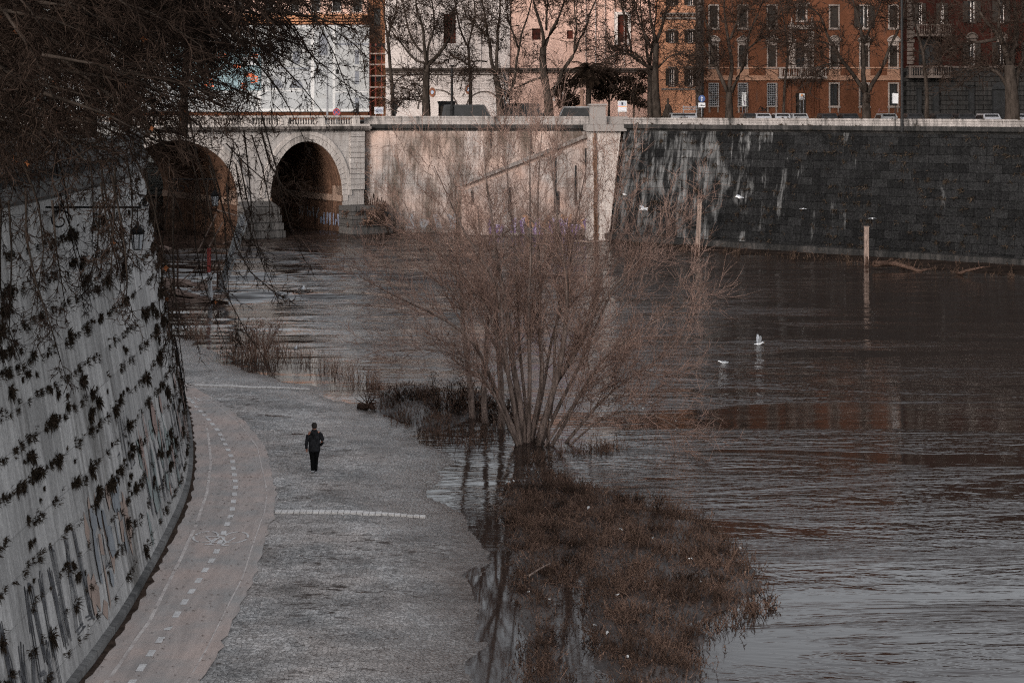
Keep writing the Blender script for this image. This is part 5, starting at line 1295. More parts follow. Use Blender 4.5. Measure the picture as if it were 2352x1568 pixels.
def stalk(mb, q, L, rr, lean=0.35, r=0.008, leafy=5, ls=0.05):
    d = Vector((rr.uniform(-lean, lean), rr.uniform(-lean, lean), 1)).normalized(); p1 = q+d*L*0.6; d2 = (d+rv(rr)*0.5).normalized(); p2 = p1+d2*L*0.4
    mb.tube([tuple(q), tuple(p1), tuple(p2)], [r, r*0.7, r*0.35], 3, False)
    for _ in range(leafy):
        c0 = q.lerp(p1, rr.uniform(0.2, 1)) if rr.random() < 0.6 else p1.lerp(p2, rr.random()); a = rv(rr)*ls*rr.uniform(0.5, 1.6); a.z -= ls*0.8; s = rv(rr)*ls*0.25
        mb.tri(c0-s, c0+s, c0+a)
rr = random.Random(77); mb = MB(); n = 0
bb = [(min(p[0] for p in w_), max(p[0] for p in w_), min(p[1] for p in w_), max(p[1] for p in w_)) for w_ in ISLW]
area = [9000, 3000, 1500]
for w_, b_, cnt_ in zip(ISLW, bb, area):
    n = 0
    while n < cnt_:
        x, y = rr.uniform(b_[0]-.5, b_[1]+.5), rr.uniform(b_[2], b_[3]+.6)
        if y < 30: continue
        if not inside((x+rr.uniform(-.5, .5), y+rr.uniform(-.5, .5)), w_): continue
        cl = mn.noise(Vector((x*0.8, y*0.6, 4)))
        c2_ = mn.noise(Vector((x*2.2, y*1.8, 11)))
        if (cl < -0.08 or c2_ < -0.12) and rr.random() < 0.82: continue
        z = max(isl_z(x, y), -0.1); L = rr.uniform(0.08, 0.30)*(1.0+1.5*max(0, cl+c2_*0.7))
        stalk(mb, Vector((x, y, z-0.03)), L, rr, 0.9, 0.006, 7, 0.055); n += 1
for _ in range(85):                                # taller tangled clumps
    w_ = ISLW[0 if rr.random() < 0.8 else 1]; b_ = bb[ISLW.index(w_)]; x, y = rr.uniform(b_[0], b_[1]), rr.uniform(max(31, b_[2]), b_[3])
    if not inside((x, y), w_): continue
    for k in range(rr.randint(16, 34)):
        stalk(mb, Vector((x+rr.gauss(0, .22), y+rr.gauss(0, .22), max(isl_z(x, y), 0)-0.02)), rr.uniform(0.3, 0.62), rr, 0.75, 0.008, 9, 0.065)
for _ in range(260):
    w_ = ISLW[0 if rr.random() < 0.75 else 1]; b_ = bb[ISLW.index(w_)]; x, y = rr.uniform(b_[0], b_[1]), rr.uniform(max(31, b_[2]), b_[3])
    if not inside((x, y), w_): continue
    q = Vector((x, y, max(isl_z(x, y), 0)+rr.uniform(0, .18))); a = Vector((rr.uniform(-1, 1), rr.uniform(-1, 1), rr.uniform(-.1, .7))).normalized()*rr.uniform(.2, .9); m_ = q+a*0.5+rv(rr)*0.06; mb.tube([tuple(q), tuple(m_), tuple(q+a)], [.012, .010, .005], 3)
    if rr.random() < .4: grow(mb, m_, (a.normalized()+rv(rr)*.6).normalized(), .35, .008, 1, cfgW, rr)
tag(mb.build('dead_weeds', M['weed']), 'brown flattened dead weeds covering the mud flat in the right foreground', 'weeds', kind='stuff')
mb = MB()
for k in range(2400):                                # paler straw among them
    w_ = rr.choice(ISLW[:2]+ISLW[:1]); b_ = bb[ISLW.index(w_)]; x, y = rr.uniform(b_[0], b_[1]), rr.uniform(max(30, b_[2]), b_[3])
    if not inside((x, y), w_): continue
    stalk(mb, Vector((x, y, max(isl_z(x, y), 0)-0.02)), rr.uniform(0.12, 0.42), rr, 1.3, 0.006, 3, 0.05)
tag(mb.build('straw', M['reed']), 'pale straw stalks lying among the dead weeds', 'straw', kind='stuff')
def reeds(name, lab, pts, n, L, wd, seed, mat='reed', leafy=5, group=None, kind='stuff', lean=0.35, cat='reeds'):
    rr = random.Random(seed); mb = MB()
    for _ in range(n):
        i = rr.randrange(len(pts)-1); t_ = rr.random(); x = lerp(pts[i][0], pts[i+1][0], t_)+rr.gauss(0, wd[0]); y = lerp(pts[i][1], pts[i+1][1], t_)+rr.gauss(0, wd[1])
        q = G(x, y); q.z = -0.05; stalk(mb, q, L*rr.uniform(0.35, 1.15), rr, lean, 0.010, leafy, 0.07)
    return tag(mb.build(name, M[mat]), lab, cat, group, kind)
reeds('reeds', 'dry reeds along the flooded bank edge beyond the far stone band', [(515, 822), (560, 828), (620, 826), (650, 812), (700, 830), (760, 852), (800, 868), (850, 886), (870, 890)], 330, 1.0, (10, 4), 1)
reeds('reeds', 'thick clump of dry reeds at the left shore below the leaning gangway', [(515, 815), (560, 822), (600, 822), (640, 815)], 130, 1.7, (10, 5), 2)
reeds('reeds', 'dark sodden weeds at the shore beside the small log', [(880, 925), (930, 960), (980, 985), (1040, 1000), (1090, 1010), (1140, 1000)], 500, 0.5, (14, 14), 3, 'weed', 6)
reeds('reeds', 'low dead reeds between the river and the left bank near the wall', [(415, 765), (450, 778), (470, 770)], 90, 0.8, (8, 5), 4)
reeds('reeds', 'weeds in shallow water at the foot of the big willow', [(1200, 1060), (1280, 1045), (1380, 1035), (1420, 1028)], 260, 0.5, (12, 5), 5, 'weed', 6, lean=0.8)
reeds('reeds', 'sparse weeds trailing off the far tip of the mud flat', [(1600, 1200), (1690, 1290), (1755, 1380), (1700, 1420), (1620, 1440)], 260, 0.5, (20, 16), 6, 'weed', 6, lean=0.9)
def deadbush(lab, x, y, wpx, hpx, seed, mat='weed', n=26):
    rr = random.Random(seed); q = G(x, y); d = q.y; o = thing('dead_bush', tuple(q), lab, 'bush', 'dead bushes at the water edge'); mb, ml = MB(), MB(); RMIN[0] = 0.008; del TIPS[:]
    for k in range(n):
        a = rr.uniform(-1, 1); L = hpx*d/F*rr.uniform(0.5, 1.0)
        grow(mb, Vector((q.x+a*wpx*d/F*0.25, d+rr.uniform(-.6, .6), -0.1)), Vector((a*wpx/hpx*0.45, rr.uniform(-.4, .4), 1)).normalized(), L, 0.022, 0, [(5, .2, .0, 5, .8, .4, .6), (3, .3, 0, 2, .9, .5, .7), (2, .3, 0, 0, 1, 1, 1)], rr)
    for c in TIPS:
        for _ in range(3): b_ = c+rv(rr)*0.1; a = rv(rr)*0.07; a.z -= 0.08; s = rv(rr)*0.03; ml.tri(b_-s, b_+s, b_+a)
    mb.build('stems', M['twig_mid'] if mat == 'reed' else M['twig_dark'], o); ml.build('withered_leaves', M[mat], o)
deadbush('low dark withered bush in shallow water left of the slim trunks', 945, 925, 110, 48, 1, n=34)
deadbush('dark withered bush with an upright stem beside the slim trunks', 1030, 955, 90, 100, 2, n=26)
deadbush('dark withered bush behind the slim trunks', 1090, 945, 120, 55, 3, n=34)
deadbush('withered bush between willow stems and the third trunk', 1150, 960, 80, 60, 6, n=18)
deadbush('tall reddish dead shrub at the left shore below the gangway', 590, 818, 90, 100, 4, 'reed', 30)
deadbush('small reddish dead shrub by the water near the left wall', 445, 760, 60, 60, 5, 'reed', 12)
deadbush('bent dead shrub at the top edge of the mud flat', 1450, 1165, 60, 50, 7, 'weed', 12)
deadbush('bare dead shrub leaning out at the tip of the mud flat', 1745, 1395, 70, 42, 8, 'weed', 9)
deadbush('small dead shrub with one tall twig on the mud flat edge', 1520, 1185, 30, 62, 9, 'weed', 5)
mb = MB(); rr = random.Random(9)                    # twigs and leaf litter strewn over the bank
for k in range(2600):
    y = rr.uniform(31, 80); x = rr.uniform(fR(min(y, 75))-0.2, interp(SHORE, y)+0.3)
    if mn.noise(Vector((x*0.35, y*0.3, 6)))+0.25*rr.random() < 0.08: continue
    z = bank_z(x, y)+0.006; L = rr.uniform(0.03, 0.13); a = Vector((L, rr.uniform(-.4, .4)*L, rr.uniform(0, .02))); s = Vector((0, rr.uniform(0.01, 0.03), 0)); q = Vector((x, y, z)); mb.quad(q, q+a, q+a*0.8+s, q+s)
for k in range(420):
    y = rr.uniform(31, 74); x = rr.uniform(fL(y)-0.3, fR(y)); z = bank_z(x, y)+0.05; L = rr.uniform(0.02, 0.09); q = Vector((x, y, z)); mb.quad(q, q+Vector((L, 0, 0.01)), q+Vector((L, 0.03, 0)), q+Vector((0, 0.02, 0.01)))
tag(mb.build('leaf_litter', M['weed']), 'brown leaf litter scattered over cobbles and path', 'litter', kind='stuff')
# scrub along the foot of the dark wall, vegetation at the bridge abutment
mb = MB(); rr = random.Random(15)
for k in range(700):
    x = rr.uniform(1425, 2352); x += 25*math.sin(x*0.05); y0, y1 = interp([(1440, 556), (2352, 612)], x), interp(far_edge, x); q = G(x, rr.uniform(y0+6, y1), 0.0); q.z = 0.02; stalk(mb, q, rr.uniform(0.1, 0.55)*(2.0 if rr.random() < 0.1 else 1), rr, 0.6, 0.018, 5, 0.12)
tag(mb.build('bank_scrub', plain('dark_scrub', (0.06, 0.04, 0.03), (0.014, 0.010, 0.008), 0.5)), 'dry scrub along the muddy foot of the dark river wall', 'scrub', kind='stuff')
o = thing('climbing_plant', (PX(870, 173), 173, 0), 'dark climbing plant and roots on the wall right of the bridge', 'plant'); mb = MB(); m2 = MB(); rr = random.Random(8)
for k in range(26):
    x = rr.uniform(840, 888); q = P(x, rr.uniform(440, 480), 172.6); mb.tube([tuple(q), tuple(q+Vector((rr.uniform(-.3, .3), -0.3, -1.4))), (q.x+rr.uniform(-.5, .5), 172.2, -0.3)], [0.05, 0.06, 0.09], 4)
for k in range(14): x = rr.uniform(800, 885); leaf_cloud(m2, tuple(P(x, rr.uniform(470, 528), 171.2)), (0.9, 0.5, 0.45), 160, 0.24, rr)
for k in range(5): leaf_cloud(m2, tuple(P(846+rr.uniform(-3, 3), 330+k*30, 172.9)), (0.25, 0.15, 0.6), 50, 0.2, rr)
mb.build('stems', M['twig_dark'], o); m2.build('foliage', M['weed'], o)
# ------------------------------------------------------------------ the walking person
rr = random.Random(3)
pos = G(722, 1084, 0.2); pos.z = bank_z(pos.x, pos.y)+0.005
per = thing('person', (0, 0, 0), 'person in a black hooded jacket and black trousers walking away over the cobbles', 'person'); 
M['skin'] = plain('skin', (0.42, 0.21, 0.15), (0.36, 0.17, 0.12), 6, rough=0.6)
M['jacket'] = plain('black_jacket', (0.030, 0.030, 0.033), (0.012, 0.012, 0.013), 9, rough=0.75, bump=0.5)
M['trouser'] = plain('black_trousers', (0.008, 0.008, 0.008), (0.005, 0.005, 0.005), 9, rough=0.85)
M['hair'] = plain('dark_grey_hair', (0.05, 0.042, 0.038), (0.015, 0.013, 0.012), 40, rough=0.8)
V = []; E = []; RD = []
def chain(pts, root=None):
    prev = root
    for (p, r) in pts:
        V.append(p); RD.append(r); i = len(V)-1
        if prev is not None: E.append((prev, i))
        prev = i
    return prev
chain([((0, 0, 0.93), 0.13)]); torso = chain([((0, 0.0, 1.08), 0.12), ((0, 0.0, 1.26), 0.145), ((0, 0, 1.40), 0.13), ((0, 0.0, 1.50), 0.058)], 0)
head = chain([((0.0, 0.02, 1.585), 0.078), ((0.0, 0.03, 1.67), 0.092), ((0.0, 0.025, 1.73), 0.066)], torso)
chain([((0.0, 0.125, 1.635), 0.016)], head-1)       # nose
for sx in (-1, 1): chain([((sx*0.092, 0.02, 1.65), 0.016)], head-1)   # ears
sh = 3
lh = chain([((-0.17, 0, 1.42), 0.065), ((-0.25, -0.02, 1.15), 0.047), ((-0.275, 0.02, 0.90), 0.030), ((-0.275, 0.03, 0.83), 0.034)], sh)
for k, (dx, L) in enumerate(((-0.026, .062), (-0.009, .075), (0.009, .07), (0.026, .055))):
    chain([((-0.275+dx, 0.045, 0.80), 0.0085), ((-0.275+dx, 0.055, 0.80-L*.5), 0.008), ((-0.27+dx, 0.04, 0.80-L), 0.0065)], lh)
chain([((-0.245, 0.05, 0.835), 0.010), ((-0.235, 0.065, 0.80), 0.008)], lh-0)
rh = chain([((0.17, 0, 1.42), 0.065), ((0.29, -0.06, 1.17), 0.047), ((0.23, 0.06, 0.98), 0.032), ((0.20, 0.10, 0.94), 0.034)], sh)
for k in range(4): chain([((0.18+0.012*k, 0.13, 0.92), 0.0085), ((0.175+0.012*k, 0.14, 0.88), 0.007)], rh)
chain([((0.17, 0.10, 0.92), 0.010), ((0.16, 0.11, 0.89), 0.008)], rh)
lf = chain([((-0.085, 0, 0.86), 0.085), ((-0.07, 0.0, 0.50), 0.058), ((-0.055, -0.16, 0.13), 0.038), ((-0.06, -0.04, 0.055), 0.036)], 0)
rf = chain([((0.085, 0, 0.86), 0.085), ((0.06, 0.06, 0.49), 0.058), ((0.05, 0.06, 0.10), 0.038), ((0.06, 0.2, 0.04), 0.034)], 0)
me = bpy.data.meshes.new('body'); me.from_pydata(V, E, []); ob = bpy.data.objects.new('body', me); C.objects.link(ob); ob.parent = per
md = ob.modifiers.new('skin', 'SKIN'); 
if not me.skin_vertices: bpy.context.view_layer.objects.active = ob
if not me.skin_vertices: me.attributes  # filled by the modifier
try:
    for i, sv in enumerate(me.skin_vertices[0].data): sv.radius = (RD[i], RD[i]); sv.use_root = (i == 0)
except Exception as e: print('skin', e)
sb = ob.modifiers.new('sub', 'SUBSURF'); sb.levels = 1; sb.render_levels = 2
me.materials.append(M['skin'])
mb = MB()                                           # jacket: body and both sleeves
mb.loft([((0.0, 0, 0.76), 0.205, 0.135), ((0.0, 0, 0.80), 0.215, 0.145), ((0, 0, 0.95), 0.205, 0.15), ((0, 0, 1.1), 0.20, 0.145), ((0, 0, 1.25), 0.215, 0.15), ((0, 0, 1.36), 0.225, 0.145), ((0, 0, 1.43), 0.19, 0.13), ((0, 0, 1.48), 0.12, 0.105), ((0, 0.01, 1.55), 0.085, 0.09)], 18)
mb.tube([(-0.15, 0, 1.41), (-0.215, -0.01, 1.34), (-0.265, -0.03, 1.15), (-0.285, -0.01, 1.02), (-0.285, 0.02, 0.86)], [0.085, 0.085, 0.068, 0.06, 0.048], 10)
mb.tube([(0.15, 0, 1.41), (0.225, -0.01, 1.34), (0.30, -0.06, 1.17), (0.285, -0.01, 1.06), (0.22, 0.08, 0.96)], [0.085, 0.085, 0.070, 0.062, 0.052], 10)
jk = mb.build('jacket', M['jacket'], per, True)
mb = MB(); mb.loft([((0, -0.085, 1.36), 0.05, 0.03), ((0, -0.105, 1.39), 0.115, 0.06), ((0, -0.10, 1.45), 0.135, 0.075), ((0, -0.07, 1.51), 0.115, 0.08), ((0, -0.03, 1.545), 0.09, 0.08)], 14); mb.build('hood', M['jacket'], jk, True)
mb = MB()
mb.tube([(-0.085, 0, 0.88), (-0.085, 0.0, 0.75), (-0.07, 0.0, 0.50), (-0.058, -0.12, 0.22), (-0.052, -0.16, 0.11)], [0.115, 0.11, 0.082, 0.068, 0.062], 12)
mb.tube([(0.085, 0, 0.88), (0.085, 0.01, 0.75), (0.06, 0.06, 0.49), (0.052, 0.06, 0.2), (0.05, 0.06, 0.08)], [0.115, 0.11, 0.082, 0.068, 0.064], 12)
mb.build('trousers', M['trouser'], per, True)
for (x, y, z, rot) in ((-0.06, -0.10, 0.055, -0.55), (0.062, 0.13, 0.04, 0.0)):
    Mx = Matrix.Translation((x, y, z)) @ Matrix.Rotation(rot, 4, 'X'); mb = MB()
    base = len(mb.v); prof = [(-0.11, .03, .045), (-0.06, .045, .055), (0.03, .05, .05), (0.10, .05, .035), (0.16, .03, .02)]
    for yy, rx, rz_ in prof:
        for j in range(10): a = 6.2832*j/10; mb.v.append(tuple(Mx @ Vector((rx*math.cos(a), yy, max(-0.02, rz_*math.sin(a)+0.02)))))
    for i in range(len(prof)-1):
        for j in range(10): j2 = (j+1) % 10; o_ = i*10; mb.f.append((o_+j, o_+j2, o_+10+j2, o_+10+j))
    mb.f.append(tuple(range(10))[::-1]); mb.f.append(tuple(range(40, 50)))
    s_ = mb.build('shoe', M['jacket'], per, True); mb = MB(); mb.box(-0.052, 0.052, -0.12, 0.17, -0.042, -0.012, Mx); mb.build('sole', M['white'], s_)
mb = MB(); mb.loft([((0, -0.055, 1.585), 0.055, 0.035), ((0, -0.02, 1.63), 0.094, 0.09), ((0, 0.0, 1.69), 0.102, 0.105), ((0, 0.01, 1.745), 0.095, 0.10), ((0, 0.02, 1.785), 0.065, 0.07), ((0, 0.02, 1.80), 0.02, 0.02)], 16)
mb.build('hair', M['hair'], per, True)
per.location = pos; per.rotation_euler = (0, 0, R(6)); 

# ------------------------------------------------------------------ gulls
M['gull'] = plain('gull_white', (0.75, 0.75, 0.76), (0.6, 0.6, 0.62), 20, rough=0.7); M['gull_grey'] = plain('gull_grey', (0.35, 0.36, 0.38), (0.28, 0.29, 0.31), 20)
def gull(loc, rz, wings, lab, sc=1.0, roll=0.0):
    o = thing('gull', (0, 0, 0), lab, 'gull', 'gulls over and on the river'); mb = MB()
    prof = [(-0.24, .008, .012, .0), (-0.16, .035, .02, 0), (-0.05, .075, .065, 0), (0.06, .08, .07, 0.005), (0.14, .05, .05, .03), (0.18, .037, .04, .06), (0.23, .04, .042, .075), (0.27, .025, .025, .07), (0.31, .007, .008, .06)]
    for x, ry, rz_, zz in prof:
        for j in range(9): a = 6.2832*j/9; mb.v.append((x, ry*math.cos(a), zz+rz_*math.sin(a)))
    for i in range(len(prof)-1):
        for j in range(9): j2 = (j+1) % 9; q = i*9; mb.f.append((q+j, q+j2, q+9+j2, q+9+j))
    mb.build('body', M['gull'], o, True)
    for s in (-1, 1):
        mb = MB(); tips = MB()
        if wings == 'folded': mb.prism([(-0.30, s*0.03, 0.03), (-0.05, s*0.085, 0.035), (0.1, s*0.075, 0.05), (-0.08, s*0.03, 0.085)], (0, -s*0.02, 0.005)); tips.prism([(-0.36, s*0.02, 0.04), (-0.28, s*0.05, 0.03), (-0.26, s*0.03, 0.06)], (0, -s*0.012, 0))
        else:
            up = {'up': (0.9, 0.75), 'glide': (0.22, -0.10), 'down': (0.05, -0.35)}[wings]
            a = Vector((0.09, s*0.05, 0.04)); b_ = Vector((-0.07, s*0.05, 0.03)); k1 = Vector((0.13, s*(0.28 if wings != 'up' else 0.16), 0.04+0.28*up[0])); k2 = Vector((-0.06, k1.y, k1.z-0.02))
            t1 = k1+Vector((-0.10, s*(0.32 if wings != 'up' else 0.13), 0.32*up[1])); t0 = k1+(t1-k1)*0.7; t0b = k2+(t1-k2)*0.7
            for P4 in ((a, b_, k2, k1), (k1, k2, t0b, t0)): mb.prism([tuple(q) for q in P4], (0, 0, 0.012))
            tips.prism([tuple(t0), tuple(t0b), tuple(t1)], (0, 0, 0.01))
        w_ = mb.build('wing', M['gull_grey'], o); tips.build('wing_tip', M['black'], w_)
    mb = MB(); mb.tube([(0.30, 0, 0.06), (0.35, 0, 0.045)], [0.009, 0.003], 5); mb.build('beak', plain('beak', (0.4, 0.22, 0.05)), o)
    o.location = loc; o.rotation_euler = (roll, 0, rz); o.scale = (sc, sc, sc)
gull(P(1477, 481, 120), R(20), 'glide', 'gull gliding before the pier where light and dark walls meet', 1.35, R(12))
gull(P(1700, 454, 125), R(190), 'glide', 'gull gliding before the dark wall above the first wooden post', 1.3, R(-8))
gull(P(1844, 480, 135), R(60), 'down', 'tiny white gull flying before the dark wall between the posts', 0.7)
gull(P(2004, 502, 135), R(90), 'down', 'tiny white gull just above the right wooden post', 0.7)
gull(P(1435, 447, 140), R(150), 'glide', 'small gull flying near the top right of the willow', 0.8, R(30))
gull(G(1742, 792)+Vector((0, 0, 0.05)), R(10), 'up', 'gull on the water raising both dark-tipped wings', 1.1)
gull(G(1662, 834)+Vector((0, 0, 0.03)), R(175), 'folded', 'gull swimming on the brown water left of the wing-raising gull', 1.0)
gull(G(695, 664)+Vector((0, 0, 0.03)), R(80), 'folded', 'gull floating far off in front of the round bridge arch', 1.5)
gull(G(679, 801)+Vector((0, 0, 0.03)), R(85), 'folded', 'gull floating behind the reeds of the left bank', 1.0)
gull(G(1010, 905)+Vector((0, 0, 0.03)), R(200), 'folded', 'gull half hidden beside the dead bushes', 0.7)

# ------------------------------------------------------------------ posts, driftwood, wreck, lantern
for (x, y0, y1, hw, lab) in ((1601, 460, 578, .17, 'weathered upright post in the river before the dark wall, left of two'), (1990, 521, 609, .16, 'weathered upright post at the water edge with driftwood behind, right of two')):
    g = G(x, y1); o = thing('mooring_post', tuple(g), lab, 'post', 'mooring posts'); top = PZ(y0, g.y); mb = MB()
    lean = 0.25 if x < 1700 else 0.0
    for sx in (-1, 1): mb.prism([(g.x+sx*hw*0.6-0.09, g.y-0.12, -1), (g.x+sx*hw*0.6+0.09, g.y-0.12, -1), (g.x+sx*hw*0.6+0.09+lean, g.y-0.12, top), (g.x+sx*hw*0.6-0.09+lean, g.y-0.12, top)], (0, 0.26, 0))
    mb.prism([(g.x-hw*0.7, g.y-0.03, -1), (g.x+hw*0.7, g.y-0.03, -1), (g.x+hw*0.7+lean, g.y-0.03, top-0.02), (g.x-hw*0.7+lean, g.y-0.03, top-0.02)], (0, 0.08, 0))
    mb.build('beam', M['post'], o); mb = MB(); mb.box(g.x-hw*1.3+lean, g.x+hw*1.3+lean, g.y-0.16, g.y+0.18, top, top+0.06); mb.build('cap', M['post'], o); mb = MB(); rr = random.Random(int(x)); mb.lathe([(hw*1.35, -.5), (hw*1.3, .35), (hw*1.15, .75)], g.x+lean*0.05, g.y+.02, 9, 0.0)
    for k in range(30): q = Vector((g.x+rr.uniform(-.5, .5), g.y-.25+rr.uniform(-.2, .2), rr.uniform(0, .35))); mb.tube([tuple(q), tuple(q+rv(rr)*.4)], .018, 3)
    mb.build('wet_foot', M['wood'], o)
def log(name, lab, pts, r, seed, mat='wood', cat='driftwood'):
    rr = random.Random(seed); o = thing(name, pts[0] if isinstance(pts[0], tuple) else tuple(pts[0]), lab, cat); mb = MB(); P_ = []
    for a, b_ in zip(pts, pts[1:]):
        for k in range(3): P_.append(Vector(a).lerp(Vector(b_), k/3)+rv(rr)*r*0.3)
    P_.append(Vector(pts[-1])); n = len(P_); mb.tube([tuple(q) for q in P_], [r*(1-0.6*i/n) for i in range(n)], 8); mb.build('log', M[mat], o, True); mb = MB()
    for k in range(14): q = rr.choice(P_); d = rv(rr); d.z = abs(d.z); mb.tube([tuple(q), tuple(q+d*r*rr.uniform(2, 5))], [r*0.22, r*0.06], 4)
    mb.build('branch_stub', M[mat], o)
def W3(x, y, z): 
    g = G(x, y, z); return (g.x, g.y, z)
log('driftwood', 'long driftwood trunk with root clump beside the right wooden post', [W3(2010, 606, 0.55), W3(2048, 604, 0.5), W3(2085, 614, 0.25), W3(2118, 622, 0.05)], 0.26, 1)
log('driftwood', 'short bent driftwood branch at the far right below the dark wall', [W3(2200, 628, 0.1), W3(2230, 620, 0.5), W3(2262, 613, 0.8)], 0.14, 2)
log('driftwood', 'stranded dark log lying at the water edge of the cobbled bank', [W3(828, 932, 0.12), W3(845, 935, 0.16), W3(861, 938, 0.1)], 0.17, 3)
log('stick', 'long pale reddish stick lying flat on the cobbles behind the person', [W3(610, 953, 0.24), W3(640, 955, 0.24), W3(669, 957, 0.23)], 0.025, 4, 'post', 'stick')
log('stick', 'dark branch piece on the cobbles just left of the person', [W3(670, 997, 0.22), W3(686, 996, 0.23), W3(700, 998, 0.22)], 0.022, 5, 'wood', 'stick')
log('stick', 'pale straw coloured stick on the dead weeds in the foreground', [W3(1214, 1322, 0.3), W3(1240, 1305, 0.34), W3(1264, 1293, 0.4)], 0.03, 6, 'post', 'stick')
log('driftwood', 'thin pale branch floating below the pale river wall', [W3(1310, 552, 0.15), W3(1350, 556, 0.2), W3(1400, 552, 0.3)], 0.12, 7, 'post')
# wrecked landing stage
M['planks'] = plain('bleached_planks', (0.22, 0.165, 0.14), (0.05, 0.03, 0.025), 1.2, rough=0.9, stretch=(0.6, 3, 8), bump=0.4)
d = 112.0; o = thing('landing_stage', tuple(G(440, 690)), 'wrecked wooden landing stage of tilted planks floating beside the left wall', 'landing stage'); mb = MB(); rr = random.Random(4)
def slab(mb, x0, y0, x1, y1, th, dep, d, ):
    a, b_ = P(x0, y0, d), P(x1, y1, d); mb.prism([tuple(a), tuple(b_), tuple(b_-Vector((0, 0, th))), tuple(a-Vector((0, 0, th)))], (0, dep, 0))
for (x0, y0, x1, y1, th, dep, dd) in ((380, 688, 436, 695, .30, 2.0, 110.6), (436, 695, 482, 692, .25, 2.2, 110.5), (372, 668, 430, 684, .12, 1.4, 111.5), (386, 676, 452, 688, .12, 1.2, 111), (370, 660, 440, 664, .1, 2, 114), (410, 655, 480, 668, .1, 1.6, 113.5), (440, 672, 505, 668, .1, 1.4, 112.5), (370, 648, 430, 654, .12, 1.5, 116), (484, 687, 518, 685, .22, 1.2, 111.5), (365, 570, 388, 577, .2, 1, 132)): mb = MB(); slab(mb, x0, y0, x1, y1, th, dep, dd); mb.build('deck_plank', M['planks'], o)
mb = MB()
for x, y0, y1, r in ((408, 545, 672, .07), (500, 618, 668, .08), (372, 550, 660, .06)): mb.tube([tuple(P(x, y1, 113)), tuple(P(x, y0, 113))], r, 6)
mb.build('post', M['wood'], o)
mb = MB(); rr = random.Random(3)
for k in range(40): q = P(rr.uniform(380, 500), rr.uniform(662, 684), 112+rr.uniform(-1, 1)); a = rv(rr)*rr.uniform(.2, .9); a.z *= 0.3; mb.tube([tuple(q), tuple(q+a)], 0.035, 4)
mb.build('loose_boards', M['post'], o); o.location.z += 0.2
g = G(484, 690); o = thing('marker_post', tuple(g), 'upright pole painted red above white beside the wrecked landing stage', 'post')
mb = MB(); mb.tube([tuple(P(484, 690, 111)), tuple(P(480, 625, 111))], 0.16, 8); mb.build('white_section', M['white'], o); mb = MB(); mb.tube([tuple(P(480, 625, 111)), tuple(P(480, 570, 111))], 0.14, 8); mb.build('red_section', plain('faded_red', (0.25, 0.06, 0.05), (0.12, 0.03, 0.03), 3), o)
o = thing('gangway', tuple(G(505, 680)), 'grey steel lattice gangway leaning up out of the water beside the landing stage', 'gangway'); mb = MB(); mp_ = MB()
A0, A1 = P(498, 672, 113), P(553, 492, 113); B0, B1 = P(514, 672, 112.2), P(570, 503, 112.2); A2, A3 = A0+Vector((0, 1.3, 0)), A1+Vector((0, 1.3, 0))
mp_.prism([tuple(A0), tuple(A1), tuple(P(564, 500, 113.2)), tuple(P(508, 674, 113.2))], (0, 0.08, 0)); mp_.build('deck_plate', M['greymetal'], o)
for a, b_ in ((A0, A1), (B0, B1), (A2, A3)): mb.tube([tuple(a), tuple(b_)], 0.07, 5)
n = 11
for k in range(n):
    a, b_ = A0.lerp(A1, k/n), B0.lerp(B1, (k+1)/n); mb.tube([tuple(a), tuple(b_)], 0.035, 4); mb.tube([tuple(B0.lerp(B1, k/n)), tuple(A0.lerp(A1, (k+1)/n))], 0.035, 4); mb.tube([tuple(a), tuple(B0.lerp(B1, k/n))], 0.035, 4)
mb.build('lattice_truss', plain('pale_steel', (0.25, 0.25, 0.25), (0.12, 0.12, 0.12), 3, rough=0.6), o)
mb = MB()
for (x0, y0, x1, y1) in ((452, 582, 497, 492), (466, 592, 512, 510), (400, 660, 470, 600), (440, 666, 500, 620), (490, 570, 545, 585), (497, 482, 560, 500), (512, 560, 560, 545), (505, 660, 505, 595)): mb.tube([tuple(P(x0, y0, 113.5)), tuple(P(x1, y1, 113.5))], 0.045, 4)
mb.build('handrail', M['post'], o)

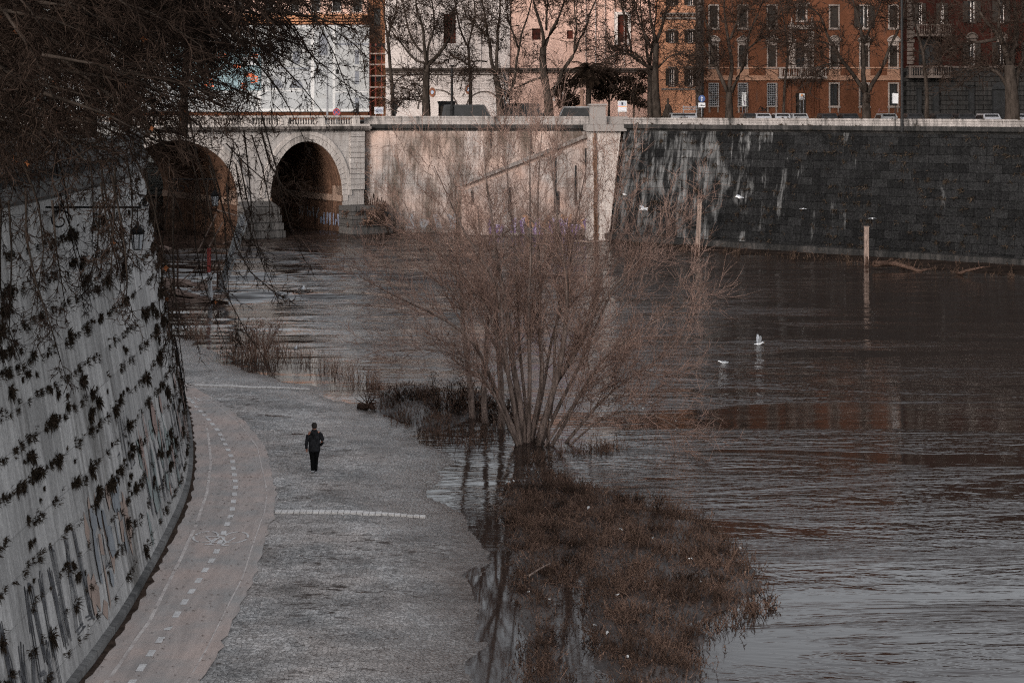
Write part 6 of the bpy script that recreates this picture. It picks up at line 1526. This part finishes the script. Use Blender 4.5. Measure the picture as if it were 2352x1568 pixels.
def lantern(x, y0, y1, d, armx, lab):
    zt, zb_ = PZ(y0, d), PZ(y1, d); h = zt-zb_; w_ = h*0.27; X = PX(x, d); o = thing('wall_lantern', (X, d, zt), lab, 'lantern', 'bracket lanterns on the left wall')
    mb = MB(); za = PZ(y0-45*40/d, d); mb.tube([(PX(armx, d), d, za), (X+w_*0.6, d, za)], 0.03, 6)
    pts = []
    for k in range(16): a = k*0.6; r_ = 0.16-0.009*k; pts.append((X+w_*0.6+0.10-r_*math.cos(a)*0.8, d, za+0.10+r_*math.sin(a)*0.8))
    mb.tube(pts, 0.018, 4); pts = []
    for k in range(18): a = k*0.5; r_ = 0.30-0.015*k; pts.append((PX(armx, d)+0.35+r_*math.cos(a), d, za-0.33+r_*math.sin(a)))
    mb.tube(pts, 0.022, 4); mb.tube([(X, d, za), (X, d, zt+h*0.12)], 0.014, 5); mb.build('bracket', M['iron'], o)
    mb = MB(); mb.lathe([(w_*0.15, h*0.22), (w_*0.25, h*0.16), (w_*0.16, h*0.1), (w_*0.55, h*0.02), (w_*0.95, -h*0.12), (w_*1.3, -h*0.2), (w_*1.25, -h*0.24), (w_*1.05, -h*0.26), (w_*1.05, -h*0.32)], X, d, 10, zt); mb.build('cap', M['iron'], o)
    mb = MB(); mb.lathe([(w_*0.98, -h*0.33), (w_*0.72, -h*0.97)], X, d, 6, zt); mb.build('glass', plain('frosted_glass', (0.34, 0.35, 0.37), (0.28, 0.29, 0.31), 3, rough=0.3), o)
    mb = MB()
    for j in range(6): a = 6.2832*j/6; mb.tube([(X+w_*1.0*math.cos(a), d+w_*1.0*math.sin(a), zt-h*0.32), (X+w_*0.74*math.cos(a), d+w_*0.74*math.sin(a), zt-h)], 0.012, 4)
    mb.lathe([(w_*0.8, -h*0.97), (w_*0.8, -h*1.01), (w_*0.4, -h*1.03)], X, d, 6, zt); mb.build('frame', M['iron'], o)
lantern(316, 521, 573, 40.0, 105, 'black iron lantern on a scrolled bracket, nearest one on the left wall')
lantern(494, 440, 473, 64.0, 395, 'small far iron lantern on a bracket hanging before the left bridge arch')
# small iron pole and rings on the wall
o = thing('iron_rod', tuple(P(632-0, 1000, 60)), 'short iron rod with a cross bar fixed on the curved wall', 'iron rod'); u = LW.u_of_d(63); mb = MB()
a, b_ = LW.pos(u, 1.6, 0.12), LW.pos(u, 4.2, 0.12); mb.tube([tuple(a), tuple(b_)], 0.035, 5); c_ = LW.pos(u-0.35, 2.2, 0.14); e = LW.pos(u+0.35, 2.2, 0.14); mb.tube([tuple(c_), tuple(e)], 0.03, 4); mb.build('rod', M['iron'], o)

# graffiti on the left wall: strokes laid in (along, up) on the curved face
def wall_stroke(mb, Wl, pts, wd, off=0.012):
    for (u0, h0), (u1, h1) in zip(pts, pts[1:]):
        L = math.hypot(u1-u0, h1-h0) or 1e-6; n = max(1, int(L/0.5)); a, c = -(h1-h0)/L*wd/2, (u1-u0)/L*wd/2
        for k in range(n):
            ua, ha, ub, hb = lerp(u0, u1, k/n), lerp(h0, h1, k/n), lerp(u0, u1, (k+1)/n), lerp(h0, h1, (k+1)/n)
            mb.quad(Wl.pos(ua-a, ha-c, off), Wl.pos(ub-a, hb-c, off), Wl.pos(ub+a, hb+c, off), Wl.pos(ua+a, ha+c, off))
rr = random.Random(14); mb = MB(); off = 0.010
LET = {'A': [(0, 0), (.45, 1), (.9, 0), (.7, .4), (.2, .4)], 'L': [(0, 1), (0, 0), (.7, 0)], 'M': [(0, 0), (0, 1), (.4, .4), (.8, 1), (.8, 0)], 'O': [(.4, 0), (0, .3), (0, .8), (.4, 1), (.8, .7), (.8, .2), (.4, 0)], 'N': [(0, 0), (0, 1), (.7, 0), (.7, 1)],
       'E': [(.7, 1), (0, 1), (0, .5), (.5, .5), (0, .5), (0, 0), (.7, 0)], 'W': [(0, 1), (.2, 0), (.4, .7), (.6, 0), (.9, 1)], 'S': [(.7, .9), (.2, 1), (0, .7), (.7, .35), (.5, 0), (0, .1)], 'R': [(0, 0), (0, 1), (.6, .85), (.5, .5), (0, .5), (.7, 0)], 'I': [(0, 0), (0, 1)], 'V': [(0, 1), (.35, 0), (.7, 1)]}
_lr = random.Random(4)
for _k in LET: LET[_k] = [(_lr.uniform(0, .9), _lr.choice((0, .05, .5, .95, 1))) for _ in range(_lr.randint(4, 7))]    # illegible tags
def word(mb, Wl, txt, u, h, su, sh_, wd, off, dbl=0.0):
    for ch in txt:
        pts = [(u+x*su, h+y*sh_+rr.uniform(-.04, .04)) for x, y in LET[ch]]
        wall_stroke(mb, Wl, pts, wd, off)
        if dbl: wall_stroke(mb, Wl, [(a+dbl, b_-dbl*0.8) for a, b_ in pts], wd*0.8, off+0.003)
        u += su*1.15; off += 0.0008
u1 = LW.u_of_d(32.2)
word(mb, LW, 'ALOMNA', u1-0.5, 1.1, 0.62, 1.9, 0.05, 0.01, 0.12); word(mb, LW, 'MEW', u1+3.4, 1.0, 0.75, 2.3, 0.045, 0.02, 0.13); word(mb, LW, 'RISEN', u1+0.2, 0.5, 0.5, 1.2, 0.045, 0.024, 0.08)
word(mb, LW, 'INE', u1+7.0, 1.6, 0.3, 0.9, 0.03, 0.01); word(mb, LW, 'SOVRE', LW.u_of_d(44), 3.0, 0.4, 1.5, 0.035, 0.02); word(mb, LW, 'MINALE', LW.u_of_d(47), 1.1, 0.7, 2.0, 0.045, 0.02, 0.1); word(mb, LW, 'SERVO', LW.u_of_d(53), 1.0, 0.8, 2.2, 0.05, 0.02, 0.1)
word(mb, LW, 'ALIVE', LW.u_of_d(58), 0.9, 0.8, 2.2, 0.05, 0.02, 0.1)
mb.build('graffiti_outline', plain('spray_black', (0.05, 0.05, 0.055), (0.12, 0.12, 0.125), 3), lw)
def blobs(name, col, seed, ua, ub, ha, hb, n, off):
    rr = random.Random(seed); mb = MB()
    for k in range(n):
        u, h = rr.uniform(ua, ub), rr.uniform(ha, hb); m_ = rr.randint(4, 6); a0 = rr.random()*6; o_ = off+0.0012*k; a, c = rr.uniform(.12, .5), rr.uniform(.3, 0.9)
        pts = [LW.pos(u+a*math.cos(a0+6.283*j/m_)*rr.uniform(.5, 1), h+c*math.sin(a0+6.283*j/m_)*rr.uniform(.5, 1), o_) for j in range(m_)]
        n0 = len(mb.v); mb.v += [tuple(q) for q in pts]; mb.f.append(tuple(range(n0, n0+m_)))
    mb.build(name, plain(name, col, tuple(x*0.75 for x in col), 3, rough=0.9), lw)
ud = LW.u_of_d
blobs('graffiti_orange', (0.29, 0.225, 0.195), 1, ud(38.5), ud(44), 0.8, 3.2, 22, 0.006); blobs('graffiti_blue', (0.21, 0.22, 0.235), 2, ud(39), ud(43), 0.9, 3.2, 14, 0.034)
blobs('graffiti_teal', (0.22, 0.245, 0.24), 3, ud(46), ud(56), 0.9, 3.4, 22, 0.006); blobs('graffiti_pink', (0.27, 0.20, 0.18), 4, ud(47), ud(64), 0.8, 3.6, 26, 0.034)
# purple graffiti along the pale river wall, white and blue ones under the bridge
rr = random.Random(33)
def flat_word(parent, name, txt, X, Z, y, su, sz, wd, mat):
    mb = MB(); u = X; yy = y
    for ch in txt:
        pts = [(u+a*su, Z+b_*sz) for a, b_ in LET[ch]]
        for (a, c), (e, f) in zip(pts, pts[1:]):
            L = math.hypot(e-a, f-c) or 1e-6; nx_, nz_ = -(f-c)/L*wd/2, (e-a)/L*wd/2; mb.quad((a-nx_, yy, c-nz_), (e-nx_, yy, f-nz_), (e+nx_, yy, f+nz_), (a+nx_, yy, c+nz_)); yy -= 0.002
        u += su*1.2
    mb.build(name, mat, parent)
violet = plain('spray_violet', (0.12, 0.08, 0.145), (0.07, 0.05, 0.10), 2); palev = plain('spray_lilac', (0.24, 0.21, 0.27), (0.18, 0.14, 0.2), 2)
flat_word(mw, 'graffiti_violet', 'OSVNEVRSA', PX(1108, 167.9), -0.2+0.5, 168.03, 1.1, 1.5, 0.38, violet); flat_word(mw, 'graffiti_lilac', 'OSVNEVRSA', PX(1110, 167.8), 0.45, 167.97, 1.1, 1.5, 0.09, palev)
flat_word(mw, 'graffiti_orange', 'AERSO', PX(1200, 167.9), 1.0, 168.01, 1.6, 1.3, 0.25, plain('spray_orange', (0.22, 0.13, 0.09)))
flat_word(mw, 'graffiti_blue', 'ESAR', PX(935, 174), 0.5, 172.6, 1.2, 1.6, 0.25, plain('spray_bluegrey', (0.17, 0.17, 0.18)))
c, hw_, r_ = ARCH[0]; xw = c+hw_-0.02
def vault_word(txt, y0, z0, su, sz, wd, mat, name):
    mb = MB(); u = y0; xx = xw
    for ch in txt:
        pts = [(u-a*su, z0+b_*sz) for a, b_ in LET[ch]]
        for (a, cc), (e, f) in zip(pts, pts[1:]):
            L = math.hypot(e-a, f-cc) or 1e-6; ny_, nz_ = -(f-cc)/L*wd/2, (e-a)/L*wd/2; mb.quad((xx, a-ny_, cc-nz_), (xx, e-ny_, f-nz_), (xx, e+ny_, f+nz_), (xx, a+ny_, cc+nz_)); xx -= 0.002
        u -= su*1.2
    mb.build(name, mat, br_)
vault_word('OMOSMI', 11.0, 1.3, 0.8, 1.1, 0.16, M['sheet_grey'], 'graffiti_white'); vault_word('SEVROLAS', 5.3, 0.7, 0.6, 1.3, 0.22, plain('spray_paleblue', (0.15, 0.17, 0.22), (0.11, 0.12, 0.17), 2), 'graffiti_blue')

# ------------------------------------------------------------------ vehicles on the street
def make_car(name, body, lab, cat='car', L=4.2, W=1.75, H=1.45, group='cars parked nose to the far parapet', van=False):
    o = thing(name, (0, 0, 0), lab, cat, group); mb = MB()
    def sect(prof, half, mb): 
        n = len(prof); b0 = len(mb.v)
        for s in (-1, 1):
            for x, z in prof: mb.v.append((x, s*half(z), z))
        for i in range(n): j = (i+1) % n; mb.f.append((b0+i, b0+j, b0+n+j, b0+n+i))
        mb.f.append(tuple(range(b0, b0+n))[::-1]); mb.f.append(tuple(range(b0+n, b0+2*n)))
    low = [(-L/2, .30), (-L/2-.02, .62), (-L/2+.1, .86), (L/2-1.0 if not van else L/2-.5, .92), (L/2-.12, .76), (L/2, .55), (L/2-.03, .28), (L/2-.55, .2), (-L/2+.5, .2)]
    sect(low, lambda z: W/2 if z < .8 else W/2-.05, mb)
    top = [(-L/2+.12, .86), (-L/2+.42, H-.05), (-L/2+.8, H), (L*.08 if not van else L*.26, H), (L*.12+.1 if not van else L*.30, H-.04), (L/2-1.0 if not van else L/2-.45, .9)]
    sect(top, lambda z: W/2-.06 if z < 1 else W/2-.20, mb); mb.build('body', body, o, False)
    mb = MB(); mb.quad((-L/2+.155, -W/2+.22, .93), (-L/2+.155, W/2-.22, .93), (-L/2+.40, W/2-.3, H-.12), (-L/2+.40, -W/2+.3, H-.12))
    a, c = (L/2-1.08, L*.12+.12) if not van else (L/2-.5, L*.30+.02)
    mb.quad((a+.03, W/2-.2, .94), (a+.03, -W/2+.2, .94), (c+.03, -W/2+.3, H-.08), (c+.03, W/2-.3, H-.08))
    for s in (-1, 1): mb.prism([(-L/2+.5, s*(W/2-.065), .95), (a-.2, s*(W/2-.065), .95), (c-.1, s*(W/2-.175), H-.14), (-L/2+.72, s*(W/2-.175), H-.14)], (0, s*.012, 0))
    mb.build('window_glass', M['glass'], o)
    for x in (-L/2+.8, L/2-.8):
        for s in (-1, 1):
            mb = MB(); mb.tube([(x, s*(W/2-.2), .32), (x, s*(W/2+.01), .32)], .32, 14); wl = mb.build('wheel', M['rubber'], o); mb = MB(); mb.tube([(x, s*(W/2-.0), .32), (x, s*(W/2+.02), .32)], .19, 10); mb.build('rim', M['greymetal'], wl)
    for s in (-1, 1):
        mb = MB(); mb.box(L/2-.1, L/2+.01, s*(W/2-.28)-.16, s*(W/2-.28)+.16, .56, .70); mb.build('headlight', M['white'], o)
        mb = MB(); mb.box(-L/2-.03, -L/2+.05, s*(W/2-.22)-.12, s*(W/2-.22)+.12, .64, .8); mb.build('tail_light', plain('tail_light', (0.2, 0.01, 0.01)) if 'tail' not in M else M['tail'], o)
    return o
SPEC[0] = 0.14
M['tail'] = plain('tail_red', (0.2, 0.01, 0.01))
M['car_white'] = plain('car_white', (0.15, 0.15, 0.155), (0.13, 0.13, 0.135), 1, rough=0.25); M['car_black'] = plain('car_black', (0.02, 0.02, 0.022), (0.015, 0.015, 0.016), 1, rough=0.2)
M['car_silver'] = plain('car_silver', (0.32, 0.32, 0.34), (0.27, 0.27, 0.28), 1, rough=0.25, metal=0.5); M['car_blue'] = plain('car_pale_blue', (0.34, 0.40, 0.45), (0.28, 0.34, 0.39), 1, rough=0.3)
SPEC[0] = 0.0
protos = {k: make_car('parked_car', M['car_'+k], k) for k in ('white', 'black', 'silver')}
usedc = set()
def wall_d(x): return interp([(1432, 163), (2352, 137)], x)
CARS = [(1556, 'white', 'white car roof showing over the parapet below the peach house'), (1582, 'silver', 'silver car roof just left of the round blue arrow sign'), (1722, 'black', 'black car roof right of the plane tree at the left end of the orange palazzo'),
        (1751, 'silver', 'silver car roof under the black sprayed tag of the orange palazzo'), (1795, 'silver', 'silver car roof left of the palazzo door'), (1835, 'white', 'white car with pale roof in front of the palazzo door'),
        (1902, 'black', 'black car roof right of the palazzo door'), (1950, 'black', 'black car roof just left of the wide forked plane tree'), (2038, 'white', 'white car roof between the forked plane tree and the dark lamp pole'),
        (2098, 'black', 'black car roof just right of the dark lamp pole'), (2165, 'black', 'black car roof below the stacked balconies'), (2215, 'black', 'black car roof left of the dark archway'), (2272, 'silver', 'dark silver car in front of the archway'), (2348, 'silver', 'silver car at the right edge of the photo')]
for x, k, lab in CARS:
    d = wall_d(x)+6.5 if x > 1600 else 170.0; o = protos[k]
    loc = (PX(x, d), d, 11.41)
    if k in usedc: o = dup(o, loc, R(-90), lab)
    else: remember(o); usedc.add(k); o.location = loc; o.rotation_euler = (0, 0, R(-90)); o['label'] = lab
v1 = make_car('van', M['car_white'], 'white van behind the parapet left of the pale wall pier', 'van', 5.2, 1.95, 2.15, None, True); v1.location = (PX(1325, 181), 181, 11.41); v1.rotation_euler = (0, 0, R(180))
v2 = make_car('van', M['car_black'], 'long black van behind the parapet between the first two plane trees', 'van', 6.2, 2.0, 2.35, None, True); v2.location = (PX(1075, 181), 181, 11.41)
v3 = make_car('van', M['car_black'], 'black van directly behind the second plane tree trunk', 'van', 5.4, 2.0, 2.5, None, True); v3.location = (PX(1192, 183), 183, 11.41); v3.rotation_euler = (0, 0, R(180))
v4 = make_car('parked_car', M['car_black'], 'black car between the third plane tree and the black van', 'car', group=None); v4.location = (PX(1238, 181), 181, 11.41)
for k, (x, dd, lab) in enumerate(((255, 46.0, 'pale blue car on the left street behind the parapet and twigs'), (130, 41.0, 'dark car on the left street near the left edge behind the twigs'))):
    v = make_car('parked_car', M['car_blue'] if k == 0 else M['car_black'], lab, 'car', group=None); u = LW.u_of_d(dd); p_ = LW.pos(u, 11.0, -3.0); v.location = (p_.x-1.0, p_.y, 11.41); v.rotation_euler = (0, 0, R(97))

# ------------------------------------------------------------------ street furniture
def lamp_post(x, d, ytop, lab, arms=2, name='street_lamp'):
    X = PX(x, d); zt = PZ(ytop, d); o = thing(name, (X, d, 11.4), lab, 'street lamp'); mb = MB(); mb.lathe([(.22, 0), (.22, .5), (.14, .7), (.11, 1.2), (.08, (zt-11.4)*0.7), (.07, zt-11.4)], X, d, 8, 11.4); mb.build('pole', M['greymetal'] if arms == 2 else M['iron'], o)
    mb, mh = MB(), MB()
    for s in ((-1, 1) if arms == 2 else (1,)):
        pts = [(X+s*0.55*(1-math.cos(a))*1.0, d, zt-0.4+0.75*math.sin(a)) for a in [k*math.pi/10 for k in range(11)]]; mb.tube(pts, 0.035, 5); mh.lathe([(.05, 0.1), (.2, -.05), (.16, -.45), (.05, -.5)], pts[-1][0], d, 8, pts[-1][2])
    mb.build('arm', M['iron'], o); mh.build('lamp_head', M['iron'], o); return o
lamp_post(752, 176, 152, 'grey double-armed street lamp standing on the bridge balustrade')
o = thing('street_lamp', (PX(903, 181), 181, 11.4), 'black curved mast arching right over the pale church wall', 'street lamp'); mb = MB(); ptl = [(903, 266), (903, 215), (906, 195), (916, 180), (932, 173), (965, 170)]; mb.tube([tuple(P(x, y, 181)) for x, y in ptl], [.12, .11, .10, .09, .08, .07], 8); mb.build('mast', M['iron'], o); mb = MB(); a = P(965, 170, 181); mb.box(a.x, a.x+.9, a.y-.15, a.y+.15, a.z-.1, a.z+.06); mb.build('lamp_head', M['iron'], o)
o = thing('iron_column', (PX(1038, 180), 180, 11.4), 'tall ornate black iron column between the first two plane trees', 'column'); mb = MB(); H_ = PZ(150, 180)-11.4; mb.lathe([(.35, 0), (.3, .8), (.17, 1.0), (.22, 2.0), (.14, 2.4), (.13, H_*0.8), (.2, H_*0.82), (.12, H_*0.86), (.12, H_-.2), (.28, H_-.15), (.28, H_)], PX(1038, 180), 180, 10, 11.4); mb.build('shaft', M['iron'], o)
mb = MB(); mb.lathe([(.4, 0), (.42, .1), (.36, .25)], PX(1038, 180), 180, 10, 11.38); mb.build('base', M['iron'], o)
o = thing('street_lamp', (PX(2072, 140), 140, 11.4), 'tall dark pole rising in front of the seam between orange and maroon palazzi', 'street lamp'); mb = MB(); mb.tube([(PX(2072, 140), 140, 11.3), (PX(2071, 140), 140, 25)], [.14, .10], 8); mb.build('pole', M['iron'], o); mb = MB(); mb.tube([(PX(2071, 140), 140, 25), (PX(2071, 140)-1.5, 139.5, 25.6)], 0.06, 6); mb.build('arm', M['iron'], o)
o = thing('street_lamp', (PX(1221, 167.3), 167.3, 0), 'small black lamp post standing on the river stair parapet', 'street lamp'); mb = MB(); X = PX(1221, 167.4); mb.tube([(X, 167.4, PZ(352, 167.4)), (X, 167.4, PZ(300, 167.4))], .06, 6); mb.lathe([(.35, 0), (.1, .25)], X, 167.4, 8, PZ(353, 167.4)); mb.build('pole', M['iron'], o); mb = MB(); mb.lathe([(.1, 0), (.2, .35), (.05, .5)], X, 167.4, 8, PZ(300, 167.4)); mb.build('lamp_head', M['iron'], o)
o = thing('street_lamp', (PX(2058, 141), 141, 11.4), 'white glass lantern on a post near the dark lamp pole', 'street lamp'); mb = MB(); X = PX(2056, 141); mb.tube([(X, 141, 11.3), (X, 141, PZ(238, 141))], .04, 6); mb.lathe([(.32, 0), (.12, .12), (.12, .25)], X, 141, 6, PZ(214, 141)); mb.build('pole', M['iron'], o); mb = MB(); mb.box(X-.22, X+.22, 140.8, 141.2, PZ(238, 141), PZ(214, 141)); mb.build('lamp_glass', M['white'], o)
def traffic(x, y0, y1, d, lab, side):
    X = PX(x, d); o = thing('traffic_light', (X, d, 11.4), lab, 'traffic light', 'traffic lights seen from the side'); mb = MB(); mb.tube([(X, d, 11.3), (X, d, PZ(y0, d))], .06, 6); mb.build('pole', M['iron'], o); mb = MB(); z1, z0 = PZ(y0, d), PZ(y1, d); h = (z1-z0)/3
    mb.box(X-.16, X+.16, d-.14, d+.14, z0, z1); mb.build('housing', M['iron'], o); mb = MB()
    for k in range(3): mb.prism([(X+side*.16, d-.16, z0+h*(k+.85)), (X+side*.5, d-.16, z0+h*(k+.65)), (X+side*.46, d-.16, z0+h*(k+.5)), (X+side*.16, d-.16, z0+h*(k+.5))], (0, .32, 0))
    mb.build('visor', M['iron'], o)
traffic(821, 236, 259, 178, 'black traffic light before the white sheet near its right corner', -1); traffic(908, 233, 262, 179, 'black traffic light at the foot of the curved mast', 1); traffic(1159, 165, 190, 177, 'black traffic light hanging high right of the second plane tree', 1)
o = thing('road_sign', (PX(773, 175.5), 175.5, 11.4), 'round blue no-stopping sign with red rim and red cross on the bridge', 'sign'); X, z = PX(773, 172.6), PZ(258, 172.6); yb = 172.6
def disc(mb, X, y, z, r, n=20, t_=0.02): mb.prism([(X+r*math.cos(6.2832*k/n), y, z+r*math.sin(6.2832*k/n)) for k in range(n)], (0, t_, 0))
Mred = plain('sign_red', (0.24, 0.05, 0.05)); Mblue = plain('sign_blue', (0.04, 0.06, 0.13))
mb = MB(); disc(mb, X, yb, z, .42); mb.build('rim', Mred, o); mb = MB(); disc(mb, X, yb-.01, z, .31, 20, .008); mb.build('face', Mblue, o)
mb = MB(); 
for s in (-1, 1): a = Vector((X-.22, yb-.02-.003*s, z-.22*s)); b_ = Vector((X+.22, yb-.02-.003*s, z+.22*s)); n_ = Vector((.035, 0, -.035*s)); mb.quad(a-n_, b_-n_, b_+n_, a+n_)
mb.build('cross', Mred, o); mb = MB(); mb.tube([(X, yb+.05, 11.4), (X, yb+.05, z+.3)], .035, 6); mb.build('pole', M['greymetal'], o)
d = 158.0; X, z = PX(1612, d), PZ(227, d); o = thing('road_sign', (X, d, 11.4), 'round blue sign with white up arrow above a white plate, at the palazzo corner', 'sign'); mb = MB(); disc(mb, X, d, z, .34); mb.build('face', Mblue, o)
mb = MB(); mb.prism([(X-.035, d-.012, z-.24), (X+.035, d-.012, z-.24), (X+.035, d-.012, z+.08), (X+.12, d-.012, z+.02), (X, d-.012, z+.25), (X-.12, d-.012, z+.02), (X-.035, d-.012, z+.08)], (0, .01, 0)); mb.build('arrow', M['white'], o)
mb = MB(); mb.box(X-.34, X+.34, d, d+.02, z-.85, z-.4); mb.build('plate', M['white'], o); mb = MB(); squig(mb, X-.25, z-.75, d-.003, .5, .25, 7, .05, 3); mb.build('pictogram', M['black'], o); mb = MB(); mb.tube([(X, d+.05, 11.3), (X, d+.05, z+.3)], .035, 6); mb.build('pole', M['greymetal'], o)
def board(x0, x1, y0, y1, d, lab, cols, name='poster_board'):
    o = thing(name, (PX((x0+x1)/2, d), d, 11.4), lab, 'poster'); mb = MB(); X0, X1, z0, z1 = PX(x0, d), PX(x1, d), PZ(y1, d), PZ(y0, d)
    mb.box(X0, X1, d, d+.08, z0, z1); mb.build('panel', M['sheet_light'], o); mb = MB()
    for xx in (X0+.1, X1-.1): mb.tube([(xx, d+.12, 11.3), (xx, d+.12, z1)], .04, 6)
    mb.build('leg', M['greymetal'], o)
    for k, (a, b_, c, e, col) in enumerate(cols): mb = MB(); mb.box(lerp(X0, X1, a), lerp(X0, X1, b_), d-.01-.003*k, d-.002, lerp(z0, z1, c), lerp(z0, z1, e)); mb.build('print', plain('print_%s' % 'ink', col, None, 8), o)
board(1419, 1440, 232, 257, 178, 'white poster board with dark figure and orange strip before the bush', [(.1, .9, .55, .93, (.3, .32, .36)), (.4, .6, .6, .88, (.03, .03, .04)), (.0, 1, .46, .52, (.6, .25, .08)), (.05, .35, .5, .56, (.5, .2, .35)), (.08, .92, .08, .40, (.42, .42, .45))])
board(860, 881, 246, 262, 179, 'grey scribbled board left of the curved mast', [(.05, .95, .08, .92, (.30, .31, .36)), (.2, .8, .3, .7, (.17, .18, .22))])
board(1704, 1714, 213, 244, 189.4, 'white banner with an up arrow on the second grilled palazzo window', [(.35, .5, .35, .8, (.03, .03, .03)), (.5, .8, .1, .4, (.12, .10, .12)), (.1, .6, .86, .93, (.1, .1, .1))], 'window_banner')
board(1836, 1848, 215, 229, 187, 'small white notice before the palazzo door', [(.3, .7, .5, .9, (.35, .15, .06)), (.1, .9, .1, .25, (.15, .15, .16)), (.1, .9, .3, .42, (.3, .3, .33))], 'notice_board')
def stone_figure(x, ytop, d, lab, name, seated):
    X = PX(x, d); H_ = PZ(ytop, d)-11.4; o = thing(name, (X, d, 11.4), lab, name); mb = MB()
    if seated: mb.box(X-1.4, X+2.0, d-.3, d+.5, 11.4, 11.4+H_*.25); mb.loft([((X, d, 11.4+H_*.25), .75, .5), ((X, d, 11.4+H_*.45), .6, .45), ((X+.05, d, 11.4+H_*.65), .38, .32), ((X, d, 11.4+H_*.75), .3, .26), ((X, d, 11.4+H_*.80), .1, .1), ((X, d, 11.4+H_*.88), .16, .17), ((X, d, 11.4+H_), .09, .1)], 10)
    else: mb.lathe([(.5, 0), (.5, .6), (.3, .7), (.26, H_*.45), (.7, H_*.5), (.75, H_*.54), (.25, H_*.58), (.18, H_*.8), (.12, H_*.84), (.34, H_*.9), (.3, H_*.97), (.1, H_)], X, d, 10, 11.4)
    mb.build('figure' if seated else 'column', plain('brown_stone', (0.17, 0.11, 0.085), (0.08, 0.05, 0.04), 3) if not seated else M['bark_dark'], o, True); mb = MB(); mb.box(X-.8, X+.8, d-.6, d+.6, 11.39, 11.7); mb.build('plinth', M['trim_dark'], o)
stone_figure(1337, 205, 181, 'brown stone fountain column with a round finial behind the white van', 'fountain', False); stone_figure(1534, 226, 183, 'dark seated stone figure on a low base before the peach house', 'statue', True)
o = thing('bench', (PX(1585, 176), 176, 11.4), 'grey slatted bench or barrier before the peach house', 'bench'); mb = MB()
for k in range(3): mb.box(PX(1568, 176), PX(1602, 176), 176, 176.08, PZ(253-k*3.6, 176), PZ(251.4-k*3.6, 176))
mb.build('slat', M['greymetal'], o); mb = MB()
for xx in (1570, 1600): mb.box(PX(xx, 176)-.05, PX(xx, 176)+.05, 176.09, 176.16, 11.4, PZ(243, 176))
mb.build('upright', M['greymetal'], o)
o = thing('awning', (PX(1027, 186), 186, 11.4), 'dark awning over the church doorway beside the iron column', 'awning'); mb = MB(); mb.prism([P(1004, 233, 186), P(1046, 233, 186), P(1043, 244, 185.2), P(1008, 244, 185.2)], (0, .06, .02)); mb.build('canopy', M['black'], o); mb = MB()
for xx in (1008, 1043): mb.tube([(PX(xx, 186), 185.3, 11.4), tuple(P(xx, 242, 185.3))], .04, 5)
mb.build('strut', M['iron'], o)

# scraps of litter
lit = []
for k in range(4):
    rr = random.Random(90+k); mb = MB(); q0 = Vector((0, 0, 0.02)); pts = [Vector((0.09*math.cos(a)*rr.uniform(.4, 1.3), 0.05*math.sin(a)*rr.uniform(.4, 1.3), rr.uniform(0.0, 0.12))) for a in [6.283*j/7 for j in range(7)]]
    for j in range(7): mb.tri(q0+Vector((0, 0, .07)), pts[j], pts[(j+1) % 7])
    lit.append(mb)
rr = random.Random(17); n = 0
for (x, y) in ((1262, 1380), (1275, 1388), (1335, 1160), (1238, 1095), (1700, 1262), (1500, 1250), (1425, 1230), (1418, 1385), (1365, 1440), (1440, 1525), (1588, 1300), (1560, 1210), (1215, 1370), (1480, 1350), (1395, 1460), (1350, 1180), (1612, 1352), (1180, 1110)):
    g = G(x, y, 0.1); z = max(isl_z(g.x, g.y), 0)+0.10; o = lit[n % 4].build('litter_scrap', M['litter']); o.location = (g.x, g.y, z); o.rotation_euler = (rr.uniform(-.5, .5), rr.uniform(-.5, .5), rr.uniform(0, 6)); s = rr.uniform(0.35, 0.9); o.scale = (s, s, s); tag(o, 'small crumpled white scrap of litter caught in the dead weeds of the mud flat', 'litter', 'litter scraps in the dead weeds'); n += 1
for k in range(10):
    q = P(rr.uniform(1260, 1560), rr.uniform(905, 1010), 63+rr.uniform(-2, 2)); o = lit[k % 4].build('litter_scrap', M['litter']); o.location = q; o.rotation_euler = (1.4, rr.uniform(-.6, .6), rr.uniform(0, 6)); o.scale = (.5, .5, .9); tag(o, 'white rag of litter hanging on the low branches of the willow', 'litter', 'litter rags hanging in the willow')
